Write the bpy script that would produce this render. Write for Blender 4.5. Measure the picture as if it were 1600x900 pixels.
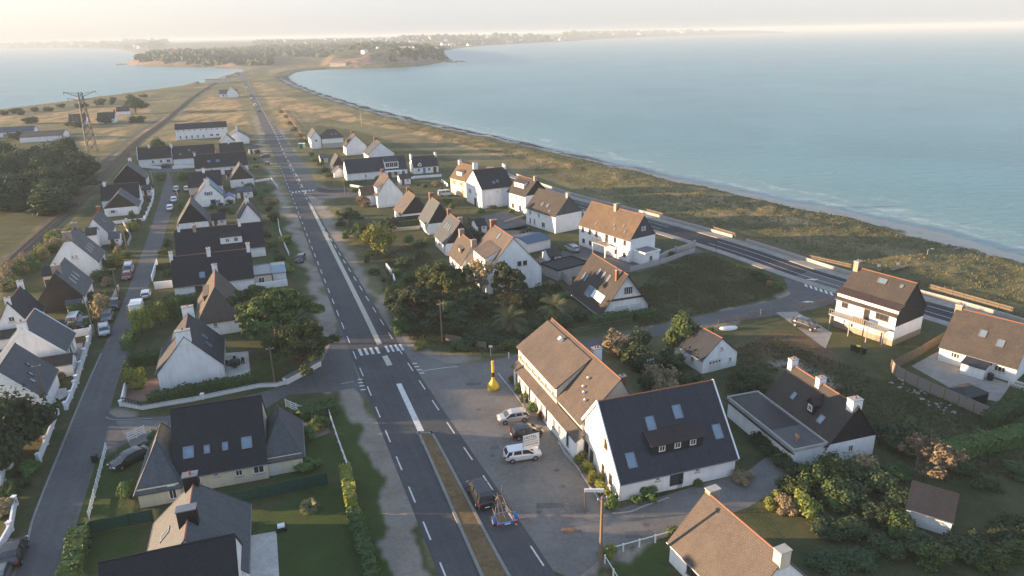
import bpy, bmesh, math, random
import numpy as np
from mathutils import Vector, Matrix, noise
R = math.radians
rnd = random.Random(7)
for o in list(bpy.data.objects): bpy.data.objects.remove(o)
scene = bpy.context.scene
COL = scene.collection

# ---------------------------------------------------------------- camera
F_PX = 1100.0; PITCH = R(19.9); ROLL = 0.0194; CAM_H = 47.0
_f = Vector((0, math.cos(PITCH), -math.sin(PITCH))); _r0 = Vector((1, 0, 0)); _u0 = _r0.cross(_f)
_r = math.cos(ROLL)*_r0 - math.sin(ROLL)*_u0
_u = math.cos(ROLL)*_u0 + math.sin(ROLL)*_r0
_r.normalize(); _u.normalize()
cam_d = bpy.data.cameras.new('camera'); cam = bpy.data.objects.new('camera', cam_d); COL.objects.link(cam)
cam.matrix_world = Matrix(((_r.x, _u.x, -_f.x, 0), (_r.y, _u.y, -_f.y, 0), (_r.z, _u.z, -_f.z, CAM_H), (0, 0, 0, 1)))
cam_d.sensor_width = 36.0; cam_d.lens = 36.0*F_PX/1600.0
cam_d.clip_start = 0.5; cam_d.clip_end = 90000
scene.camera = cam

# ---------------------------------------------------------------- sky, sun, exposure
HAZE = 0.00022
SKY_GAIN = 2.35
SUN_EL = 7.0; SUN_AZ = 272.0          # azimuth clockwise from the +Y axis
world = bpy.data.worlds.new('World'); scene.world = world; world.use_nodes = True
wn = world.node_tree.nodes; wl = world.node_tree.links
bg = wn['Background']; bg.inputs['Strength'].default_value = 0.15
sky = wn.new('ShaderNodeTexSky'); sky.sky_type = 'NISHITA'; sky.sun_disc = False
sky.sun_elevation = R(SUN_EL); sky.sun_rotation = R(SUN_AZ)
sky.altitude = 0; sky.air_density = 1.0; sky.dust_density = .8; sky.ozone_density = 3.0
hs = wn.new('ShaderNodeHueSaturation'); hs.inputs['Saturation'].default_value = .62; wl.new(sky.outputs[0], hs.inputs['Color'])
# hazy evening air: pale band above the horizon, soft blue overhead, a little warmer towards the sun
tc = wn.new('ShaderNodeTexCoord'); sp = wn.new('ShaderNodeSeparateXYZ'); wl.new(tc.outputs['Generated'], sp.inputs[0])
rp = wn.new('ShaderNodeValToRGB'); wl.new(sp.outputs[2], rp.inputs[0]); e = rp.color_ramp.elements
SK = [(0.0, (.56, .555, .575)), (.05, (.62, .62, .645)), (.16, (.62, .67, .75)), (.45, (.42, .57, .82)), (1.0, (.30, .47, .80))]
while len(e) < len(SK): e.new(.5)
for q, (p, c) in zip(e, SK): q.position = p; q.color = (*c, 1)
dt = wn.new('ShaderNodeVectorMath'); dt.operation = 'DOT_PRODUCT'; wl.new(tc.outputs['Generated'], dt.inputs[0]); dt.inputs[1].default_value = (math.sin(R(SUN_AZ)), math.cos(R(SUN_AZ)), .05)
wr = wn.new('ShaderNodeValToRGB'); wl.new(dt.outputs['Value'], wr.inputs[0]); wr.color_ramp.elements[0].position = .15; wr.color_ramp.elements[0].color = (1, 1, 1, 1); wr.color_ramp.elements[1].color = (1.42, 1.24, 1.02, 1)
ml = wn.new('ShaderNodeMix'); ml.data_type = 'RGBA'; ml.blend_type = 'MULTIPLY'; ml.inputs[0].default_value = 1; wl.new(rp.outputs[0], ml.inputs[6]); wl.new(wr.outputs[0], ml.inputs[7])
sc = wn.new('ShaderNodeVectorMath'); sc.operation = 'SCALE'; sc.inputs['Scale'].default_value = SKY_GAIN; wl.new(ml.outputs[2], sc.inputs[0])
mx = wn.new('ShaderNodeMix'); mx.data_type = 'RGBA'; mx.inputs[0].default_value = .82; wl.new(hs.outputs[0], mx.inputs[6]); wl.new(sc.outputs[0], mx.inputs[7])
wl.new(mx.outputs[2], bg.inputs[0])
sun_d = bpy.data.lights.new('sun', 'SUN'); sun_d.energy = 5.0; sun_d.angle = R(0.6); sun_d.color = (1.0, 0.67, 0.39)
sun = bpy.data.objects.new('sun', sun_d); COL.objects.link(sun)
_sd = Vector((math.sin(R(SUN_AZ))*math.cos(R(SUN_EL)), math.cos(R(SUN_AZ))*math.cos(R(SUN_EL)), math.sin(R(SUN_EL))))
sun.rotation_euler = _sd.to_track_quat('Z', 'Y').to_euler()
sun.location = (-60, 20, 80)
scene.view_settings.view_transform = 'Standard'; scene.view_settings.look = 'None'
scene.view_settings.exposure = 1.88; scene.view_settings.gamma = 1.0
scene.view_settings.use_curve_mapping = False
scene.render.engine = 'CYCLES'
scene.cycles.max_bounces = 4; scene.cycles.volume_bounces = 0
scene.cycles.transparent_max_bounces = 4

# ---------------------------------------------------------------- surveying: photograph pixel -> place on the plane z
def at(x, y, z=0.0):
    d = (x-800)*_r - (y-450)*_u + F_PX*_f
    t = (z-CAM_H)/d.z
    return Vector((0, 0, CAM_H)) + t*d
def pts(*xy, z=0.0): return [at(x, y, z).xy for x, y in xy]

# ---------------------------------------------------------------- object helpers
def tag(o, label=None, cat=None, group=None, kind=None):
    if label: o['label'] = label
    if cat: o['category'] = cat
    if group: o['group'] = group
    if kind: o['kind'] = kind
    return o
def empty(name, loc=(0, 0, 0), rz=0.0):
    o = bpy.data.objects.new(name, None); COL.objects.link(o)
    o.location = loc; o.rotation_euler = (0, 0, rz); o.empty_display_size = 0.3
    return o
class MB:
    def __init__(s): s.v = []; s.f = []; s.uv = []
    def poly(s, P, uv=None):
        n = len(s.v); s.v += [tuple(p) for p in P]; s.f.append(tuple(range(n, n+len(P)))); s.uv.append(uv); return s
    def box(s, x0, x1, y0, y1, z0, z1):
        n = len(s.v)
        s.v += [(x0,y0,z0),(x1,y0,z0),(x1,y1,z0),(x0,y1,z0),(x0,y0,z1),(x1,y0,z1),(x1,y1,z1),(x0,y1,z1)]
        for f in ((0,3,2,1),(4,5,6,7),(0,1,5,4),(1,2,6,5),(2,3,7,6),(3,0,4,7)):
            s.f.append(tuple(n+i for i in f)); s.uv.append(None)
        return s
    def obox(s, c, ax, ay, az):
        n = len(s.v); c = Vector(c); ax = Vector(ax); ay = Vector(ay); az = Vector(az)
        for k in (-1, 1):
            for i, j in ((-1,-1),(1,-1),(1,1),(-1,1)): s.v.append(tuple(c+i*ax+j*ay+k*az))
        for f in ((0,3,2,1),(4,5,6,7),(0,1,5,4),(1,2,6,5),(2,3,7,6),(3,0,4,7)):
            s.f.append(tuple(n+i for i in f)); s.uv.append(None)
        return s
    def bar(s, p, q, w, h=None):
        p = Vector(p); q = Vector(q); d = q-p; h = h or w
        side = d.cross(Vector((0, 0, 1)))
        if side.length < 1e-6: side = Vector((1, 0, 0))
        side.normalize(); up = side.cross(d).normalized()
        return s.obox((p+q)/2, d/2, side*w/2, up*h/2)
    def prism(s, P, z0, z1):
        n = len(s.v); k = len(P)
        s.v += [(p[0], p[1], z0) for p in P] + [(p[0], p[1], z1) for p in P]
        s.f.append(tuple(n+i for i in reversed(range(k)))); s.f.append(tuple(n+k+i for i in range(k))); s.uv += [None, None]
        for i in range(k):
            j = (i+1) % k; s.f.append((n+i, n+j, n+k+j, n+k+i)); s.uv.append(None)
        return s
    def tube(s, path, rad, seg=8, cap=True):
        rings = []
        for i, p in enumerate(path):
            p = Vector(p)
            d = (Vector(path[min(i+1, len(path)-1)]) - Vector(path[max(i-1, 0)])).normalized()
            a = d.cross(Vector((0, 0, 1)))
            if a.length < 1e-3: a = Vector((1, 0, 0))
            a.normalize(); b = d.cross(a)
            r_ = rad[i] if hasattr(rad, '__len__') else rad
            n = len(s.v); rings.append(n)
            for k in range(seg):
                t = 2*math.pi*k/seg; s.v.append(tuple(p+a*(r_*math.cos(t))+b*(r_*math.sin(t))))
        for n, m in zip(rings, rings[1:]):
            for k in range(seg):
                j = (k+1) % seg; s.f.append((n+k, n+j, m+j, m+k)); s.uv.append(None)
        if cap:
            s.f.append(tuple(rings[0]+k for k in reversed(range(seg)))); s.f.append(tuple(rings[-1]+k for k in range(seg))); s.uv += [None, None]
        return s
    def lathe(s, prof, c=(0, 0, 0), seg=16):
        return s.tube([(c[0], c[1], c[2]+z) for r_, z in prof], [max(r_, .001) for r_, z in prof], seg)
    def build(s, name, mat, parent=None, smooth=False, fix=True, bevel=0):
        me = bpy.data.meshes.new(name); me.from_pydata(s.v, [], s.f)
        if any(u is not None for u in s.uv):
            L = me.uv_layers.new(name='UVMap'); i = 0
            for f, u in zip(s.f, s.uv):
                for k in range(len(f)):
                    if u is not None: L.data[i].uv = u[k]
                    i += 1
        if fix or bevel:
            b = bmesh.new(); b.from_mesh(me)
            if fix: bmesh.ops.recalc_face_normals(b, faces=b.faces)
            if bevel: bmesh.ops.bevel(b, geom=b.edges, offset=bevel, segments=1, affect='EDGES')
            b.to_mesh(me); b.free()
        if smooth: me.polygons.foreach_set('use_smooth', [True]*len(me.polygons))
        if mat: me.materials.append(mat)
        o = bpy.data.objects.new(name, me); COL.objects.link(o)
        if parent: o.parent = parent
        return o
def copy_tree(o, kids=None, parent=None):
    c = o.copy(); COL.objects.link(c)
    if parent: c.parent = parent
    for ch in (kids or KIDS).get(o, []): copy_tree(ch, kids, c)
    return c
KIDS = {}
def snapshot(root):
    for ch in COL.objects:
        if ch.parent: KIDS.setdefault(ch.parent, [])
    def rec(o):
        KIDS[o] = [c for c in COL.objects if c.parent == o]
        for c in KIDS[o]: rec(c)
    KIDS.clear(); rec(root)
# ---------------------------------------------------------------- procedural materials
class NT:
    def __init__(s, name):
        s.m = bpy.data.materials.new(name); s.m.use_nodes = True
        s.n = s.m.node_tree.nodes; s.l = s.m.node_tree.links; s.b = s.n['Principled BSDF']; s.out = s.n['Material Output']
        s._tc = None
    def new(s, t, **k):
        q = s.n.new(t)
        for a, b in k.items(): setattr(q, a, b)
        return q
    def link(s, a, b): s.l.new(a, b)
    def tc(s, w='Object'):
        if not s._tc: s._tc = s.new('ShaderNodeTexCoord')
        return s._tc.outputs[w]
    def pos(s): return s.new('ShaderNodeNewGeometry').outputs['Position']
    def scale(s, vec, sc):
        q = s.new('ShaderNodeVectorMath', operation='MULTIPLY'); s.link(vec, q.inputs[0]); q.inputs[1].default_value = sc; return q.outputs[0]
    def noise(s, vec, scale, detail=4, rough=.6, dist=0):
        q = s.new('ShaderNodeTexNoise'); s.link(vec, q.inputs['Vector']); q.inputs['Scale'].default_value = scale
        q.inputs['Detail'].default_value = detail; q.inputs['Roughness'].default_value = rough; q.inputs['Distortion'].default_value = dist
        return q.outputs[0]
    def ramp(s, fac, *st):
        q = s.new('ShaderNodeValToRGB'); s.link(fac, q.inputs[0]); e = q.color_ramp.elements
        while len(e) < len(st): e.new(.5)
        for i, (p, c) in enumerate(st):
            e[i].position = p; e[i].color = (*c, 1) if hasattr(c, '__len__') else (c, c, c, 1)
        return q.outputs[0]
    def mix(s, fac, a, b, mode='MIX'):
        q = s.new('ShaderNodeMix', data_type='RGBA', blend_type=mode)
        for inp, v in ((q.inputs[0], fac), (q.inputs[6], a), (q.inputs[7], b)):
            if isinstance(v, (int, float)): inp.default_value = v
            elif isinstance(v, tuple): inp.default_value = (*v, 1)
            else: s.link(v, inp)
        return q.outputs[2]
    def math(s, op, a, b=0.0):
        q = s.new('ShaderNodeMath', operation=op)
        for inp, v in ((q.inputs[0], a), (q.inputs[1], b)):
            if isinstance(v, (int, float)): inp.default_value = v
            else: s.link(v, inp)
        return q.outputs[0]
    def rnd(s): return s.new('ShaderNodeObjectInfo').outputs['Random']
    def attr(s, name): return s.new('ShaderNodeAttribute', attribute_name=name).outputs['Fac']
    def set(s, col=None, rough=None, spec=None, metal=None, bump=None, bd=.05, bs=1.0):
        if col is not None:
            if isinstance(col, tuple): s.b.inputs['Base Color'].default_value = (*col, 1)
            else: s.link(col, s.b.inputs['Base Color'])
        if rough is not None:
            if isinstance(rough, (int, float)): s.b.inputs['Roughness'].default_value = rough
            else: s.link(rough, s.b.inputs['Roughness'])
        if spec is not None: s.b.inputs['Specular IOR Level'].default_value = spec
        if metal is not None: s.b.inputs['Metallic'].default_value = metal
        if bump is not None:
            q = s.new('ShaderNodeBump'); s.link(bump, q.inputs['Height']); q.inputs['Distance'].default_value = bd; q.inputs['Strength'].default_value = bs
            s.link(q.outputs[0], s.b.inputs['Normal'])
        return s.m
def mul(c, k): return tuple(x*k for x in c)
def plain(name, c, rough=.6, var=.12, scale=3.0, spec=.4, metal=0.0, bump=0):
    t = NT(name); nz = t.noise(t.tc(), scale, 5, .65)
    col = t.mix(nz, mul(c, 1-var*1.6), tuple(min(1, x*(1+var)) for x in c))
    return t.set(col, rough, spec, metal, nz if bump else None, bump or .01)
def render_wall(name, c, dirt=(.30, .28, .25), amt=.24):
    t = NT(name); P = t.pos()
    n1 = t.noise(P, .55, 5, .65); n2 = t.noise(t.scale(P, (2.2, 2.2, .25)), 1.0, 4, .6); n3 = t.noise(P, 14, 2)
    sep = t.new('ShaderNodeSeparateXYZ'); t.link(P, sep.inputs[0])
    low = t.ramp(sep.outputs[2], (0.0, 1.0), (.9, 0.0))
    st = t.math('MULTIPLY', t.ramp(n2, (.48, 0.0), (.78, 1.0)), amt)
    col = t.mix(t.ramp(n1, (.3, 0.0), (.75, 1.0)), mul(c, .86), c)
    col = t.mix(st, col, dirt)
    col = t.mix(t.math('MULTIPLY', low, .22), col, dirt)
    return t.set(col, .85, .25, bump=n3, bd=.015)
def slate(name, c, lich, amt, cap=.22, rough=.55, cw=.28, ch=.2):
    """courses of slates from the roof's own uv (metres along the eave, metres up the slope), lichen in patches"""
    t = NT(name); uv = t.tc('UV')
    br = t.new('ShaderNodeTexBrick'); t.link(uv, br.inputs['Vector']); br.inputs['Scale'].default_value = 1
    br.inputs['Brick Width'].default_value = cw; br.inputs['Row Height'].default_value = ch; br.inputs['Mortar Size'].default_value = .018
    br.inputs['Color1'].default_value = (*mul(c, .78), 1); br.inputs['Color2'].default_value = (*mul(c, 1.2), 1); br.inputs['Mortar'].default_value = (*mul(c, .5), 1)
    P = t.tc('Object'); r_ = t.rnd()
    n1 = t.noise(P, .45, 6, .7); n2 = t.noise(P, 3.5, 5, .75); n4 = t.noise(t.scale(uv, (1.6, .16, 1)), 1.0, 4, .6)
    f = t.math('MULTIPLY', t.ramp(n1, (.32, 0.0), (.68, 1.0)), t.ramp(n2, (.36, .25), (.62, 1.0)))
    f = t.math('MULTIPLY', f, amt)
    col = t.mix(t.math('MINIMUM', f, 1.0), br.outputs[0], lich)
    col = t.mix(t.ramp(n4, (.35, 0.0), (.8, .55)), col, mul(c, 1.55))
    col = t.mix(t.ramp(n2, (.62, 0.0), (.8, .35)), col, mul(lich, .35))
    q = t.new('ShaderNodeHueSaturation'); t.link(col, q.inputs['Color'])
    t.link(t.math('ADD', t.math('MULTIPLY', r_, .35), .82), q.inputs['Value'])
    h = t.math('ADD', t.math('MULTIPLY', br.outputs['Fac'], -1.0), t.math('MULTIPLY', n2, .8))
    return t.set(q.outputs[0], t.ramp(n2, (.3, rough-.05), (.7, rough+.25)), .3, bump=h, bd=.03)
def foliage(name, dark, mid, light, dry=None):
    t = NT(name); P = t.tc('Object'); n1 = t.noise(P, 2.6, 3, .6); n2 = t.noise(P, 9.0, 2, .6)
    dark, mid, light = mul(dark, 1.6), mul(mid, 1.75), mul(light, 1.75)
    col = t.mix(t.ramp(n1, (.3, 0.0), (.7, 1.0)), dark, mid)
    col = t.mix(t.ramp(n2, (.5, 0.0), (.75, .8)), col, light)
    if dry: col = t.mix(t.ramp(t.noise(P, .5, 3), (.5, 0.0), (.66, .8)), col, dry)
    q = t.new('ShaderNodeHueSaturation'); t.link(col, q.inputs['Color'])
    t.link(t.math('ADD', t.math('MULTIPLY', t.rnd(), .5), .75), q.inputs['Value'])
    t.link(t.math('ADD', t.math('MULTIPLY', t.rnd(), .04), .48), q.inputs['Hue'])
    t.set(q.outputs[0], .75, .2)
    tr = t.new('ShaderNodeBsdfTranslucent'); t.link(q.outputs[0], tr.inputs[0])
    ms = t.new('ShaderNodeMixShader'); ms.inputs[0].default_value = .18
    t.link(t.b.outputs[0], ms.inputs[1]); t.link(tr.outputs[0], ms.inputs[2]); t.link(ms.outputs[0], t.out.inputs[0])
    return t.m
def asphalt(name, c, warm, wear=.5, scale=1.0, patch=.3):
    t = NT(name); P = t.pos()
    n1 = t.noise(P, .12*scale, 6, .62, .6); n2 = t.noise(P, 2.5, 4, .7); n3 = t.noise(P, 30, 2, .7)
    q = t.new('ShaderNodeVectorRotate'); q.rotation_type = 'Z_AXIS'; t.link(P, q.inputs['Vector']); q.inputs['Angle'].default_value = R(-21)
    n4 = t.noise(t.scale(q.outputs[0], (1.3, .03, 1)), 1.0, 4, .6)
    col = t.mix(t.ramp(n1, (.3, 0.0), (.72, 1.0)), mul(c, .74), mul(c, 1.24))
    col = t.mix(t.math('MULTIPLY', t.ramp(n2, (.45, 0.0), (.75, 1.0)), patch), col, warm)
    col = t.mix(t.math('MULTIPLY', t.ramp(n4, (.42, 0.0), (.7, 1.0)), wear), col, mul(c, 1.45))
    col = t.mix(t.ramp(n3, (.35, .35), (.6, 0.0)), col, mul(c, .6))
    n5 = t.noise(P, .55, 5, .72, 1.2); col = t.mix(t.ramp(n5, (.475, 0.0), (.5, .45), (.525, 0.0)), col, mul(c, .45))
    return t.set(col, .85, .25, bump=n3, bd=.01)

M = {}
M['white'] = render_wall('white_render', (.85, .86, .86))
M['cream'] = render_wall('cream_render', (.72, .66, .50))
M['sand_wall'] = render_wall('sand_render', (.66, .58, .46))
M['grey_wall'] = render_wall('grey_render', (.40, .38, .36))
M['stone'] = render_wall('stone_wall', (.33, .28, .22), (.15, .13, .11), .7)
M['concrete'] = render_wall('concrete', (.42, .40, .37), (.2, .18, .15), .5)
M['slate'] = slate('slate_blue', (.024, .029, .040), (.08, .075, .065), .2)
M['slate_black'] = slate('slate_black', (.015, .016, .021), (.045, .042, .04), .2)
M['slate_grey'] = slate('slate_grey', (.062, .075, .088), (.13, .12, .095), .4)
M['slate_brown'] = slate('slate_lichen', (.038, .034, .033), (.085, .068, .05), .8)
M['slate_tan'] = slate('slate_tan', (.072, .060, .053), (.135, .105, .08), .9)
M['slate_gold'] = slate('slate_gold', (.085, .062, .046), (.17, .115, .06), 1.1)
M['shingle_dark'] = slate('dark_shingle', (.035, .024, .024), (.07, .05, .04), .4)
M['cladding'] = slate('slate_cladding', (.050, .052, .062), (.08, .07, .06), .3)
M['ridge'] = plain('terracotta', (.25, .105, .06), .8, .3, 4)
M['zinc'] = plain('zinc', (.20, .21, .23), .45, .2, 1.5, .5, .5)
M['brick'] = plain('brick', (.26, .11, .07), .85, .3, 9, .2)
M['frame'] = plain('white_joinery', (.75, .75, .73), .5, .08)
M['frame_brown'] = plain('brown_joinery', (.09, .05, .03), .5, .2)
M['shut_blue'] = plain('blue_paint', (.07, .20, .40), .5, .15)
M['shut_white'] = plain('white_shutter', (.62, .62, .60), .5, .1)
M['glass'] = plain('window_glass', (.035, .042, .05), .06, .2, .8, .9)
t = NT('skylight_glass'); M['skyglass'] = t.set(t.mix(t.noise(t.pos(), 1.2, 2), (.10, .17, .22), (.22, .30, .36)), .12, .8, .35)
M['wood'] = plain('weathered_wood', (.22, .16, .11), .85, .35, 6, .2)
M['wood_pale'] = plain('pale_wood', (.21, .165, .12), .85, .3, 6, .2)
M['wood_grey'] = plain('grey_wood', (.24, .22, .20), .9, .3, 5, .2)
M['panel_green'] = plain('green_mesh', (.012, .06, .045), .6, .3, 2)
M['metal'] = plain('galvanised_steel', (.32, .33, .34), .4, .2, 4, .5, .7)
M['rusty'] = plain('rust_steel', (.20, .12, .08), .7, .35, 5, .4, .3)
M['pylon'] = plain('pylon_steel', (.09, .09, .09), .6, .2, 1)
M['black'] = plain('black_plastic', (.018, .018, .02), .5, .2)
M['rubber'] = plain('tyre_rubber', (.015, .015, .015), .8, .2)
M['yellow'] = plain('yellow_paint', (.62, .44, .03), .45, .25, 2.5)
M['yellow_lid'] = plain('yellow_plastic', (.62, .55, .03), .4, .1)
M['blue_paint'] = plain('blue_fender', (.03, .14, .36), .4, .2)
M['blue_roof'] = plain('blue_sheet', (.03, .075, .13), .45, .2, 1.0)
M['tarp_teal'] = plain('teal_tarpaulin', (.05, .22, .20), .45, .25, 1.5)
M['tarp_blue'] = plain('blue_tarpaulin', (.03, .09, .36), .4, .25, 1.5)
M['red'] = plain('red_plastic', (.30, .03, .02), .5, .2)
M['orange'] = plain('orange_wood', (.55, .25, .08), .7, .2)
M['sign_white'] = plain('sign_white', (.75, .75, .72), .4, .05)
M['ink'] = plain('sign_ink', (.03, .05, .18), .5, .05)
M['bark'] = plain('bark', (.13, .075, .048), .95, .4, 8, .1)
M['bark_pale'] = plain('pale_bark', (.20, .15, .11), .95, .3, 8, .1)
M['paint'] = plain('road_paint', (.62, .61, .58), .7, .35, 2.0, .3)
M['paint_cream'] = plain('cream_paving', (.50, .46, .37), .8, .3, 2.0, .2)
M['asphalt'] = asphalt('asphalt_road', (.074, .075, .077), (.105, .10, .092), .45)
M['asphalt_new'] = asphalt('asphalt_new', (.034, .035, .042), (.05, .05, .05), .2)
M['asphalt_old'] = asphalt('asphalt_old', (.105, .105, .105), (.13, .12, .105), .4, 1.5)
M['carpark'] = asphalt('asphalt_worn', (.16, .155, .145), (.24, .21, .17), .15, 2.0, .6)
M['paving'] = asphalt('concrete_paving', (.30, .28, .25), (.22, .20, .17), .1, 4)
M['paving_pale'] = asphalt('pale_paving', (.50, .47, .42), (.36, .32, .27), .1, 4)
M['gravel'] = asphalt('gravel_dirt', (.17, .145, .115), (.24, .19, .14), .2, 3, .7)
M['pink_gravel'] = asphalt('pink_gravel', (.19, .12, .09), (.24, .16, .12), .1, 4, .7)
M['soil'] = asphalt('straw_mulch', (.17, .115, .055), (.085, .055, .028), .2, 6, .9)
M['ballast'] = asphalt('rail_ballast', (.085, .075, .062), (.13, .105, .08), .2, 3, .7)
M['kerb'] = plain('kerb_stone', (.22, .215, .20), .85, .25, 2)
M['f_cypress'] = foliage('cypress_foliage', (.018, .034, .012), (.048, .070, .020), (.105, .120, .034))
M['f_dark'] = foliage('dark_foliage', (.018, .030, .014), (.034, .050, .022), (.060, .075, .030))
M['f_green'] = foliage('green_foliage', (.030, .055, .018), (.060, .095, .026), (.110, .145, .040))
M['f_yellow'] = foliage('yellow_green_foliage', (.060, .085, .018), (.140, .150, .030), (.23, .21, .05))
M['f_dry'] = foliage('dry_foliage', (.10, .078, .045), (.17, .13, .075), (.24, .19, .11))
M['f_hedge'] = foliage('hedge_foliage', (.022, .042, .014), (.042, .072, .022), (.075, .105, .035))
M['f_red'] = foliage('flower_foliage', (.05, .05, .02), (.16, .06, .03), (.35, .10, .04))
M['f_palm'] = foliage('palm_foliage', (.05, .065, .028), (.10, .11, .05), (.17, .15, .075))
M['f_grass'] = foliage('dune_grass_blades', (.075, .080, .036), (.115, .115, .052), (.15, .14, .068), (.15, .13, .065))
M['f_weed'] = foliage('weed_blades', (.040, .050, .021), (.074, .080, .036), (.12, .11, .055), (.14, .11, .06))
CARP = {}
def carpaint(name, c, metal=.3):
    t = NT('car_paint_'+name); t.set(t.mix(t.noise(t.tc(), 2), mul(c, .92), c), .28, .6, metal)
    t.b.inputs['Coat Weight'].default_value = .6; t.b.inputs['Coat Roughness'].default_value = .08
    CARP[name] = t.m
for n, c in dict(white=(.72,.72,.72), silver=(.42,.43,.44), black=(.012,.012,.015), dark=(.03,.035,.045), grey=(.13,.14,.15), blue=(.04,.07,.14), red=(.22,.04,.03), brown=(.05,.035,.03)).items(): carpaint(n, c)
t = NT('headlight'); M['lamp'] = t.set((.6, .62, .64), .1, .8, .3)
t = NT('tail_lamp'); M['tail'] = t.set((.35, .015, .01), .2, .7)

# ground: one sheet, zones carried by attributes whose edges wander
t = NT('ground'); P = t.pos()
n_big = t.noise(P, .018, 5, .6, .5); n_mid = t.noise(P, .22, 6, .7, .4); n_fine = t.noise(P, 2.2, 5, .75); n_tiny = t.noise(P, 11, 3, .8)
dune = t.mix(t.ramp(n_mid, (.38, 0.0), (.62, 1.0)), (.115, .125, .055), (.21, .18, .09))
dune = t.mix(t.ramp(n_big, (.42, 0.0), (.6, .75)), dune, (.075, .078, .036))
dune = t.mix(t.ramp(n_fine, (.4, 0.0), (.62, .5)), dune, (.075, .080, .038))
n_st2 = t.noise(t.scale(P, (.05, .018, 1)), 1.0, 5, .65, .8); dune = t.mix(t.ramp(n_st2, (.5, 0.0), (.66, .7)), dune, (.30, .22, .12))
dune = t.mix(t.ramp(n_tiny, (.55, 0.0), (.75, .5)), dune, (.26, .20, .11))
gold = t.mix(t.ramp(n_mid, (.4, 0.0), (.6, 1.0)), (.52, .34, .16), (.30, .22, .11))  # dry far fields, the low sun's orange on them put into the colour
gold = t.mix(t.ramp(n_fine, (.45, 0.0), (.65, .6)), gold, (.13, .11, .055))
n_str = t.noise(t.scale(P, (.10, .035, 1)), 1.0, 5, .65, .5); gold = t.mix(t.ramp(n_str, (.42, 0.0), (.58, .85)), gold, (.11, .105, .05))
c = t.mix(t.attr('gold'), dune, gold)
rough_g = t.mix(t.ramp(n_mid, (.38, 0.0), (.62, 1.0)), (.042, .056, .022), (.085, .088, .038))
rough_g = t.mix(t.ramp(n_fine, (.5, 0.0), (.7, .8)), rough_g, (.11, .085, .045))
rough_g = t.mix(t.ramp(n_tiny, (.5, 0.0), (.7, .5)), rough_g, (.09, .10, .04))
c = t.mix(t.attr('rough'), c, rough_g)
lawn = t.mix(t.ramp(n_mid, (.35, 0.0), (.65, 1.0)), (.042, .070, .019), (.068, .098, .028))
lawn = t.mix(t.ramp(n_fine, (.5, 0.0), (.75, .6)), lawn, (.10, .105, .035))
lawn = t.mix(t.ramp(n_tiny, (.4, .4), (.6, 0.0)), lawn, (.022, .045, .010))
c = t.mix(t.attr('lawn'), c, lawn)
brown = t.mix(t.ramp(n_fine, (.35, 0.0), (.65, 1.0)), (.07, .05, .03), (.17, .11, .06))
c = t.mix(t.attr('brown'), c, brown)
dirt = t.mix(t.ramp(n_mid, (.35, 0.0), (.65, 1.0)), (.21, .185, .155), (.31, .275, .225))
dirt = t.mix(t.ramp(n_fine, (.5, 0.0), (.72, .7)), dirt, (.15, .125, .10))
dirt = t.mix(t.ramp(n_tiny, (.5, 0.0), (.7, .5)), dirt, (.30, .27, .22))
c = t.mix(t.attr('dirt'), c, dirt)
sand = t.mix(t.ramp(n_mid, (.3, 0.0), (.7, 1.0)), (.46, .41, .33), (.56, .49, .40))
c = t.mix(t.attr('sand'), c, sand)
c = t.mix(t.attr('wet'), c, t.mix(t.ramp(n_fine, (.4, 0.0), (.65, 1.0)), (.055, .050, .045), (.12, .105, .09)))
cliff = t.mix(t.ramp(t.noise(t.scale(P, (1, 1, 3)), .12, 6, .75), (.38, 0.0), (.62, 1.0)), (.10, .085, .075), (.34, .22, .165))
c = t.mix(t.attr('cliff'), c, cliff)
town = t.mix(t.ramp(t.noise(P, .02, 6, .7), (.4, 0.0), (.62, 1.0)), (.035, .045, .022), (.16, .13, .08))
c = t.mix(t.attr('town'), c, town)
M['ground'] = t.set(c, .95, .15, bump=t.math('ADD', n_fine, t.math('MULTIPLY', n_tiny, .4)), bd=.22, bs=.9)
# sea
t = NT('sea'); P = t.pos()
w1 = t.noise(t.scale(P, (.30, .9, 1)), .35, 6, .62, .6); w2 = t.noise(P, .012, 4, .55, .8); w3 = t.noise(t.scale(P, (.4, 1.0, 1)), 2.2, 3, .7)
c = t.mix(t.ramp(w2, (.35, 0.0), (.65, 1.0)), (.048, .175, .205), (.072, .225, .252))
c = t.mix(t.attr('shallow'), c, (.15, .27, .26))
foamn = t.noise(t.scale(P, (1, 1, 1)), .28, 6, .75, 1.0)
c = t.mix(t.math('MULTIPLY', t.attr('foam'), t.ramp(foamn, (.42, 0.0), (.54, 1.0))), c, (.62, .66, .66))
M['sea'] = t.set(c, .28, .3, bump=t.math('ADD', w1, t.math('MULTIPLY', w3, .25)), bd=1.0, bs=1.0)
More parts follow.
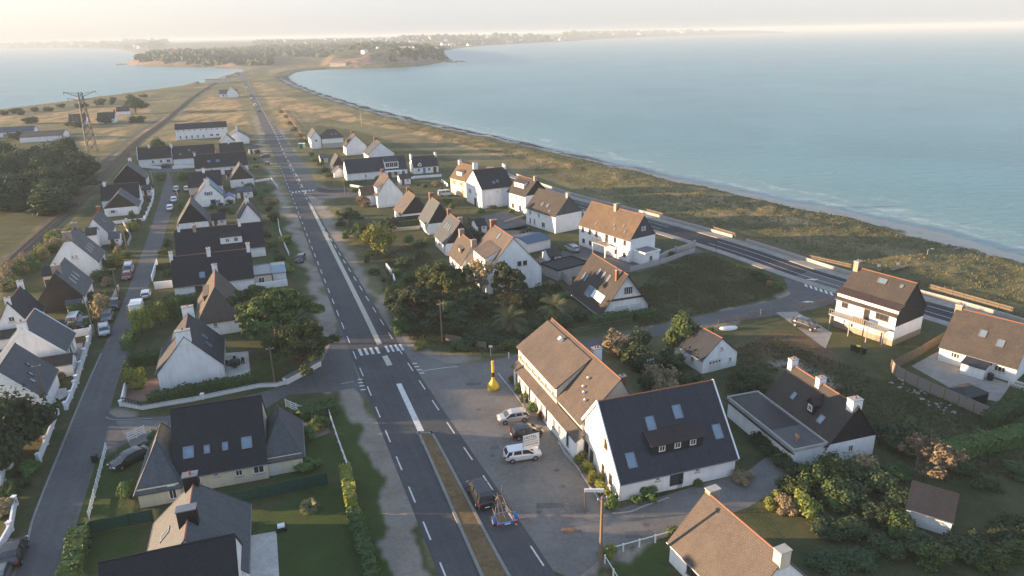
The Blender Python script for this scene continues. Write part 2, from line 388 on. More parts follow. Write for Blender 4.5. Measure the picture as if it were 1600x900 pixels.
# ---------------------------------------------------------------- the lie of the land
SEA_Z = -3.0
def atN(L, z): return np.array([tuple(at(x, y, z).xy) for x, y in L])
def hor(x): return 67.4-0.01939*x
coast_px = [(2600,640),(2100,505),(1800,440),(1600,392),(1500,367),(1408,343),(1300,322),(1200,302),(1100,281),(1000,259),(900,238),(820,220),(740,204),(660,187),(600,172),(550,158),(500,143),(474,133),(460,126),(456,119),(464,113.5),(482,110.5),(515,108.5),(560,107.5),(620,106),(660,103),(692,97.5),(711,94.5),(700,90),(690,84),(696,79),(720,75),(760,71),(830,67.5),(880,65),(950,60.5),(1050,56.5),(1150,54),(1215,52.3),(1245,51.3)]
coast_px += [(1150, hor(1150)+3.2)] + [(x, hor(x)+2.2) for x in (1000, 700, 400, 100, -300, -900)]
left_px = [(-900,96),(-300,82.5),(-100,78),(0,76),(100,75),(185,76.5),(222,83),(236,89),(214,95),(193,100.5),(240,104),(287,105),(325,106),(375,108.5),(377,111),(350,118),(325,125),(287,137),(240,143.5),(190,151),(150,155.5),(82,166),(0,176),(-150,196),(-500,245)]
LAND = np.vstack([atN(coast_px, SEA_Z), atN(left_px, SEA_Z), [[-700, -60], [-300, -300], [400, -300]]])
def inside(X, Y, poly):
    res = np.zeros(X.shape, bool); n = len(poly)
    bb = (X > poly[:,0].min()) & (X < poly[:,0].max()) & (Y > poly[:,1].min()) & (Y < poly[:,1].max())
    x = X[bb]; y = Y[bb]; r_ = np.zeros(x.shape, bool)
    for i in range(n):
        x1, y1 = poly[i]; x2, y2 = poly[(i+1) % n]
        if y1 == y2: continue
        c = ((y1 > y) != (y2 > y)) & (x < (x2-x1)*(y-y1)/(y2-y1)+x1)
        r_ ^= c
    res[bb] = r_; return res
def dist_poly(X, Y, poly, closed=True):
    d = np.full(X.shape, 1e12); n = len(poly)
    for i in range(n if closed else n-1):
        a = poly[i]; b = poly[(i+1) % n]; e = b-a; L = e@e
        if L == 0: continue
        t_ = np.clip(((X-a[0])*e[0]+(Y-a[1])*e[1])/L, 0, 1)
        d = np.minimum(d, (X-a[0]-t_*e[0])**2+(Y-a[1]-t_*e[1])**2)
    return np.sqrt(d)
def ss(x, a, b):
    t_ = np.clip((x-a)/(b-a), 0, 1); return t_*t_*(3-2*t_)
rs = np.random.RandomState(3)
_W = [(rs.uniform(0, 6.28), rs.uniform(0, 6.28), w) for w in (1.7, 2.6, 4.1, 6.3, 9.7, 15, 24)]
def wob(X, Y, k=0, s=1.0):
    v = 0
    for i, (a, ph, w) in enumerate(_W):
        a2 = a+k*1.3; v = v+np.sin((X*math.cos(a2)+Y*math.sin(a2))*6.283/(w*s)+ph+k)*w**.5*.25
    return v
def fractal(X, Y, wl, k=0, octs=5):
    v = 0; amp = 1; tot = 0
    for o in range(octs):
        for j in range(3):
            a = 2.4*j+1.1*o+k*.7; w = wl/(1.9**o)
            v = v+amp*np.sin((X*math.cos(a)+Y*math.sin(a))*6.283/w*(1+.13*j)+j*2.1+o+k+1.3*np.sin((X*math.sin(a)-Y*math.cos(a))*6.283/(w*1.7)))
            tot += amp
        amp *= .55
    return v/tot
head_r = atN([(505,104),(560,104),(640,101),(690,93),(705,91),(690,84),(640,78),(590,80),(540,88),(505,97)], 0)
head_l = atN([(196,99),(260,101),(330,101.5),(372,104),(380,96),(300,84),(215,86)], 0)
fort = atN([(560,98),(640,95),(690,91),(684,84),(640,80),(600,82),(565,89)], 8)
def height(X, Y, dl):
    """dl = distance inland from the waterline (negative at sea)"""
    right = X > (-0.42*Y)                      # the beach side of the isthmus
    far = ss(np.hypot(X, Y), 900, 2200)
    h_r = SEA_Z-.35+np.where(dl < 0, dl*.06, 0)+ss(dl, 0, 11)*1.5+ss(dl, 10, 24)*1.85
    h_l = SEA_Z-.35+np.where(dl < 0, dl*.06, 0)+ss(dl, -.5, 3)*3.35
    h = np.where(right, h_r, h_l)
    h = h+ss(dl, 0, 260)*far*(7+7*fractal(X, Y, 1500, 1))
    dr = dist_poly(X, Y, head_r); dr = np.where(inside(X, Y, head_r), dr, -dr)
    h = h+ss(dr, -6, 20)*(13+3*fractal(X, Y, 90, 2))*ss(dl, -1, 16)
    df = dist_poly(X, Y, fort); df = np.where(inside(X, Y, fort), df, -df)
    h = h+ss(df, -2, 22)*6*ss(dl, 0, 16)
    dh = dist_poly(X, Y, head_l); dh = np.where(inside(X, Y, head_l), dh, -dh)
    h = h+ss(dh, -8, 25)*(7+2.5*fractal(X, Y, 80, 5))*ss(dl, -1, 12)
    hills = ss(np.hypot(X, Y), 1700, 4200)
    h = h+hills*ss(dl, 0, 400)*(16+12*fractal(X, Y, 2300, 7))
    return h, dr, dh
dune_poly = atN([(600,190),(700,215),(800,245),(900,284),(1010,323),(1160,372),(1300,410),(1480,462),(1650,510),(2000,610),(2400,600),(1800,430),(1500,371),(1200,306),(900,245),(700,201),(600,181)], 0)
def dune_h(X, Y):
    d = dist_poly(X, Y, dune_poly); d = np.where(inside(X, Y, dune_poly), d, 0)
    return ss(d, 2, 14)*(.55+.75*fractal(X, Y, 26, 4, 4)+.25*fractal(X, Y, 7, 9, 3))

def polar(nr, na, a0, a1, r0, r1):
    rr = r0*np.exp(np.linspace(0, 1, nr)*math.log(r1/r0)); aa = np.radians(np.linspace(a0, a1, na))
    Rr, A = np.meshgrid(rr, aa, indexing='ij')
    return Rr*np.sin(A), Rr*np.cos(A)
def grid_mesh(name, X, Y, Z, keep, attrs, mat, smooth=True):
    nr, na = X.shape; idx = np.arange(nr*na).reshape(nr, na)
    q = np.stack([idx[:-1,:-1], idx[:-1,1:], idx[1:,1:], idx[1:,:-1]], -1)
    kq = keep[:-1,:-1] | keep[:-1,1:] | keep[1:,1:] | keep[1:,:-1]
    q = q[kq][:, ::-1]
    used = np.zeros(nr*na, bool); used[q.ravel()] = True
    remap = np.cumsum(used)-1; q = remap[q]
    V = np.stack([X.ravel(), Y.ravel(), Z.ravel()], -1)[used]
    me = bpy.data.meshes.new(name)
    me.vertices.add(len(V)); me.vertices.foreach_set('co', V.astype(np.float32).ravel())
    me.loops.add(q.size); me.loops.foreach_set('vertex_index', q.astype(np.int32).ravel())
    me.polygons.add(len(q)); me.polygons.foreach_set('loop_start', np.arange(0, q.size, 4, dtype=np.int32))
    me.polygons.foreach_set('loop_total', np.full(len(q), 4, dtype=np.int32))
    me.polygons.foreach_set('use_smooth', np.ones(len(q), bool))
    for k, v in attrs.items():
        a = me.attributes.new(k, 'FLOAT', 'POINT'); a.data.foreach_set('value', np.asarray(v, np.float32).ravel()[used])
    me.update(calc_edges=True); me.validate()
    me.materials.append(mat)
    o = bpy.data.objects.new(name, me); COL.objects.link(o); return o

ZONES = {
 'rough': [
  [(-60,900),(-60,520),(60,400),(160,300),(215,228),(270,222),(400,222),(432,300),(470,400),(520,520),(580,620),(640,760),(700,900)],
  [(492,195),(560,205),(680,240),(800,270),(900,312),(1010,352),(1250,432),(1300,455),(1210,480),(1000,515),(760,560),(640,540),(590,420),(520,310),(480,230)],
  [(840,900),(960,860),(1040,700),(1010,560),(1100,505),(1310,470),(1460,500),(1700,570),(1700,960)],
  [(-200,360),(60,330),(150,262),(120,215),(0,205),(-200,220)],
  [(-300,340),(60,335),(170,258),(205,228),(120,305),(55,362),(0,412),(-300,640)]],
 'lawn': [
  [(510,660),(545,610),(565,640),(585,720),(620,800),(660,930),(560,930),(545,760),(525,700)],
  [(410,640),(500,622),(540,640),(520,660),(440,660)],
  [(472,690),(522,680),(540,742),(470,752),(330,790),(300,775),(470,735)],
  [(120,812),(150,720),(205,700),(215,790),(210,812)],
  [(130,830),(220,825),(200,905),(120,905)],
  [(362,800),(540,755),(560,840),(590,930),(430,930),(435,840)],
  [(430,340),(448,330),(470,380),(480,430),(455,440),(440,380)],
  [(412,400),(440,395),(455,430),(420,440)],
  [(272,470),(330,470),(320,500),(280,495)],
  [(960,865),(1045,838),(1055,900),(960,920)],
  [(395,575),(430,560),(440,600),(400,605)],
  [(405,285),(425,300),(430,330),(415,335),(395,300)]],
 'gold': [
  [(272,196),(385,195),(398,215),(375,160),(330,150),(300,165)],
  [(215,215),(270,190),(300,168),(285,170),(230,195)],
  [(130,212),(245,182),(200,186),(140,194),(20,190),(-60,200),(-60,186),(30,176),(230,165),(238,180),(160,232),(120,234)],
  [(395,128),(412,130),(470,160),(560,180),(640,205),(540,190),(470,178),(450,200),(440,200),(420,165)],
  [(420,110),(500,96),(560,90),(540,98),(470,106),(430,120)],
  [(600,186),(760,228),(900,262),(880,266),(760,240),(640,208)],
  [(1000,290),(1140,325),(1280,352),(1260,356),(1120,332)],
  [(480,225),(500,232),(505,250),(490,250)]],
 'brown': [
  [(205,600),(245,588),(252,620),(190,632)],
  [(1180,520),(1270,520),(1320,560),(1300,585),(1230,570),(1140,545)],
  [(820,540),(1060,780)],
  [(615,500),(640,520),(650,548),(625,535)],
  [(420,655),(500,650),(512,672),(480,688),(440,665)]],
 'dirt': [
  [(424,262),(440,300),(470,350),(500,430),(519,480),(545,560),(575,620),(630,740),(682,890),(700,950),(645,950),(625,880),(590,770),(560,660),(530,612),(500,612),(500,560),(490,470),(470,400),(436,318),(405,225),(396,180),(402,180)],
  [(470,262),(500,300),(530,360),(560,410),(600,480),(640,530),(690,552),(760,560),(700,572),(650,560),(598,500),(540,410),(480,310),(450,240),(430,200),(440,200)],
  [(1130,505),(1250,466),(1262,440),(1200,470),(1100,492),(985,520)],
  [(640,900),(682,890),(690,930),(640,930)],
  [(1210,572),(1240,560),(1300,600),(1290,612)],
  [(870,905),(950,860),(1040,840),(930,905)],
  [(140,650),(195,640),(215,640),(165,715)]],
}
def build_ground():
    X, Y = polar(980, 760, -78, 78, 14, 26000)
    x = X.ravel(); y = Y.ravel()
    dl = dist_poly(x, y, LAND); ins = inside(x, y, LAND); dl = np.where(ins, dl, -dl)
    rad = np.hypot(x, y)
    dlw = dl+np.clip(rad*.004, 0, 6)*0+wob(x, y, 2, 2)*.8
    h, dr, dh = height(x, y, dlw)
    h = h+dune_h(x, y)
    h = h+ss(rad, 500, 900)*ss(dl, 10, 60)*.5*fractal(x, y, 60, 3)
    wx = x+wob(x, y, 1)*.42; wy = y+wob(x, y, 5)*.42
    at_ = {}
    for k, polys in ZONES.items():
        v = np.zeros(x.shape)
        for p in polys:
            if len(p) < 3: continue
            v = np.maximum(v, inside(wx, wy, atN(p, 0)).astype(float))
        v = v.reshape(X.shape)
        for _ in range(1):
            w = v.copy(); w[1:-1,1:-1] = (v[1:-1,1:-1]*2+v[:-2,1:-1]+v[2:,1:-1]+v[1:-1,:-2]+v[1:-1,2:])/6; v = w
        at_[k] = v.ravel()
    right = x > -.42*y
    nz = wob(x, y, 3, 1.5)
    at_['sand'] = np.where(right, ss(dlw+nz*.8, -2, 0)*(1-ss(dlw+nz*1.5, 14, 17)), 0)*(1-ss(rad, 900, 1000))
    weed = ss(rad, 215, 330)
    at_['wet'] = np.where(right, ss(dlw, -3, -1)*(1-ss(dlw+nz*.5, 1.5, 3.0))*.6+weed*ss(dlw+nz, -3, 0)*(1-ss(dlw+nz*2, 9, 13)), (1-ss(dlw+nz, 2, 5)))*(1-ss(rad, 1000, 1100))
    cl = np.maximum(ss(dr, -12, -2)*(1-ss(dr+nz*3, 14, 26)), ss(dh, -14, -4)*(1-ss(dh+nz*3, 16, 28)))
    at_['cliff'] = cl*ss(dlw, -3, 0)
    at_['town'] = ss(rad, 1100, 1500)*ss(dl, 10, 60)
    g = grid_mesh('ground', X, Y, h.reshape(X.shape), (dl > -45).reshape(X.shape), at_, M['ground'])
    tag(g, kind='structure')
    # sea
    X, Y = polar(760, 560, -80, 80, 60, 60000); x = X.ravel(); y = Y.ravel()
    dl = dist_poly(x, y, LAND); dl = np.where(inside(x, y, LAND), dl, -dl); dlw = dl+wob(x, y, 2, 2)*.8; rad = np.hypot(x, y)
    d = -dlw
    right = x > -.42*y
    br = .38*(1-ss(np.abs(d-1.2+wob(x, y, 7, 3)*.5), .6, 2.2))+.4*(1-ss(np.abs(d-9+wob(x, y, 8, 4)*1.6), .4, 1.7))*ss(fractal(x, y, 60, 3), -.2, .2)+.2*(1-ss(np.abs(d-19+wob(x, y, 9, 5)*2.2), .3, 1.5))*ss(fractal(x, y, 45, 6), 0, .3)
    foam = np.where(right, br, (1-ss(d, 0, 4))*.8)*(1-ss(rad, 500, 800))
    sh = np.exp(-np.clip(d, 0, 1e9)/26.)*np.where(right, 1, .3)
    s = grid_mesh('sea', X, Y, np.full(X.shape, SEA_Z), (dl < 14).reshape(X.shape), {'foam': foam, 'shallow': sh}, M['sea'])
    tag(s, kind='structure')
build_ground()

def crom(L, n=6):
    out = []; P = [Vector((*p, 0)) for p in L]; P = [P[0]*2-P[1]]+P+[P[-1]*2-P[-2]]
    for i in range(1, len(P)-2):
        for k in range(n):
            t_ = k/n; a, b, c, d = P[i-1], P[i], P[i+1], P[i+2]
            out.append((.5*((2*b)+(c-a)*t_+(2*a-5*b+4*c-d)*t_*t_+(3*b-a-3*c+d)*t_**3)).xy)
    out.append(P[-2].xy); return out
def sheet(name, px, z, mat, kind='structure', label=None):
    m = MB(); m.poly([(*p, z) for p in (at(x, y, 0).xy for x, y in px)]); o = m.build(name, mat, fix=False)
    if o.data.polygons[0].normal.z < 0: o.data.flip_normals()
    return tag(o, kind=kind)
def ribbon_pts(L, Rr, z, m):
    for a, b, c, d in zip(L, L[1:], Rr, Rr[1:]):
        m.poly([(*a, z), (*c, z), (*d, z), (*b, z)])
def strip(name, Lpx, Rpx, z, mat, n=8):
    L = crom([at(x, y).xy for x, y in Lpx], n); Q = crom([at(x, y).xy for x, y in Rpx], n)
    m = MB(); ribbon_pts(L, Q, z, m); return tag(m.build(name, mat), kind='structure')
def path_world(px, n=8): return crom([at(x, y).xy for x, y in px], n)
def offset_path(P, d):
    out = []
    for i, p in enumerate(P):
        e = (P[min(i+1, len(P)-1)]-P[max(i-1, 0)]).normalized(); out.append(p+Vector((e.y, -e.x))*d)
    return out
def ribbon(m, P, d0, d1, z): ribbon_pts(offset_path(P, d0), offset_path(P, d1), z, m)
def kerb(m, P, d0, d1, z0, z1):
    A = offset_path(P, d0); B = offset_path(P, d1)
    for a, b, c, d in zip(A, A[1:], B, B[1:]):
        m.poly([(*a, z1), (*c, z1), (*d, z1), (*b, z1)]); m.poly([(*a, z0), (*a, z1), (*b, z1), (*b, z0)]); m.poly([(*c, z1), (*c, z0), (*d, z0), (*d, z1)])
def length_param(P):
    s = [0]
    for a, b in zip(P, P[1:]): s.append(s[-1]+(b-a).length)
    return s
def sub_path(P, s0, s1):
    S = length_param(P); out = []
    def q(s):
        for i in range(len(P)-1):
            if S[i+1] >= s: return P[i].lerp(P[i+1], (s-S[i])/max(1e-6, S[i+1]-S[i]))
        return P[-1]
    out.append(q(s0))
    out += [P[i] for i in range(len(P)) if s0 < S[i] < s1]
    out.append(q(s1)); return out
def dashes(m, P, off, w, on, gap, z, s0=0, s1=1e9):
    S = length_param(P)[-1]; s = s0
    while s+on < min(S, s1):
        ribbon(m, sub_path(P, s, s+on), off-w/2, off+w/2, z); s += on+gap

# ---------------------------------------------------------------- roads and paved ground (sheets a few mm above each other)
ML = [(760,1100),(712,970),(680,885),(519,480),(437,265),(402,180),(386,140),(380,124)]
MR = [(985,1080),(905,955),(840,855),(600,500),(465,280),(425,197),(401,150),(390,124)]
strip('main_road', ML, MR, .012, M['asphalt'])
far_road = MB(); fp = path_world([(385,126),(376,120.5),(378,115.5),(395,109),(420,101.5),(432,96),(425,91)]); ribbon(far_road, fp, -5, 5, .16)
tag(far_road.build('far_road', M['asphalt_old']), kind='structure')
# side road to the right at the far crossing, and the old lane beside the carriageway
sheet('road_apron', [(465,296),(500,312),(560,306),(640,292),(640,284),(560,293),(520,295),(498,292),(470,283)], .008, M['asphalt_old'])
sheet('service_lane', [(437,232),(457,262),(470,283),(498,293),(480,262),(455,232),(430,195),(421,195)], .004, M['asphalt_old'])
tag(strip('turning_lane', [(494,293),(500,300),(522,302),(545,300)], [(501,293),(512,296),(528,297),(545,296)], .0115, M['asphalt_new']), kind='structure')
# car park and street to the shore
sheet('car_park', [(612,508),(640,545),(700,568),(760,566),(815,552),(815,575),(800,590),(820,600),(905,700),(938,765),(968,795),(1170,735),(1215,700),(1262,738),(1170,792),(1045,838),(950,865),(900,905),(830,880),(790,810),(684,640),(628,556)], .006, M['carpark'])
strip('shore_street', [(812,553),(860,541),(940,528),(985,519),(1110,490),(1200,472),(1238,458),(1262,440)], [(815,575),(870,560),(940,541),(1000,533),(1130,505),(1250,487),(1300,474),(1330,462)], .009, M['asphalt_old'])
sheet('terrace_path', [(815,598),(830,640),(862,668),(905,715),(925,700),(905,690),(822,592)], .013, M['pink_gravel'])
shore_a = path_world([(760,262),(835,292),(905,314),(1010,341),(1160,384),(1300,430),(1480,480),(1600,516),(1900,605),(2400,760)])
m = MB(); ribbon(m, shore_a, 0.2, 6.6, .010); tag(m.build('shore_road', M['asphalt_new']), kind='structure')
m = MB(); kerb(m, shore_a, -2.6, 0.0, -.2, .12); kerb(m, sub_path(shore_a, 60, 190), 6.8, 8.8, -.2, .12); tag(m.build('shore_pavement', M['paving']), kind='structure')
sheet('shore_junction', [(1225,436),(1262,425),(1300,436),(1352,452),(1300,475),(1240,470)], .014, M['asphalt_old'])
# street on the left
SL = [(-40,1040),(37,867),(53,813),(97,700),(133,613),(176,510),(205,440),(238,350),(256,290),(262,264)]
SR = [(60,1000),(97,893),(147,730),(167,660),(180,610),(204,536),(214,500),(238,430),(262,350),(275,300),(284,262)]
strip('left_street', SL, SR, .010, M['asphalt_old'])
sheet('left_street_end', [(236,262),(290,260),(284,268),(240,270)], .006, M['asphalt_old'])
sheet('cross_street', [(160,640),(182,652),(215,652),(262,650),(360,625),(440,605),(500,575),(519,530),(530,505),(560,590),(575,625),(552,606),(520,612),(450,617),(410,641),(262,672),(205,690),(165,706),(150,720)], .007, M['asphalt_old'])
m = MB(); kerb(m, path_world([(-30,1010),(40,860),(56,806),(100,694),(137,604),(160,552)]), -.25, 0, -.2, .1)
kerb(m, path_world([(166,652),(182,656),(240,654)]), 0, .2, -.2, .1)
tag(m.build('kerb', M['kerb']), kind='structure')
# roadside kerbs of the main road's median bed
med_l = [(655,679),(662,690),(755,900),(830,1060)]; med_r = [(672,679),(684,690),(797,900),(900,1060)]
L = crom(pts(*med_l), 8); Q = crom(pts(*med_r), 8); m = MB()
for i in range(len(L)-1):
    m.poly([(*L[i], .16), (*Q[i], .16), (*Q[i+1], .16), (*L[i+1], .16)])
tag(m.build('median_bed', M['soil']), kind='structure')
m = MB(); kerb(m, L, -.28, .02, -.1, .20) if (Q[0]-L[0]).x > 0 and offset_path(L, 1)[0].x > L[0].x else kerb(m, L, -.02, .28, -.1, .20)
kerb(m, Q, -.02, .28, -.1, .20)
a_, b_2 = L[0], Q[0]; e_ = (L[1]-L[0]).normalized(); m.prism([a_-e_*.45-(b_2-a_)*.2, b_2-e_*.45+(b_2-a_)*.2, b_2+e_*.02+(b_2-a_)*.25, a_+e_*.02-(b_2-a_)*.25], -.1, .196)
tag(m.build('median_kerb', M['kerb']), kind='structure')
# tar patches, covers and joints on the roads
g_ = random.Random(12); m = MB()
for k in range(0):
    t_ = g_.uniform(0, 1); q = Vector(ML[1]).lerp(Vector(ML[4]), t_) if k % 2 else Vector(MR[2]).lerp(Vector(MR[4]), t_); p_ = at(q.x+(10+g_.uniform(4, 30))*(1 if k % 2 else -1)*(q.y/900), q.y).xy
    w_, l_ = g_.uniform(.3, .9), g_.uniform(1, 5); e_ = Vector((math.sin(R(-21)), math.cos(R(-21)))); n_ = Vector((e_.y, -e_.x)); m.poly([(*(p_-n_*w_/2), .0155), (*(p_+n_*w_/2), .0155), (*(p_+n_*w_/2+e_*l_), .0155), (*(p_-n_*w_/2+e_*l_), .0155)])
m = MB()
for x, y in ((770,712),(748,640),(842,800),(880,760),(800,600),(870,735),(905,830),(790,680),(1010,820)):
    p_ = at(x, y).xy; m.poly([(p_.x+.32*math.cos(a*.5236), p_.y+.32*math.sin(a*.5236), .0105) for a in range(12)])
for x, y, w_, l_ in ((830,640,2.5,1.2),(772,700,1.2,.5),(860,790,3,1.0),(905,795,2,1.4),(740,600,2.2,.9),(1000,835,3,1.1)):
    p_ = at(x, y).xy; m.poly([(p_.x-w_/2, p_.y-l_/2, .0095), (p_.x+w_/2, p_.y-l_/2*.8, .0095), (p_.x+w_/2*.9, p_.y+l_/2, .0095), (p_.x-w_/2*.95, p_.y+l_/2*.9, .0095)])
tag(m.build('car_park_patches', M['asphalt_old']), kind='structure')
# painted markings
Lw = path_world(ML, 12); Rw = path_world(MR, 12)
m = MB(); dashes(m, Lw, .55, .16, 3.0, 3.4, .020, 2, 260); dashes(m, Rw, -.55, .16, 3.0, 3.4, .020, 2, 260)
for bl, br_, y0, y1, n in (((562,545),(602,539),10,0,5),((604,539),(632,536),10,0,4)):
    pass
def bars(A, B, n, la, fill=.5):
    """n painted bars side by side from A to B (pixels), each la metres along the road"""
    A = at(*A).xy; B = at(*B).xy; e = (B-A)/n; d = Vector((math.sin(R(-21)), math.cos(R(-21))))
    for i in range(n):
        p = A+e*(i+.5-fill/2); q = p+e*fill; m.poly([(*p, .021), (*q, .021), (*(q+d*la), .021), (*(p+d*la), .021)])
bars((561,556),(597,552), 4, 2.6); bars((604,551),(634,547), 4, 2.6)
bars((418,215),(446,213), 6, 1.8); bars((455,302),(492,298), 7, 2.2)
for k, (x, y) in enumerate([(648,568),(651,573),(655,578),(659,583)]):
    p = at(x, y).xy; m.poly([(p.x-.3, p.y-.2, .021), (p.x+.4, p.y-.1, .021), (p.x+.3, p.y+.2, .021), (p.x-.4, p.y+.1, .021)])
for k, (x, y) in enumerate([(563,593),(564,598),(566,603),(568,609)]):
    p = at(x, y).xy; m.poly([(p.x-.4, p.y-.2, .021), (p.x+.3, p.y-.1, .021), (p.x+.3, p.y+.2, .021), (p.x-.4, p.y+.1, .021)])
W1 = pts((619,600),(627,599),(664,676),(655,679)); m.poly([(*p, .021) for p in W1])
for a, b in (((655,679),(661,694)), ((666,676),(677,692))):
    ribbon(m, [at(*a).xy, at(*b).xy], -.12, .12, .0225)
def line(px, w, z=.020): ribbon(m, path_world(px, 4), -w/2, w/2, z)
line([(658,580),(700,574),(716,573)], .12); line([(778,583),(800,610),(822,640)], .1, .017)
line([(533,600),(553,596)], .1)
m2 = m
tag(m.build('road_marking', M['paint']), kind='structure')
m = MB()
cl = path_world([(484,318),(520,390),(560,470),(593,538)], 10); ribbon(m, cl, -.42, .42, .018)
cl = path_world([(601,556),(609,571)], 4); ribbon(m, cl, -.42, .42, .018)
cw = path_world([(478,303),(462,272),(444,240),(428,205),(405,162),(388,128)], 12)
dashes(m, cw, 0, .5, 6.0, 5.0, .018)
tag(m.build('median_strip', M['paint_cream']), kind='structure')
m = MB(); ribbon(m, sub_path(shore_a, 50, 102), 1.9, 2.05, .018); ribbon(m, sub_path(shore_a, 50, 102), 4.7, 4.85, .018); ribbon(m, sub_path(shore_a, 118, 175), 1.9, 2.05, .018); ribbon(m, sub_path(shore_a, 118, 175), 4.7, 4.85, .018)
ribbon(m, sub_path(shore_a, 50, 102), .45, .55, .018)
A = at(1256,447).xy; B = at(1304,463).xy; e = (B-A)/6; d = Vector((math.sin(R(52)), math.cos(R(52))))*1.0
d = Vector((.55, 1.9))
for i in range(6):
    p = A+e*(i+.25); q = A+e*(i+.8); m.poly([(*p, .024), (*q, .024), (*(q+d), .024), (*(p+d), .024)])
for x, y in ((1268,437),(1262,472)):
    p = at(x, y).xy; m.poly([(p.x-1.2, p.y, .024), (p.x+.6, p.y-.5, .024), (p.x+1.6, p.y+.3, .024), (p.x, p.y+.5, .024)])
tag(m.build('shore_road_marking', M['paint']), kind='structure')
# railway on its ballast
rail = path_world([(-200,600),(0,424),(57,372),(121,316),(162,275),(213,222),(262,186),(300,153),(335,131),(372,113)], 14)
m = MB(); kerb(m, rail, -1.9, 1.9, -.1, .18); tag(m.build('railway_ballast', M['ballast']), kind='structure')
m = MB()
for s in np.arange(20, 420, .9):
    q = sub_path(rail, s, s+.25); e = (q[-1]-q[0]).normalized(); n_ = Vector((e.y, -e.x)); c_ = q[0]
    m.obox((*c_, .2), (*(n_*1.25), 0), (*(e*.13), 0), (0, 0, .06))
tag(m.build('railway_sleepers', M['wood']), kind='structure')
m = MB(); kerb(m, rail, -.76, -.70, .2, .40); kerb(m, rail, .70, .76, .2, .40); tag(m.build('railway_rails', M['rusty']), kind='structure')
strip('rail_path', [(60,350),(140,270),(205,212),(250,183)], [(66,352),(146,272),(211,214),(254,185)], .006, M['ballast'])
strip('dune_path', [(1390,424),(1430,412),(1452,403),(1500,388)], [(1394,427),(1434,415),(1457,406),(1506,390)], .03, M['gravel']).location.z = .55
# yards
for nm, px, mt in (
  ('concrete_yard', [(374,840),(432,830),(438,930),(376,930)], 'paving_pale'),
  ('patio', [(350,552),(388,549),(392,593),(352,597)], 'paving_pale'),
  ('gravel_yard', [(196,606),(245,590),(254,622),(192,632)], 'pink_gravel'),
  ('courtyard', [(1424,572),(1468,548),(1500,575),(1580,600),(1560,628),(1500,615)], 'paving'),
  ('concrete_drive', [(1212,488),(1245,487),(1300,520),(1290,545),(1240,508)], 'paving'),
  ('yard_right', [(870,395),(925,380),(985,412),(1040,400),(1085,385),(1100,395),(1000,425),(905,430)], 'asphalt_old'),
  ('garage_yard', [(750,338),(790,330),(822,345),(825,360),(770,360)], 'asphalt_old'),
  ('gravel_court', [(770,362),(822,352),(835,378),(800,382)], 'gravel'),
  ('front_yard_left', [(98,540),(130,535),(126,560),(104,575),(92,600),(78,590)], 'paving'),
  ('white_drive', [(70,610),(104,606),(106,618),(80,632)], 'paving_pale'),
  ('driveway', [(180,655),(262,658),(262,690),(225,690),(205,700)], 'carpark'),
  ('gravel_back_yard', [(420,655),(512,662),(516,676),(478,690),(440,665)], 'gravel')):
    sheet(nm, px, .0135 if nm != 'driveway' else .0085, M[mt])
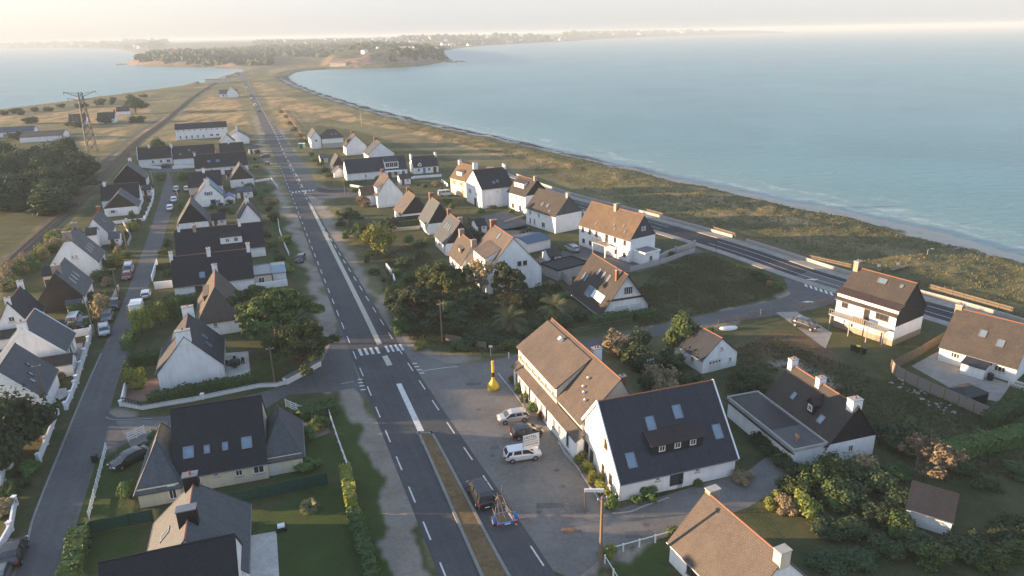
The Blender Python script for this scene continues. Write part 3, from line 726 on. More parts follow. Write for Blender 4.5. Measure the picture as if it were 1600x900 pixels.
# ---------------------------------------------------------------- house builder
class Block:
    """one roofed volume of a building; u runs along the ridge, v across it (A slope = -v, B slope = +v)"""
    def __init__(s, root, x0, x1, y0, y1, ze, rise, ridge='x', hip=(0, 0), wall='white', roof='slate', ov=.3, gov=.12, t=.14, zb=0.0,
                 zB=None, off=0.0, clad=None, cap='ridge', verge=None, gut=True, flat=False, walls=True, plinth=None, hipz=None):
        s.root = root; s.ridge = ridge; s.x0, s.x1, s.y0, s.y1 = x0, x1, y0, y1; s.ze = ze; s.zb = zb
        cx, cy = (x0+x1)/2, (y0+y1)/2
        s.cx, s.cy = cx, cy
        if ridge == 'x': s.L, s.Wd = x1-x0, y1-y0
        else: s.L, s.Wd = y1-y0, x1-x0
        s.zA = ze; s.zB = ze if zB is None else zB; s.zr = ze+rise; s.off = off
        hw = s.Wd/2; s.tA = (s.zr-s.zA)/(hw+off); s.tB = (s.zr-s.zB)/(hw-off)
        s.hip = hip
        wm = M[wall]
        # walls with their gables
        g = .06
        zr_w = s.zr-.10
        sec = [(-hw, zb), (hw, zb), (hw, s.zB-.02), (off, zr_w), (-hw, s.zA-.02)]
        m = MB(); hL = s.L/2
        if walls:
            if hip[0] > 0 or hip[1] > 0 or flat:
                pass
            c0 = [s.m(-hL, v, z) for v, z in sec]; c1 = [s.m(hL, v, z) for v, z in sec]
            def end(c, h):
                if h > 0 or flat: m.poly([c[0], c[1], c[2], c[4]])
                else: m.poly(c)
            end(c0, hip[0]); end(c1, hip[1])
            m.poly([c0[0], c1[0], c1[4], c0[4]]); m.poly([c0[1], c1[1], c1[2], c0[2]])
            s.wall = m.build('wall', wm, root)
        if plinth:
            p = MB(); p.box(x0-.03, x1+.03, y0-.03, y1+.03, zb, zb+plinth[1]); p.build('plinth', M[plinth[0]], root)
        if flat:
            p = MB(); p.box(x0-.15, x1+.15, y0-.15, y1+.15, ze-.05, ze+.12); r_ = p.build('roof', M[roof], root)
            q = MB(); k = .16
            for b in ((x0-.17, x1+.17, y0-.17, y0-.02), (x0-.17, x1+.17, y1+.02, y1+.17), (x0-.17, x0-.02, y0-.02, y1+.02), (x1+.02, x1+.17, y0-.02, y1+.02)):
                q.box(*b, ze-.07, ze+.12+k)
            q.build('parapet', M[cap if cap in M else 'zinc'], r_); s.roof = r_; return
        # roof: closed slab, hipped or gabled ends
        eo = ov; zAo = s.zA-eo*s.tA; zBo = s.zB-eo*s.tB
        def endu(h, sgn): return sgn*(hL+(gov if h == 0 else ov))
        u0, u1 = endu(hip[0], -1), endu(hip[1], 1)
        def hb(h, sgn):                                  # ridge end
            return sgn*(hL-h) if h > 0 else sgn*(hL+gov)
        r0, r1 = hb(hip[0], -1), hb(hip[1], 1)
        E = [(u0, -hw-eo, zAo), (u1, -hw-eo, zAo), (u1, hw+eo, zBo), (u0, hw+eo, zBo)]
        Rg = [(r0, off, s.zr), (r1, off, s.zr)]
        m = MB()
        lA = math.hypot(hw+off+eo, s.zr-zAo); lB = math.hypot(hw-off+eo, s.zr-zBo)
        T = lambda p, dz=0: s.m(p[0], p[1], p[2]+dz)
        m.poly([T(E[0]), T(E[1]), T(Rg[1]), T(Rg[0])], [(u0, 0), (u1, 0), (r1, lA), (r0, lA)])
        m.poly([T(E[2]), T(E[3]), T(Rg[0]), T(Rg[1])], [(u1, 0), (u0, 0), (r0, lB), (r1, lB)])
        m.poly([T(E[0], -t), T(Rg[0], -t), T(Rg[1], -t), T(E[1], -t)]); m.poly([T(E[2], -t), T(Rg[1], -t), T(Rg[0], -t), T(E[3], -t)])
        m.poly([T(E[0]), T(E[0], -t), T(E[1], -t), T(E[1])]); m.poly([T(E[2]), T(E[2], -t), T(E[3], -t), T(E[3])])
        for (a, b, r_, h) in ((E[3], E[0], Rg[0], hip[0]), (E[1], E[2], Rg[1], hip[1])):
            if h > 0:
                lh = math.hypot(h+ov, s.zr-zAo); w = hw+eo
                m.poly([T(a), T(b), T(r_)], [(-w, 0), (w, 0), (0, lh)]); m.poly([T(b, -t), T(a, -t), T(r_, -t)])
                m.poly([T(a), T(a, -t), T(b, -t), T(b)])
            else:
                m.poly([T(a), T(r_), T(r_, -t), T(a, -t)]); m.poly([T(r_), T(b), T(b, -t), T(r_, -t)])
        s.roof = m.build('roof', M[roof], root)
        if cap:
            m = MB(); m.tube([T(Rg[0], .0), T(Rg[1], .0)], .085, 6)
            s.capo = m.build('ridge_tiles', M[cap], s.roof)
            if hip[0] > 0 or hip[1] > 0:
                for (a, b, r_, h) in ((E[3], E[0], Rg[0], hip[0]), (E[1], E[2], Rg[1], hip[1])):
                    if h > 0:
                        for e_ in (a, b): MB().tube([T(e_, .0), T(r_, .0)], .07, 5).build('hip_tiles', M[roof], s.roof)
        if clad:
            for i, (sg, h) in enumerate(((-1, hip[0]), (1, hip[1]))):
                if h == 0 and clad[i]:
                    zc = clad[2] if len(clad) > 2 else s.zA-.1
                    uu = sg*(hL+.035)
                    va = -hw; vb = hw
                    P = [(va, zc), (vb, zc), (vb, s.zB-.02), (off, zr_w-.03), (va, s.zA-.02)]
                    n = MB()
                    w0 = [s.m(uu, v, z) for v, z in P]; w1 = [s.m(sg*(hL+.005), v, z) for v, z in P]
                    n.poly(w0, [(v, z) for v, z in P])
                    for k in range(5): n.poly([w0[k], w0[(k+1) % 5], w1[(k+1) % 5], w1[k]])
                    n.build('gable_cladding', M[clad[i]], root)
        if verge:
            for uu in (-hL-gov-.04, hL+gov+.04):
                m = MB()
                for (v, z) in ((-hw-eo, zAo), (hw+eo, zBo)):
                    A0 = Vector(s.m(uu, v, z-.02)); B0 = Vector(s.m(uu, off, s.zr-.02))
                    m.bar(A0, B0+(B0-A0).normalized()*.07, .14, .30)
                m.build('verge_board', M[verge], s.roof)
        if gut:
            for (v, z, h) in ((-hw-eo-.05, zAo-.06, 0), (hw+eo+.05, zBo-.06, 0)):
                m = MB(); m.tube([s.m(u0, v, z), s.m(u1, v, z)], .06, 6); m.build('gutter', M['zinc'], root)
    def m(s, u, v, z):
        if s.ridge == 'x': return (s.cx+u, s.cy+v, z)
        return (s.cx-v, s.cy+u, z)
    def slope_z(s, v): return s.zA+(v+s.Wd/2)*s.tA if v < s.off else s.zB+(s.Wd/2-v)*s.tB
    def sl(s, side, t, q, lift=0):
        """point on a slope: t along the ridge 0..1, q up the slope 0..1 ; returns (point, du, dup, n)"""
        sg = -1 if side == 'A' else 1; tt = s.tA if side == 'A' else s.tB
        run = s.Wd/2+s.off if side == 'A' else s.Wd/2-s.off
        v = sg*s.Wd/2-sg*run*q; z = (s.zA if side == 'A' else s.zB)+run*q*tt
        p = Vector(s.m(-s.L/2+s.L*t, v, z)); o = Vector(s.m(0, 0, 0))
        du = (Vector(s.m(1, 0, 0))-o); dv = Vector(s.m(0, -sg, tt))-o; dv.normalize()
        n = du.cross(dv); n = n if n.z > 0 else -n
        return p+n*lift, du, dv, n
    def skylight(s, side, t, q, w=.8, h=1.1, dark=False):
        p, du, dv, n = s.sl(side, t, q, .03)
        m = MB(); f = .07
        for a, b, aw, bh in ((0, h/2, w/2+f, f), (0, -h/2, w/2+f, f), (w/2, 0, f, h/2), (-w/2, 0, f, h/2)):
            m.obox(p+du*a+dv*b, du*aw, dv*bh, n*.07)
        o = m.build('skylight', M['zinc' if not dark else 'black'], s.root)
        g = MB(); g.obox(p, du*(w/2-.01), dv*(h/2-.01), n*.045); g.build('pane', M['skyglass'], o)
    def chimney(s, t, v=0.0, w=.65, l=1.1, h=1.2, mat='white', pots=2, capm='concrete', across=True, base=None):
        u = -s.L/2+s.L*t; zb = min(s.slope_z(v-w/2), s.slope_z(v+w/2))-.6; zt = s.slope_z(v)+h if v else s.zr+h
        hu, hv = (w/2, l/2) if across else (l/2, w/2)
        def bx(m, a, b, c, d, z0, z1):
            P = [s.m(a, c, 0)[:2], s.m(b, c, 0)[:2], s.m(b, d, 0)[:2], s.m(a, d, 0)[:2]]; m.prism(P, z0, z1)
        m = MB(); bx(m, u-hu, u+hu, v-hv, v+hv, base if base is not None else zb, zt); c = m.build('chimney', M[mat], s.roof)
        m = MB(); bx(m, u-hu-.06, u+hu+.06, v-hv-.06, v+hv+.06, zt, zt+.1); m.build('chimney_cap', M[capm], c)
        for k in range(pots):
            o = (k-(pots-1)/2)*.4; q = s.m(u, v+o, zt+.1) if across else s.m(u+o, v, zt+.1)
            MB().tube([q, (q[0], q[1], q[2]+.32)], [.12, .10], 8).build('chimney_pot', M['brick'], c)
        return c
    def shed_dormer(s, side, t0, t1, q0, hd, k=.2, wall='white', roof=None, wins=(), cheek=None, ov=.15, fr='frame'):
        sg = -1 if side == 'A' else 1; tt = s.tA if side == 'A' else s.tB
        run = s.Wd/2+s.off if side == 'A' else s.Wd/2-s.off
        vf = sg*(s.Wd/2-run*q0); z0 = s.slope_z(vf); u0 = -s.L/2+s.L*t0; u1 = -s.L/2+s.L*t1
        dv = hd/(tt-k); vb = vf-sg*dv; zt = z0+hd; zm = zt+k*dv
        m = MB(); P = [(vf, z0-.15), (vf, zt), (vb, zm), (vb, zm-.15*tt)]
        for u in (u0, u1): m.poly([s.m(u, v, z) for v, z in P])
        for i in range(4):
            a, b = P[i], P[(i+1) % 4]; m.poly([s.m(u0, *a), s.m(u1, *a), s.m(u1, *b), s.m(u0, *b)])
        d = m.build('dormer', M[wall], s.root)
        m = MB(); vo = vf+sg*ov; zo = zt-k*ov; a0, a1 = u0-ov*.7, u1+ov*.7
        top = [(vo, zo), (vb, zm)]; th = .1
        A_ = [s.m(a0, vo, zo+th), s.m(a1, vo, zo+th), s.m(a1, vb, zm+th), s.m(a0, vb, zm+th)]
        B_ = [s.m(a0, vo, zo+.005), s.m(a1, vo, zo+.005), s.m(a1, vb, zm+.005), s.m(a0, vb, zm+.005)]
        m.poly(A_, [(a0, 0), (a1, 0), (a1, dv+ov), (a0, dv+ov)]); m.poly(B_[::-1])
        for i in range(4): j = (i+1) % 4; m.poly([A_[i], B_[i], B_[j], A_[j]])
        m.build('dormer_roof', roof or s.roof.data.materials[0], d)
        du = Vector(s.m(1, 0, 0))-Vector(s.m(0, 0, 0)); nn = Vector(s.m(0, sg, 0))-Vector(s.m(0, 0, 0))
        for (t, w, h) in wins:
            p = Vector(s.m(u0+(u1-u0)*t, vf, z0+hd*.52)); window_at(d, p, du, nn, w, h, sub=True, fr=fr)
        return d
    def gable_dormer(s, side, t, q0, w, hd, rise=.8, wall='white', win=(.7, .8), roof=None):
        sg = -1 if side == 'A' else 1; tt = s.tA if side == 'A' else s.tB
        run = s.Wd/2+s.off if side == 'A' else s.Wd/2-s.off
        vf = sg*(s.Wd/2-run*q0); z0 = s.slope_z(vf); uc = -s.L/2+s.L*t
        m = MB(); zt = z0+hd; back = lambda z: vf-sg*((z-z0)/tt+.1)
        a, b = uc-w/2, uc+w/2
        F_ = [(a, z0-.15), (b, z0-.15), (b, zt), (uc, zt+rise), (a, zt)]
        m.poly([s.m(u, vf, z) for u, z in F_])
        for (u, z), (u2, z2) in zip(F_[1:], F_[2:]+F_[:1]): m.poly([s.m(u, vf, z), s.m(u2, vf, z2), s.m(u2, back(z2), z2), s.m(u, back(z), z)])
        d = m.build('dormer', M[wall], s.root)
        m = MB(); o = .12; vo = vf+sg*o; sl_ = rise/(w/2)
        for sgn in (-1, 1):
            e = uc+sgn*(w/2+o); ze = zt-o*sl_
            A_ = [s.m(e, vo, ze+.08), s.m(uc, vo, zt+rise+.08), s.m(uc, back(zt+rise), zt+rise+.08), s.m(e, back(ze), ze+.08)]
            B_ = [(p[0], p[1], p[2]-.075) for p in A_]
            m.poly(A_, [(0, 0), (0, 1), (1.5, 1), (1.5, 0)]); m.poly(B_[::-1])
            for i in range(4): j = (i+1) % 4; m.poly([A_[i], B_[i], B_[j], A_[j]])
        m.build('dormer_roof', roof or s.roof.data.materials[0], d)
        du = Vector(s.m(1, 0, 0))-Vector(s.m(0, 0, 0)); nn = Vector(s.m(0, sg, 0))-Vector(s.m(0, 0, 0))
        if win: window_at(d, Vector(s.m(uc, vf, z0+hd*.55)), du, nn, win[0], win[1], sub=True)
        return d
    def face(s, w):
        if w == 'F': return (lambda t, z: Vector((s.x0+(s.x1-s.x0)*t, s.y0, z))), Vector((1, 0, 0)), Vector((0, -1, 0))
        if w == 'B': return (lambda t, z: Vector((s.x0+(s.x1-s.x0)*t, s.y1, z))), Vector((1, 0, 0)), Vector((0, 1, 0))
        if w == 'L': return (lambda t, z: Vector((s.x0, s.y0+(s.y1-s.y0)*t, z))), Vector((0, 1, 0)), Vector((-1, 0, 0))
        return (lambda t, z: Vector((s.x1, s.y0+(s.y1-s.y0)*t, z))), Vector((0, 1, 0)), Vector((1, 0, 0))
    def win(s, w, t, z, ww=1.0, wh=1.1, **k):
        f, du, n = s.face(w); return window_at(s.root, f(t, z), du, n, ww, wh, **k)
    def wins(s, w, L, z, ww=1.0, wh=1.1, **k):
        for t in L: s.win(w, t, z, ww, wh, **k)
    def door(s, w, t, ww=.95, wh=2.05, mat='frame_brown', z0=0.0, glazed=False):
        f, du, n = s.face(w); p = f(t, z0+wh/2)
        m = MB(); m.obox(p, du*ww/2, n*.04, Vector((0, 0, wh/2))); d = m.build('door', M[mat], s.root)
        m = MB(); q = p+du*(ww/2-.1)+n*.06-Vector((0, 0, .05)); m.obox(q, du*.07, n*.03, Vector((0, 0, .02))); m.build('handle', M['metal'], d)
        if glazed:
            m = MB(); m.obox(p+n*.045+Vector((0, 0, .15)), du*(ww/2-.12), n*.012, Vector((0, 0, wh/2-.32))); m.build('pane', M['glass'], d)
        return d
    def garage_door(s, w, t, ww=2.4, wh=2.1, mat='shut_white', panes=4):
        f, du, n = s.face(w); p = f(t, wh/2); m = MB(); m.obox(p, du*ww/2, n*.03, Vector((0, 0, wh/2)))
        for k in range(1, 5): m.obox(p+n*.035+Vector((0, 0, wh*(k/5-.5))), du*(ww/2), n*.006, Vector((0, 0, .02)))
        d = m.build('garage_door', M[mat], s.root)
        if panes:
            for k in range(panes):
                g = MB(); g.obox(p+du*ww*((k+.5)/panes-.5)+n*.04+Vector((0, 0, wh*.28)), du*.14, n*.008, Vector((0, 0, .14))); g.build('pane', M['glass'], d)
def window_at(root, p, du, n, w, h, sub=False, fr='frame', shut=None, mull=1, sill=True, bal=False):
    Z = Vector((0, 0, 1)); m = MB(); f = .05 if w < 1.5 else .06
    for a, b, aw, bh in ((0, h/2-f, w/2, f), (0, -h/2+f, w/2, f), (w/2-f, 0, f, h/2-2*f), (-w/2+f, 0, f, h/2-2*f)):
        m.obox(p+du*a+Z*b+n*.03, du*aw, n*.035, Z*bh)
    for k in range(mull): m.obox(p+du*w*((k+1)/(mull+1)-.5)+n*.03, du*.03, n*.03, Z*(h/2-2*f))
    o = m.build('window', M[fr], root)
    if sub: g = MB(); g.obox(p+n*.015, du*(w/2-.04), n*.02, Z*(h/2-.04)); g.build('pane', M['glass'], root); 
    else:
        g = MB(); g.obox(p+n*.015, du*(w/2-.04), n*.02, Z*(h/2-.04)); g.build('pane', M['glass'], o)
    if sub: return o
    if sill: g = MB(); g.obox(p-Z*(h/2+.04)+n*.07, du*(w/2+.08), n*.08, Z*.035); g.build('sill', M['concrete'], o)
    if shut:
        for sg in (-1, 1):
            g = MB(); g.obox(p+du*sg*(w/2+w*.26)+n*.03, du*w*.24, n*.025, Z*h/2); g.build('shutter', M[shut], o)
    return o
def frame_of(P1, P2, z, az=None):
    A = at(*P1, z); B = at(*P2, z)
    if az is None: e = (B.xy-A.xy); w = e.length; e.normalize()
    else:
        e = Vector((math.sin(R(az)), math.cos(R(az)))); dB = (B.xy-A.xy)
        w = dB.length; mid = (A.xy+B.xy)/2; A = Vector((*(mid-e*w/2), z))
    n = Vector((-e.y, e.x)); return A.xy, e, n, w
def house(label, P1, P2, dim, z, cat='house', group=None, name='house', az=None):
    """the front wall runs between the pixels P1 and P2 at height z; dim = depth in metres or ('R'|'L', pixel of the back corner)"""
    A, e, n, w = frame_of(P1, P2, z, az)
    if isinstance(dim, tuple):
        q = at(*dim[1], z).xy; base = A if dim[0] == 'L' else A+e*w; d = abs((q-base).dot(n))
    else: d = dim
    c = A+e*w/2+n*d/2
    root = empty(name, (c.x, c.y, 0), math.atan2(e.y, e.x)); tag(root, label, cat, group)
    root['_'] = 0; del root['_']
    global HDBG
    HDBG.append((label[:40], round(w, 1), round(d, 1), round(math.degrees(math.atan2(e.x, e.y)), 0), round(c.x, 1), round(c.y, 1)))
    return root, w, d
HDBG = []
def H(label, P1, P2, dim, z, ridge='x', rise=None, pitch=43, **k):
    nm = k.pop('name', 'house'); cat = k.pop('cat', 'house'); az = k.pop('az', None)
    root, w, d = house(label, P1, P2, dim, z, name=nm, cat=cat, az=az)
    span = d if ridge == 'x' else w
    if rise is None: rise = span/2*math.tan(R(pitch))
    return Block(root, -w/2, w/2, -d/2, d/2, z, rise, ridge, **k)
# ================================================================ BUILDINGS
# ---- the hotel: long old house with raised roof, and the big slate wing
b = H('white hotel wing with large dark slate roof, four skylights and sunlit gable', (968,750), (1150,710), ('L', (905,666)), 2.7, rise=6.4, roof='slate', verge='white', name='hotel_wing', cat='hotel', ov=.35)
for t, q, w, h in ((.13,.20,.95,1.5), (.905,.33,.95,1.5), (.37,.60,.95,1.4), (.62,.68,.95,1.4)): b.skylight('A', t, q, w, h)
d = b.shed_dormer('A', .30, .745, .20, 1.35, k=.35, wall='slate_black', roof=M['shingle_dark'], wins=[(.2,.75,.75),(.5,.75,.75),(.8,.75,.75)], ov=.35)
b.win('F', .32, 1.9, .55, .7); b.win('F', .66, 1.9, .55, .7); b.door('F', .475, 1.7, 2.1, 'frame', glazed=True); b.door('F', .52, .8, 2.1, 'frame', glazed=True)
b.win('L', .30, 5.1, .8, 1.3, fr='frame_brown'); b.wins('L', (.18, .35), 1.5, .7, 1.2, fr='frame_brown'); b.win('L', .74, 1.6, .9, 1.3, fr='frame_brown')
b.door('L', .62, .9, 2.05, 'frame_brown')

root, w, d = house('long old hotel house with weathered brown slates and small upper windows above a lean-to', (817,552), (905,660), 8.5, 4.6, name='hotel_house', cat='hotel', az=160)
HW, HD = w, d
b = Block(root, -w/2, w/2, -d/2, d/2, 4.6, 4.6, 'x', roof='slate_tan', wall='sand_wall', ov=.3, zB=3.0, off=.6)
# raised upper storey along the front, its flatter roof dying into the main slope
zf = 5.55; yf = -d/2-.55; yb = -d/2+4.3; zb_ = b.slope_z(yb)+.08; xr = -w/2+w*.66
m = MB()
for xx in (-w/2-.1, xr): m.poly([(xx, yf+.3, 2.9), (xx, yf+.3, zf-.05), (xx, yb, zb_-.1), (xx, yb, 2.9)])
m.poly([(-w/2-.1, yf+.3, 2.9), (xr, yf+.3, 2.9), (xr, yf+.3, zf-.05), (-w/2-.1, yf+.3, zf-.05)])
up = m.build('upper_storey', M['sand_wall'], root)
m = MB(); A_ = [(-w/2-.3, yf+.05, zf), (xr+.15, yf+.05, zf), (xr+.15, yb, zb_), (-w/2-.3, yb, zb_)]; L_ = math.hypot(yb-yf, zb_-zf)
m.poly([(x, y, z+.14) for x, y, z in A_], [(0, 0), (w, 0), (w, L_), (0, L_)]); m.poly(A_[::-1])
for i in range(4): j = (i+1) % 4; m.poly([(*A_[i][:2], A_[i][2]+.14), A_[i], A_[j], (*A_[j][:2], A_[j][2]+.14)])
m.build('raised_roof', M['slate_tan'], root)
for k in range(6): window_at(root, Vector((-w/2+w*(.05+.112*k), yf+.3, 4.5)), Vector((1, 0, 0)), Vector((0, -1, 0)), .9, .8)
# ground floor front under the lean-to roof
yl = yf-.85
m = MB(); m.box(-w/2, w/2+1.0, yl+.35, yf+.3, 0, 2.78); m.build('front_room', M['white'], root)
m = MB(); A_ = [(-w/2-.3, yl+.05, 2.7), (w/2+1.1, yl+.05, 2.7), (w/2+1.1, yf+.32, 3.45), (-w/2-.3, yf+.32, 3.45)]
m.poly([(x, y, z+.12) for x, y, z in A_], [(0, 0), (w, 0), (w, 1.4), (0, 1.4)]); m.poly(A_[::-1])
for i in range(4): j = (i+1) % 4; m.poly([(*A_[i][:2], A_[i][2]+.12), A_[i], A_[j], (*A_[j][:2], A_[j][2]+.12)])
m.build('lean_to_roof', M['slate_tan'], root)
for k, t in enumerate((.06, .13, .24, .31, .42, .52, .60, .72, .80, .92)):
    o = window_at(root, Vector((-w/2+w*t, yl+.35, 1.45)), Vector((1, 0, 0)), Vector((0, -1, 0)), 1.1 if k % 3 else .9, 1.6 if k % 3 else 2.1, mull=2 if k % 3 else 0, sill=False)
for x, q in ((.30, .52),): 
    p, du, dv, n = b.sl('A', x, .80, .2); mm = MB(); mm.obox(p+n*.35, du*.25, dv*.25, n*.3); mm.build('roof_vent', M['white'], b.roof)
for x, q in ((.80, .45), (.84, .38), (.78,.62), (.9,.3)):
    p, du, dv, n = b.sl('A', x, q, .1); mm = MB(); mm.obox(p+n*.1, du*.1, dv*.1, n*.18); mm.build('roof_vent', M['white'], b.roof)
b.chimney(.56, 1.9, w=.8, l=1.2, h=2.1, mat='white', pots=2); b.chimney(.93, 1.6, w=.6, l=.7, h=1.2, mat='brick', pots=1)

b = H('small white garage house with brown slate roof and a white up-and-over door', (1099,561), (1152,548), ('L', (1058,534)), 2.4, 'y', rise=2.7, roof='slate', name='garage', cat='garage')
b.garage_door('F', .35, 2.2, 1.9); b.win('F', .52, 3.4, .5, .6); b.win('F', .80, 1.3, .55, .7); b.win('L', .35, 1.4, .7, .9); b.roof.color = (1, 1, 1, 1)

# ---- right-hand side, by the shore
b = H('two storey white house with slate hung end, long dark dormer and balcony', (1305,465), (1405,491), 8.2, 5.2, rise=4.4, az=147, roof='slate_brown', clad=(None, 'slate_black', 3.2), plinth=('stone', 1.0))
d = b.shed_dormer('A', -.01, 1.01, .03, .75, k=.42, wall='white', roof=M['shingle_dark'], ov=.35)
b.skylight('A', .52, .80, 1.3, .8); b.skylight('A', .83, .80, .4, .45); b.chimney(.03, 0, .8, 1.2, 1.0, 'stone', 1)
b.win('F', .15, 4.2, 1.1, .9, fr='frame_brown'); b.win('F', .78, 4.2, 2.1, 1.1, fr='frame_brown', mull=2); b.door('F', .53, 1.0, 2.1, 'frame_brown', 2.9, glazed=True)
m = MB(); m.box(-4.8, 4.6, -b.Wd/2-2.1, -b.Wd/2-.02, 2.6, 2.75); bal = m.build('balcony', M['concrete'], b.root)
for x in (-4.6, -1.2, 1.8, 4.4): m = MB(); m.box(x, x+.14, -b.Wd/2-2.0, -b.Wd/2-1.86, 0, 2.6); m.build('balcony_post', M['metal'], bal)
m = MB()
for x in np.linspace(-4.8, 4.5, 26): m.box(x, x+.04, -b.Wd/2-2.08, -b.Wd/2-2.04, 2.75, 3.6)
m.box(-4.8, 4.6, -b.Wd/2-2.1, -b.Wd/2-2.02, 3.6, 3.66); m.build('railing', M['metal'], bal)
m = MB(); m.box(-.9, 1.1, -b.Wd/2-1.9, -b.Wd/2-1.4, 2.75, 3.5); m.build('bench_box', M['wood_pale'], bal)
b.win('F', .3, 1.2, 1.0, .8); b.garage_door('F', .82, 1.9, 2.0, 'concrete', 0)

b = H('white bungalow with lichen brown roof, two skylights and small white porch, at right edge', (1470,537), (1591,571), 8.2, 2.7, rise=4.6, roof='slate_brown', ov=.4)
b.win('F', .22, 1.55, 1.2, .8, mull=2); b.wins('F', (.40, .47), 1.6, .35, .5); b.win('F', .80, 1.45, 1.4, .9, mull=2)
b.skylight('A', .45, .52, .8, 1.0); b.skylight('A', .70, .40, .8, 1.0); b.chimney(.02, .4, .9, 1.2, .9, 'stone', 1)
pb = Block(b.root, -b.L/2+b.L*.38, -b.L/2+b.L*.68, b.y0-2.2, b.y0-.02, 1.75, .45, 'x', wall='white', roof='slate', off=1.0, cap=None, gut=False, ov=.15)
pb.root = b.root

root, w, d = house('white house with three white chimneys, slate dormer and flat roofed annex', (1196,622), (1293,694), ('R', (1369,678)), 2.7)
b = Block(root, -w/2, w/2, -d/2, d/2, 2.7, 4.3, 'x', clad=(None, 'slate_black'), roof='slate_brown', ov=.25, gov=.25)
b.chimney(.02, 0, .7, 1.0, .75, 'white', 1); b.chimney(.47, 0, .65, 1.0, .6, 'white', 1); b.chimney(.96, 0, .95, 1.3, .6, 'white', 1)
b.gable_dormer('A', .60, .30, 1.2, 1.4, .8, wall='slate_black', win=(.7, .8), roof=M['shingle_dark'])
b.skylight('A', .30, .42, .5, .8); b.skylight('A', .76, .34, .7, .9)
f = Block(root, -w/2-1.6, w/2-.2, -d/2-4.3, -d/2-.02, 2.6, .1, 'x', wall='white', roof='asphalt_old', flat=True, cap='concrete')
m = MB(); m.box(-w/2-1.5, w/2-4.6, -d/2-4.0, -d/2-.3, 2.73, 2.76); m.build('roof_felt', M['black'], f.roof)
m = MB(); m.obox((-1.0, -d/2-4.72, 2.45), (w/2+.9, 0, 0), (0, .42, -.28), (0, .03, .05)); m.build('fascia', M['slate_black'], f.root)
m = MB(); m.tube([(w/2-1.5, -d/2-3, 2.75), (w/2-1.5, -d/2-3, 3.7)], .05, 6); m.box(w/2-1.8, w/2-1.2, -d/2-3.05, -d/2-2.95, 3.3, 3.7); m.build('roof_aerial', M['orange'], f.roof)
b.win('R', .5, 1.5, .7, .9)

b = H('white house with orange ridge tiles and mossy chimney in the lower right corner', (1048,842), (1160,955), 7.6, 2.6, rise=4.0, roof='slate_tan', ov=.3)
b.chimney(.02, .5, .7, 1.2, .8, 'stone', 0); b.chimney(.98, 0, .8, 1.1, .6, 'sand_wall', 0)
b.win('F', .35, 1.4, 1.6, 1.2, fr='frame_brown', mull=2); b.win('F', .8, 1.4, 1.2, 1.2)

b = H('dark roofed outbuilding with one white gable among the bushes at lower right', (1418,790), (1489,812), 4.8, 2.0, rise=1.5, roof='slate_black', cap='slate_black', name='outbuilding', cat='shed')
b.door('R', .5, .8, 1.7, 'frame_brown')

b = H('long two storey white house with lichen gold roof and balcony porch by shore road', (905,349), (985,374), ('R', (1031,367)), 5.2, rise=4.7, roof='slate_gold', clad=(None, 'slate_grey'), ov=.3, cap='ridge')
b.chimney(.50, 0, .8, 1.2, .9, 'stone', 1); b.wins('F', (.08, .22, .36, .72, .90), 4.0, .8, 1.1, fr='frame_brown'); b.wins('F', (.10, .24, .74, .90), 1.4, .8, 1.0, fr='frame_brown')
b.door('F', .56, 1.0, 2.2, 'frame_brown', 2.8, glazed=True)
for t, q in ((.3,.2),(.62,.34),(.66,.2),(.78,.42),(.85,.2)): b.skylight('A', t, q, .35, .5)
b.wins('R', (.45, .55), 7.0, .5, .9)
m = MB(); m.box(-1.5, 3.0, -b.Wd/2-2.2, -b.Wd/2-.02, 2.65, 2.8); bal = m.build('balcony', M['concrete'], b.root)
m = MB()
for x in np.linspace(-1.5, 2.95, 14): m.box(x, x+.05, -b.Wd/2-2.2, -b.Wd/2-2.14, 2.8, 3.65)
m.box(-1.5, 3.0, -b.Wd/2-2.22, -b.Wd/2-2.12, 3.65, 3.72); m.build('railing', M['frame_brown'], bal)
for x in (-1.4, 2.8): m = MB(); m.box(x, x+.2, -b.Wd/2-2.1, -b.Wd/2-1.9, 0, 2.65); m.build('porch_post', M['white'], bal)
ax = Block(b.root, b.x1+.02, b.x1+3.6, b.y0+1.0, b.y1-2.2, 2.6, .1, 'x', wall='white', roof='zinc', flat=True, cap='white')
ax.win('R', .4, 1.4, 1.0, 1.2)

b = H('white slate hung house left of the gold roof', (822,323), (868,337), ('R', (916,331)), 4.6, rise=4.3, roof='slate_brown', clad=(None, 'slate_grey'), cap='slate_brown')
b.chimney(.97, 0, .7, .9, .7, 'concrete', 1); b.skylight('A', .42, .33, .6, .9); b.skylight('A', .60, .33, .6, .9); b.wins('F', (.15, .45), 3.4, .8, 1.0); b.win('F', .6, 1.3, 1.4, 1.3); b.wins('F', (.15, .3), 1.3, .7, 1.6)
b.skylight('A', .75, .12, .5, .4)

b = H('narrow two storey house with sunlit white dormer and dark slate hung end', (793,298), (821,306), 8.0, 5.0, rise=3.9, roof='slate_brown', clad=(None, 'slate_black'))
b.shed_dormer('A', .15, .68, .35, 1.3, .25, wins=[(.3,.8,.8),(.7,.8,.8)]); b.chimney(.9, 0, .6, .8, .8, 'stone', 1); b.wins('F', (.2, .5, .8), 3.6, .8, 1.1); b.wins('F', (.3, .7), 1.2, 1.0, 1.3, fr='frame_brown')

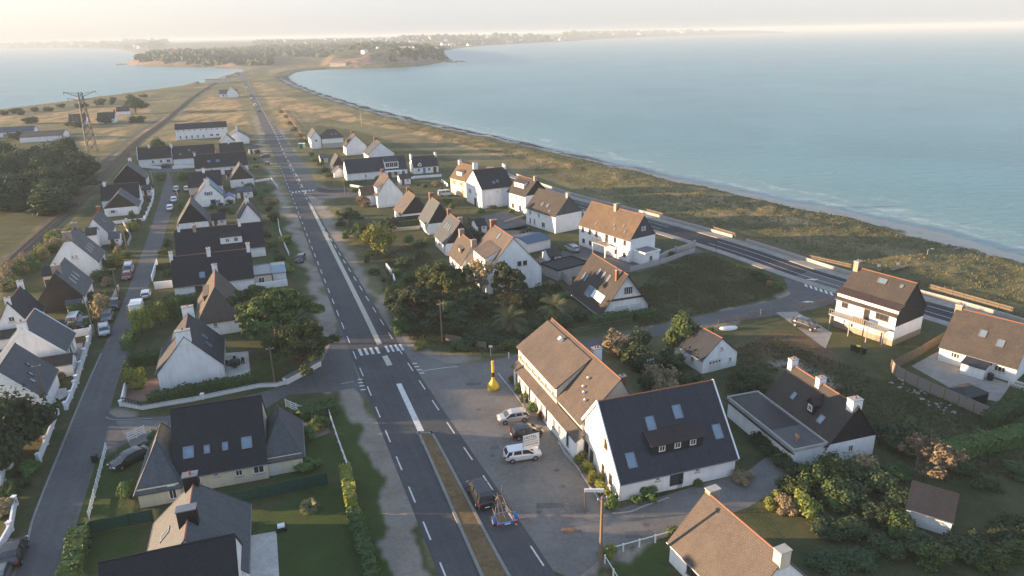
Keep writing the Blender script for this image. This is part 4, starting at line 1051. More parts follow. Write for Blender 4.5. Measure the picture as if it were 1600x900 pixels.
b = H('tall white house with blue shutters, its long dark slate roof running towards the sea', (728,284), (752.5,295), ('R', (801,289)), 5.8, 'y', rise=4.4, roof='slate_black')
b.win('F', .25, 3.6, .8, 1.2, shut='shut_blue'); b.win('F', .70, 3.6, .8, 1.2, shut='shut_blue'); b.win('F', .3, 7.4, .7, 1.2, shut='shut_white'); b.win('F', .68, 7.4, .7, 1.2, shut='shut_white')
b.door('F', .58, 1.5, 2.2, 'frame_brown'); b.chimney(1.0, 0, .6, 1.4, .8, 'white', 1); b.skylight('A', .45, .25, .6, .8); b.skylight('A', .58, .3, .6, .8); b.win('R', .5, 4.6, .5, .5)

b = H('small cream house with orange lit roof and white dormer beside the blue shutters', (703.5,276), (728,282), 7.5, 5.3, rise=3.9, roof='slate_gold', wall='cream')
b.shed_dormer('A', .3, .62, .2, 1.2, .25, wins=[(.3,.7,.8),(.7,.7,.8)]); b.chimney(.02, 0, .6, 1.0, .8, 'white', 1); b.chimney(.98, 0, .6, 1.6, 1.0, 'white', 1)
b.wins('F', (.25, .7), 3.8, 1.0, 1.3, shut='orange'); b.door('F', .75, 1.0, 2.1, 'orange')

# ---- the row between the main road and the court
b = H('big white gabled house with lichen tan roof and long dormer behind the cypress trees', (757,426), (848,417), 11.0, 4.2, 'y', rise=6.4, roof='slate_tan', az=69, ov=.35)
b.wins('F', (.60, .70), 5.3, .8, .9, fr='frame_brown'); b.chimney(1.0, 0, .7, 1.3, .9, 'brick', 2)
b.shed_dormer('B', .1, .72, .06, 2.2, .45, wins=[(.12,.7,1.1),(.3,.7,1.1),(.6,.7,1.1)]); b.skylight('B', .5, .84, .8, 1.2)
b = H('white house with tan slate roof and twin chimneys left of the big gabled house', (722,412), (760,407), 9.0, 3.0, 'y', rise=4.1, roof='slate_tan', az=69)
b.chimney(.9, 0, .7, 1.1, .8, 'stone', 1); b.chimney(.0, 0, .6, 1.0, .6, 'stone', 1); b.shed_dormer('B', .3, .62, .3, .9, .3, wins=[(.5,.6,.6)], wall='slate_brown'); b.wins('L', (.2, .5, .8), 1.5, .9, 1.2)
b = H('white house with hipped slate roof, three skylights and a brick chimney', (696,380), (745,375), 9.0, 2.9, 'y', rise=4.7, roof='slate_grey', clad=('slate_black', None), az=69)
for t in (.35, .5, .65): b.skylight('B', t, .55, .6, 1.3)
b.chimney(.97, 0, .6, .9, .9, 'brick', 1); b.chimney(.3, -.8, .7, 1.0, 1.2, 'stone', 1); b.wins('L', (.15, .35, .6, .85), 1.4, .8, 1.3)
b = H('white house with pale slate slope and brick chimney, its dark hip facing the bay houses', (668,349), (709,345.5), 8.5, 2.9, 'y', rise=4.9, roof='slate_grey', clad=('slate_black', None), az=69)
b.chimney(.95, 0, .8, 1.0, .9, 'brick', 2); b.wins('L', (.2, .5, .8), 1.4, .8, 1.2)
b = H('low house with sunlit brown roof and dark hipped end behind a pale garden wall', (627,335), (674,330), 8.5, 2.8, 'y', rise=4.5, roof='slate_tan', clad=('slate_black', None), az=69)
x2 = Block(b.root, b.x0-2.4, b.x0+5, b.y0-2.6, b.y0-.06, 1.9, .1, 'x', wall='sand_wall', roof='slate_black', flat=True, cap='slate_black')
b.skylight('B', .45, .35, .6, .9); b.skylight('B', .62, .30, .6, .9); b.chimney(.95, 0, .5, .8, .8, 'brick', 1); b.win('F', .5, 1.4, 1.2, 1.1)
b = H('tall white gabled house with brown roof on the corner of the bay lane', (590,305), (628,300), 9.0, 3.9, 'y', rise=4.8, roof='slate_tan', az=69)
b.shed_dormer('B', .1, .5, .05, 1.6, .45, wins=[(.5,.7,1.0)]); b.chimney(.95, 0, .6, .9, .8, 'brick', 1); b.win('L', .75, 1.6, .7, 1.2)
x2 = Block(b.root, b.x0-3.8, b.x0-.02, b.y1-4.8, b.y1-.2, 3.4, 1.9, 'x', roof='slate_gold'); x2.win('F', .5, 1.8, .7, 1.0)
b = H('long white house with dark slate roof and a glazed white dormer gallery', (542,270), (636,262), 8.0, 3.0, rise=3.9, roof='slate', az=69)
b.shed_dormer('A', .63, .86, .05, 2.4, .3, wins=[(.2,1.6,1.8),(.5,1.6,1.8),(.8,1.6,1.8)]); b.wins('F', (.3, .58), 1.4, .7, 1.0); b.door('F', .7, 1.2, 2.1, 'frame_brown'); b.skylight('A', .85, .7, .9, .9)
m = MB(); m.box(b.x0+b.L*.62, b.x0+b.L*.88, b.y0-2.4, b.y0-.02, 2.4, 2.6); m.box(b.x0+b.L*.62, b.x0+b.L*.64, b.y0-2.4, b.y0-2.2, 0, 2.4); m.box(b.x0+b.L*.86, b.x0+b.L*.88, b.y0-2.4, b.y0-2.2, 0, 2.4); m.build('terrace', M['white'], b.root)
b.wins('F', (.80, .93), 1.4, 1.2, 1.3)
b = H('small white cottage with dark roof, arched dormer and a chimney at each end', (646,260.5), (685,257.5), 6.5, 2.7, rise=3.1, roof='slate', az=69)
b.chimney(.0, 0, .7, 1.2, .9, 'white', 1); b.chimney(1.0, 0, .7, 1.2, .9, 'white', 1); b.gable_dormer('A', .25, .0, 1.3, .8, .6); b.door('F', .42, .9, 2.0, 'shut_blue'); b.wins('F', (.2, .62), 1.4, .9, 1.0); b.door('F', .85, 1.1, 2.0, 'frame_brown')
b = H('small gabled house with pale slate slope right of the bus lane', (520,259), (539,257), 8.0, 2.8, 'y', rise=3.2, roof='slate_grey', wall='stone', az=69, clad=('slate_brown', None))
b = H('tiny white gabled annex beside the long dark roof', (523,269.5), (538,267), 4.0, 2.0, 'y', rise=1.6, roof='slate_grey', az=69, name='annex', cat='shed')
b = H('white gabled house with dark chimneyed roof in front of the dunes, left of two', (541,229), (571.5,226), 8.0, 3.8, 'y', rise=4.3, roof='slate_brown', az=69)
b.shed_dormer('B', .2, .7, .2, 1.2, .4, wall='slate_brown'); b.chimney(1.0, 0, .6, .9, .7, 'brick', 1); b.win('L', .5, 1.6, .8, 1.0)
b = H('white gabled house with pale roof in front of the dunes, right of two', (576,242), (615,238), 10.0, 3.0, 'y', rise=4.3, roof='slate_grey', az=69)
b.chimney(1.0, 0, .8, 1.3, .9, 'brick', 2)
b = H('farthest white house on the right of the road with brown hipped wing', (503,216), (536,213.5), 9.0, 4.6, rise=3.2, hip=(3.0, 3.0), roof='slate_brown', az=69, plinth=('grey_wall', 2.2))
x2 = Block(b.root, b.x0-4.6, b.x0-.3, b.y0+1, b.y1+5, 4.8, 3.0, 'y', roof='slate_grey'); x2.wins('F', (.5,), 3.6, .8, 1.0)
for t in (.5, .7): b.skylight('A', t, .4, .8, .8)

# ---- A-frame, garage and car port
root, w, d = house('steep A-frame chalet with brown slate roof, skylights and glazed gable', (940,486), (1013,474.5), ('L', (885,451)), 1.5)
b = Block(root, -w/2, w/2, -d/2, d/2, 1.5, 6.2, 'y', roof='slate_brown', gov=.7, ov=.5)
for t in (.30, .45, .60): b.skylight('B', t, .70, .55, 1.2)
for t in (.80, .88): b.skylight('B', t, .42, .45, 1.3)
b.skylight('B', .52, .20, 2.2, 1.9)
p, du, dv, n = b.sl('B', .27, .22, .06); mm = MB(); mm.obox(p, du*2.0, dv*.75, n*.06); mm.build('roof_panel', M['frame'], b.roof)
b.chimney(.12, 1.0, .5, .5, 1.6, 'brick', 1)
b.win('F', .55, 4.6, 1.8, 1.5, mull=3, sill=False); b.garage_door('F', .42, 2.6, 1.9, 'shut_white', 0); b.garage_door('F', .72, 2.2, 1.9, 'shut_white', 0)
m = MB(); m.box(-w/2*.78, w/2*.78, -d/2-.12, -d/2-.02, 3.0, 3.35); m.build('timber_band', M['frame_brown'], root)
b = H('small white garage with blue sheet roof in the court', (824,380), (860,372), 7.0, 2.4, rise=.6, roof='blue_roof', cap=None, name='garage', cat='garage')
b = H('flat dark roofed car port behind the pale panel fence', (872,423), (919,411), 5.5, 2.2, rise=.1, wall='concrete', roof='slate_black', flat=True, cap='slate_black', name='car_port', cat='car port')

# ---- between the left street and the main road
b = H('long two storey white block with a row of small upper windows, behind dark roofs', (274,201.5), (354,198), 8.0, 5.3, rise=2.2, roof='slate_black', az=69, gut=False, name='terrace_block', cat='building')
for k in range(9): b.win('F', .05+.108*k, 4.4, .7, .7, sill=False)
for k in range(5): b.win('F', .08+.11*k, 1.2, .8, 1.6, sill=False)
b.wins('F', (.68, .8), 1.5, 1.6, 1.0, sill=False)
b = H('white gabled house with lit slope left of the main road, behind the dark roofs', (344,222), (366,220), 8, 3.0, 'y', rise=3.2, roof='slate_grey', az=69, gut=False)
b = H('white house with pale roof and two chimneys nearest the far road verge', (362,214), (382,216), 12, 3.0, 'y', rise=3.3, roof='slate_grey', az=69, gut=False); b.chimney(1.0, 0, .6, 1, .8, 'white', 1); b.chimney(.1, 0, .6, 1, .8, 'white', 1)
b = H('dark roofed house with a white gable end behind the double skylight roof', (344,240), (382,237.5), 8.0, 3.0, rise=3.6, roof='slate_black', az=69, gut=False); b.chimney(.4, 0, .6, .9, .7, 'white', 1)
b = H('long dark roofed row with white wall end at the head of the left street', (270,248), (336,242), 9.0, 2.9, rise=4.0, roof='slate_black', az=69, gut=False)
b.chimney(.0, 0, .6, 1.1, .9, 'white', 1); b.skylight('A', .18, .3, .6, .6); b.skylight('A', .5, .35, .9, .7); b.skylight('A', .4, .6, .6, .6)
b = H('white bungalow with dark roof closing the head of the left street', (216,248), (268,245), 8.0, 3.0, rise=3.9, roof='slate_black', az=69, verge='white')
b.chimney(.35, 0, .6, 1, .9, 'white', 1); b.chimney(1.0, 0, .7, 1.2, .9, 'white', 2); b.wins('F', (.42, .66), 1.5, .9, 1.1); b.win('F', .88, 1.5, 1.3, 1.1)
b = H('dark roofed white house with two square skylights facing the brown hipped roof', (305,262), (387,256.5), 8.5, 3.2, rise=4.1, roof='slate_black', az=69)
b.skylight('A', .27, .42, .9, .9); b.skylight('A', .44, .42, 1.2, .9); b.wins('F', (.3, .68), 1.9, .8, 1.0); b.chimney(.02, 0, .6, 1, .6, 'white', 1)
b = H('house with brown hipped slate roof beside the grassy verge', (359,281), (396,278), 8.5, 2.8, 'y', rise=4.6, clad=('slate_brown', None), roof='slate_grey', az=69); b.win('F', .5, 1.5, .8, .9)
b = H('dark roofed house behind the teal and blue tarpaulins', (294,292), (347,288), 8.5, 2.7, rise=4.0, roof='slate_black', wall='sand_wall', az=69); b.chimney(.5, 0, .8, 1.2, .8, 'white', 1)
b = H('white gabled house with teal and blue tarpaulins over its right slope', (304,310), (349,306), 8.5, 2.8, 'y', rise=4.6, roof='slate_grey', az=69)
b.chimney(.03, 0, .9, 1.4, .7, 'white', 1); b.win('F', .5, 3.9, 1.1, 1.0, shut='shut_blue'); b.door('F', .62, 1.5, 2.0, 'shut_blue', glazed=True); b.win('F', .76, 1.2, .8, 1.2, shut='shut_blue')
p0, du, dv, n = b.sl('A', .28, .5, .09); m = MB(); m.obox(p0, du*2.2, dv*2.9, n*.04); m.build('tarpaulin', M['tarp_teal'], b.roof)
p0, du, dv, n = b.sl('A', .72, .45, .10); m = MB(); m.obox(p0, du*1.9, dv*3.1, n*.04); m.build('tarpaulin', M['tarp_blue'], b.roof)
x2 = Block(b.root, b.x1+.05, b.x1+3.0, b.y0+1.5, b.y0+6, 1.8, .8, 'y', roof='tarp_blue', cap=None, gut=False)
b = H('white gabled house with overhanging dark slate roof by the cross path', (373,342), (406,339), 9.5, 2.9, 'y', rise=3.9, roof='slate', az=69, ov=.5, verge='slate_grey'); b.chimney(.3, 0, .6, 1.0, .8, 'white', 1)
b = H('dark slate gabled house with sunlit left verge beside the left street', (278,350), (325,344), 9.0, 2.7, 'y', rise=5.1, roof='slate_grey', az=69, clad=('slate_black', None)); b.skylight('B', .5, .5, .6, .9)
root, w, d = house('long dark roofed terrace with a white double window dormer', (279,393), (412,387), 9.0, 2.6, name='house', az=70)
b = Block(root, -w/2, w/2, -d/2, d/2, 2.6, 4.4, 'x', roof='slate_black')
b.chimney(.05, 0, .5, .9, .7, 'white', 1); b.chimney(.225, 0, .7, 1.6, .8, 'stone', 2); b.chimney(.74, 0, .6, 1.1, .9, 'white', 1); b.chimney(.5, .3, .4, .5, .5, 'stone', 1)
b.shed_dormer('A', .50, .75, .22, 1.5, .25, wins=[(.33,.9,.9),(.72,.9,1.0)]); b.win('F', .1, 1.4, 2.2, 1.0)
root, w, d = house('long dark roofed terrace with red ridge line and one blue skylight', (271,447), (396,431), 9.0, 2.7, name='house', az=70)
b = Block(root, -w/2, w/2, -d/2, d/2, 2.7, 4.5, 'x', roof='slate_black')
b.chimney(.0, 0, .6, 1.1, .9, 'white', 1); b.chimney(.47, 0, .7, 1.3, .9, 'white', 1); b.chimney(.98, 0, .7, 1.3, 1.0, 'white', 1); b.skylight('A', .36, .25, .9, 1.2)
b.door('F', .30, 1.4, 2.1, 'frame_brown'); x2 = Block(root, w/2+.03, w/2+3.4, -d/2+1.2, d/2-1.0, 2.3, .1, 'x', wall='sand_wall', roof='grey_wall', flat=True, cap='zinc')
x2.win('F', .4, 1.3, 1.2, 1.2); x3 = Block(root, w/2+3.6, w/2+6.2, -d/2+3, d/2+1, 2.0, .5, 'x', wall='white', roof='skyglass', cap=None, gut=False)
m = MB(); m.box(w/2+.2, w/2+6.2, -d/2-.6, -d/2-.4, 0, 1.3); m.build('garden_screen', M['white'], root)
b = H('cottage with sunlit tan roof and dark hipped end under the big cypress', (309,502), (374,494), 14, 2.9, 'y', rise=4.6, roof='slate_tan', hip=(3.2, 0), az=69)
b.win('F', .40, 1.9, .6, .8); b.shed_dormer('B', .35, .75, .35, .9, .3, wall='slate_brown', wins=[]); b.chimney(1.0, 0, .6, .9, .8, 'white', 1)
b = H('white gabled house with tan left slope, black right slope and two white chimneys', (245,583), (347,567), ('R', (348.5,527)), 3.0, 'y', rise=4.9, roof='slate', ov=.2)
b.chimney(.03, .1, .8, 1.9, .9, 'white', 1); b.chimney(1.0, 0, .8, 1.6, .9, 'white', 1)
b.skylight('A', .32, .38, .7, .9); b.skylight('A', .5, .5, .6, .8); b.skylight('B', .55, .55, .6, .9); b.door('R', .35, 1.0, 2.1, 'frame_brown'); b.win('R', .65, 1.4, 1.2, 1.1)
# cream bungalow
root, w, d = house('cream house with huge near black slate roof, four skylights and lower hipped wings', (273,742), (416,718), 9.6, 2.5, az=73)
b = Block(root, -w/2, w/2, -d/2, d/2, 2.5, 5.6, 'x', roof='slate_black', wall='cream', cap='slate_black', ov=.35)
for t, w_, h_ in ((.16,1.0,1.2), (.36,.5,.8), (.56,.5,.8), (.80,1.0,1.2)): b.skylight('A', t, .30, w_, h_)
b.win('F', .21, 1.4, 1.0, .8); b.win('F', .43, 1.75, .6, .6); b.win('F', .68, 1.4, .8, .8, shut=None); b.win('F', .90, 1.4, 1.2, 1.0, fr='frame')
wl_ = Block(root, -w/2-3.6, -w/2+.5, -d/2-1.3, d/2-1.6, 2.35, 3.6, 'y', roof='slate_grey', wall='cream', hip=(3.6, 2.0), ov=.3, cap='slate_black')
wr_ = Block(root, w/2-.5, w/2+3.8, -d/2+.4, d/2-1.2, 2.35, 3.4, 'y', roof='slate_grey', wall='cream', hip=(3.2, 2.2), ov=.3, cap='slate_black')
wl_.win('F', .82, 1.3, .8, 1.7); wr_.door('F', .25, .9, 2.0, 'shut_white')
# bottom left house: hipped part behind, gabled part in front
root, w, d = house('house with two dark capped chimneys and broad slate roof cut by lower edge', (160,990), (374,948), 7.6, 2.6, az=72, name='house')
b = Block(root, -w/2, w/2, -d/2, d/2, 2.6, 4.2, 'x', roof='slate_black', cap='slate_black', wall='white')
bk = Block(root, -w/2+2.2, w/2+.3, d/2-3.4, d/2+6.6, 2.5, 4.6, 'y', roof='slate_grey', hip=(0, 1.6), cap='ridge', ov=.3)
bk.chimney(.30, 0, .9, 1.6, .9, 'slate_black', 0, 'zinc'); bk.chimney(.86, .2, .9, 1.3, 1.0, 'slate_black', 1, 'zinc'); bk.skylight('B', .5, .4, .8, 1.2)

# ---- west of the left street
b = H('white house with blue grey slate roof and a low white lean-to, second from the bottom left', (73.5,583), (95,548), 8.2, 2.9, rise=3.9, roof='slate_grey', az=-21+180 if 0 else None, verge='white') if 0 else None
def GH(label, P1, P2, dim, z, **k): return H(label, P1, P2, dim, z, 'y', az=69, **k)
def SH(label, P1, P2, dim, z, **k): return H(label, P1, P2, dim, z, 'x', az=69, **k)
b = SH('white house with black gabled roof, nearer of two at the top of the left street', (158,313), (218,307), 8.0, 2.9, rise=3.7, roof='slate_black'); b.chimney(.1, 0, .7, 1.0, .8, 'white', 1); b.win('F', .9, 1.5, .6, .9)
b = GH('small white house with hipped slate roof in front of the black gabled one', (162,327), (214,320), 8.0, 2.5, rise=4.0, roof='slate_grey', clad=('slate_brown', None)); b.win('F', .25, 1.4, 1.2, .9, shut='shut_white')
b = GH('house with black slate gable and white sunless slope behind two white neighbours', (181,284), (223,276), 10.0, 3.2, rise=4.8, roof='slate_grey', clad=('slate_black', None, .6)); b.chimney(1.0, 0, .6, 1.0, .8, 'white', 1)
b = GH('slate roofed white house with one white skylight and a brick coloured rear', (134,371), (166,362), 10.5, 2.8, rise=4.0, roof='slate_grey'); b.skylight('A', .5, .5, .5, 1.0); b.chimney(.95, 0, .6, .9, .8, 'brick', 1)
b = GH('tall white gabled house with three skylights in a row and blue grey slates', (76,416), (152,407), 9.0, 3.2, rise=5.8, roof='slate_grey')
for t in (.22, .42, .62): b.skylight('A', t, .35, .6, 1.5)
b.chimney(.04, 0, .8, 1.6, .9, 'stone', 2); b.chimney(1.0, 0, .7, 1.2, .8, 'stone', 1); b.wins('F', (.52, .60), 4.6, .55, .75); b.wins('R', (.3, .7), 1.5, 1.0, 1.3); b.door('R', .5, .9, 2.1, 'shut_blue')
b = GH('dark slate fronted house with brick ridge and three skylights beside the yellow shrub', (60,468), (128,461), 10.0, 2.7, rise=4.8, roof='slate_grey', wall='white', clad=('slate_brown', None, .0))
for t in (.25, .45, .65): b.skylight('A', t, .45, .6, 1.4)
b.chimney(.2, 0, .8, 1.4, .8, 'stone', 1); b.win('R', .3, 1.3, .9, 1.1)
x2 = Block(b.root, b.x1-2.6, b.x1-.1, b.y0-1.8, b.y0-.06, 1.9, .4, 'x', roof='slate_grey', cap=None, gut=False)
b = GH('white gabled cottage with dark slate roof and low brown annex at the left edge', (-6,513), (48,505), 9.0, 2.7, rise=4.2, roof='slate'); b.chimney(1.0, 0, .6, .9, .8, 'white', 1); b.chimney(.05, 0, .5, .8, .6, 'white', 1); b.win('F', .5, 3.9, .9, .9)
x2 = Block(b.root, b.x0-1, b.x1-1, b.y0-3.2, b.y0-.06, 2.0, .8, 'x', roof='slate_brown', cap=None)
b = GH('white house with wide blue grey slate roof, its gate wall running along the street', (10,552), (84,560), 8.0, 3.0, rise=4.6, roof='slate_grey', verge='white')
b.chimney(.02, .0, .7, 1.2, .8, 'white', 1); b.wins('R', (.3, .7), 1.5, .9, 1.2); b.door('R', .5, .9, 2.1)
x2 = Block(b.root, b.x0+5.0, b.x1+1.4, b.y0-3.0, b.y0-.06, 2.2, .9, 'x', roof='slate_brown', cap=None); x2.win('R', .5, 1.3, .8, .9)
b = GH('grey slate roofed house with two small roof vents behind the dark pine at left edge', (-42,632), (62,622), 9.0, 2.8, rise=4.6, roof='slate_grey', cap='slate_grey')
b.skylight('A', .4, .4, .5, .8, True); b.skylight('A', .25, .3, .5, .6); b.skylight('A', .62, .55, .5, .6, True)
b = GH('white house end with dark roof cut by the left edge', (-75,742), (-4,728), 8.0, 2.6, rise=4.0, roof='slate'); b.win('R', .4, 1.4, .9, 1.1)

# ---- far side of the isthmus
b = SH('long low white farm building at the far left edge', (-30,212), (38,201), 9.0, 2.8, rise=2.0, roof='slate_grey', name='farm_building', cat='barn', gut=False)
b = SH('grey roofed white shed complex beside the long farm building', (31,216), (96,209), 16.0, 2.8, rise=1.6, roof='slate_brown', name='farm_building', cat='barn', gut=False)
b = SH('small white farmhouse left of the lattice mast', (107,189), (134,187), 9, 3.0, rise=3.4, roof='slate_brown', gut=False); b.win('F', .3, 1.6, 1.0, 1.2)
b = SH('small white farmhouse with brick chimney right of the lattice mast', (152,186), (179,184), 9, 3.0, rise=3.2, roof='slate_black', gut=False); b.chimney(1.0, 0, .8, 1.2, 1.4, 'brick', 1); b.win('F', .3, 1.6, 1.0, 1.2)
b = SH('low white cottage behind the dark tree on the left coast', (182,174), (202,172.5), 7, 2.6, rise=2.6, roof='slate_brown', gut=False)
b = SH('isolated white house with pointed gable beside the far main road', (343,147), (372,145.5), 10, 3.2, rise=3.0, roof='slate_grey', gut=False); x2 = Block(b.root, b.x1-9, b.x1-.5, b.y0-2, b.y1, 4.2, 4.5, 'y', roof='slate_grey', gut=False)
b.wins('F', (.2, .4), 1.7, 1.5, 1.4)
# ---- small outbuildings and extensions tucked between the houses
for P1, P2, d, z, rf, wl_, lb in (
  ((370,300),(394,297), 4.0, 2.2, 'slate_grey', 'white', 'low white shed with a window right of the tarpaulin house'),
  ((330,343),(352,341), 4.5, 2.1, 'slate_black', 'white', 'low dark roofed shed behind the dormer terrace, left of the overhanging gable'),
  ((352,272),(366,271), 4.0, 2.1, 'slate_black', 'sand_wall', 'tiny dark roofed shed left of the brown gabled house'),
  ((222,296),(236,295), 3.6, 2.2, 'slate', 'white', 'small slate roofed garage below the white bungalow'),
  ((170,372),(186,371), 4.0, 2.1, 'slate_grey', 'white', 'low white porch building right of the brick chimneyed slate house'),
  ((134,366),(150,365), 4.0, 4.0, 'slate_brown', 'white', 'brown roofed rear extension between two slate houses by the railway'),
  ((66,430),(84,428), 5.0, 2.8, 'slate_black', 'sand_wall', 'dark roofed extension behind the slate fronted house'),
  ((388,232),(402,231), 4.0, 2.4, 'slate_grey', 'white', 'pale shed at the road end of the dark roofed rows'),
  ((625,279),(641,277), 3.6, 2.2, 'slate_brown', 'white', 'small brown roofed shed between the long slate house and the cottage'),
  ((500,246),(512,245), 4.0, 2.2, 'slate_grey', 'sand_wall', 'pale shed in front of the farthest right hand house'),
  ((745,352),(760,350), 4.0, 2.2, 'slate_black', 'white', 'dark roofed shed at the back of the brick chimneyed house'),
  ((858,400),(876,397), 3.5, 2.2, 'slate_brown', 'white', 'brown roofed shed beside the blue garage')):
    b = H(lb, P1, P2, d, z, rise=1.1, roof=rf, wall=wl_, cap=None, gut=False, az=69, name='shed', cat='shed'); b.door('F', .3, .9, 1.8, 'frame_brown'); b.win('F', .72, 1.35, .7, .6)
# ================================================================ PLANTS
def leaf_mesh(name, C, Rr, n_per, leaf, mat, seed, squash=1.0, up=.3, aspect=1.0, core=True, flatten=0.0, cs=.68):
    """clumps of leaf faces: C clump centres, Rr clump radii"""
    g = np.random.RandomState(seed); C = np.array(C); Rr = np.array(Rr)
    n = len(C)*n_per; ci = np.repeat(np.arange(len(C)), n_per)
    d = g.normal(size=(n, 3)); d /= np.linalg.norm(d, axis=1)[:, None]; d[:, 2] = np.abs(d[:, 2])*(g.rand(n) < .75)*2*.5+d[:, 2]*(1-.0)*.4
    r_ = (g.uniform(.5, 1.0, n)+.35*g.rand(n)**6)[:, None]
    P = C[ci]+d*r_*Rr[ci][:, None]*np.array([1, 1, squash])
    N = d+g.normal(size=(n, 3))*.55+np.array([0, 0, up+flatten]); N /= np.linalg.norm(N, axis=1)[:, None]
    A = np.cross(N, g.normal(size=(n, 3))); A /= np.linalg.norm(A, axis=1)[:, None]; B = np.cross(N, A)
    s = (leaf*g.uniform(.6, 1.35, n))[:, None]; A = A*s*aspect; B = B*s
    V = np.stack([P-A-B*.6, P+A*.7-B, P+A+B*.7, P-A*.6+B], 1).reshape(-1, 3)
    F_ = np.arange(n*4).reshape(-1, 4)
    me = bpy.data.meshes.new(name)
    vs = [V]; fs = [F_]; off = n*4
    if core:
        b = bmesh.new(); bmesh.ops.create_icosphere(b, subdivisions=1, radius=1); iv = np.array([v.co[:] for v in b.verts]); fi = [[v.index for v in f.verts] for f in b.faces]; b.free()
        cv = []; tri = []
        for c, rr in zip(C, Rr):
            cv.append(c+iv*rr*cs*np.array([1, 1, squash])*g.uniform(.85, 1.1, (len(iv), 1))); tri += [[k+off for k in f] for f in fi]; off += len(iv)
        vs += cv
        me.from_pydata(np.vstack(vs).tolist(), [], F_.tolist()+tri)
    else: me.from_pydata(V.tolist(), [], F_.tolist())
    me.materials.append(mat); return me
def obj_of(name, me, parent=None):
    o = bpy.data.objects.new(name, me); COL.objects.link(o)
    if parent: o.parent = parent
    return o
def blob_pts(n, seed, zmin=.25, zmax=1.0, k=.7, rr=(.26, .42)):
    g = np.random.RandomState(seed); C = []; Q = []
    for i in range(n):
        a = g.uniform(0, 6.283); q = g.uniform(0, 1)**.6; z = g.uniform(zmin, zmax)
        w = math.sqrt(max(0.05, 1-((z-.42)/.62)**2))*(1+.22*math.sin(3*a+seed)+.12*math.sin(5*a-seed)); z += .08*math.sin(4*a+seed)
        C.append((math.cos(a)*q*k*w, math.sin(a)*q*k*w, z)); Q.append(g.uniform(*rr))
    return C, Q
PM = {}
def proto(kind, var):
    key = (kind, var)
    if key in PM: return PM[key]
    sd = hash(kind) % 97 if 0 else sum(map(ord, kind))+var*13
    base = kind.split('_')[0]; mat = M['f_'+kind.split('_')[1]]
    if base == 'tree':
        C, Q = blob_pts(24, sd, .42, 1.0); me = leaf_mesh('crown', C, Q, 210, .037, mat, sd)
    elif base == 'shrub':
        C, Q = blob_pts(15, sd, .12, .8, .62, (.28, .45)); me = leaf_mesh('foliage', C, Q, 130, .052, mat, sd)
    elif base == 'cypress':
        g = np.random.RandomState(sd); C = []; Q = []
        for i in range(58):
            a = g.uniform(0, 6.283); q = g.uniform(0, 1)**.55; z = .45+.5*(1-q*q)*g.uniform(.5, 1)+g.uniform(-.1, .08)
            lb = .78+.30*math.sin(3*a+sd)+.14*math.sin(7*a+sd*2)
            C.append((math.cos(a)*q*lb, math.sin(a)*q*lb, z+.07*math.sin(5*a+sd))); Q.append(g.uniform(.10, .25)*(1.1-.3*q))
        me = leaf_mesh('crown', C, Q, 210, .019, mat, sd, squash=.36, up=.5, aspect=2.3, cs=.42)
    elif base == 'sparse':
        C, Q = blob_pts(16, sd, .4, 1.0, .8, (.14, .24)); me = leaf_mesh('crown', C, Q, 60, .035, mat, sd, core=False)
    # trunk with limbs
    m = MB(); g = random.Random(sd); t = .62 if base in ('tree', 'cypress', 'sparse') else .25
    if base != 'shrub':
        m.tube([(0, 0, -.02), (.01, .02, t*.5), (.0, .0, t)], [.055, .042, .03], 8)
        pick = list(range(len(C))); g.shuffle(pick)
        for i in pick[:(34 if base == 'cypress' else 14)]:
            c = Vector(C[i]); s0 = Vector((0, 0, t*g.uniform(.45, .95))); md = (s0+c)/2+Vector((g.uniform(-.05, .05), g.uniform(-.05, .05), -.06))
            m.tube([s0, md, c], [.024, .016, .007], 5)
        tm = m.build('trunk', M['bark'] if base != 'sparse' else M['bark_pale']); 
    else:
        for i in range(5):
            c = Vector(C[i]); m.tube([(0, 0, 0), c*.6, c], [.03, .02, .008], 5)
        tm = m.build('stem', M['bark'])
    tmd = tm.data; bpy.data.objects.remove(tm)
    PM[key] = (me, tmd); return PM[key]
_pv = 0
def plant(kind, px, rad, h, label, cat=None, group=None, z=0.0):
    """kind: tree_/shrub_/cypress_/sparse_ + foliage colour; px = pixel of its foot"""
    global _pv
    _pv += 1; me, tm = proto(kind, _pv % 3); base = kind.split('_')[0]
    p = at(px[0], px[1], z); g = random.Random(_pv)
    name = {'tree': 'tree', 'shrub': 'shrub', 'cypress': 'cypress_tree', 'sparse': 'bare_tree'}[base]
    r_ = empty(name, p, g.uniform(0, 6.28)); r_.scale = (rad, rad*g.uniform(.88, 1.1), h)
    obj_of('crown' if base != 'shrub' else 'foliage', me, r_); obj_of('trunk' if base != 'shrub' else 'stem', tm, r_)
    tag(r_, label, cat or ('shrub' if base == 'shrub' else 'tree'), group); return r_
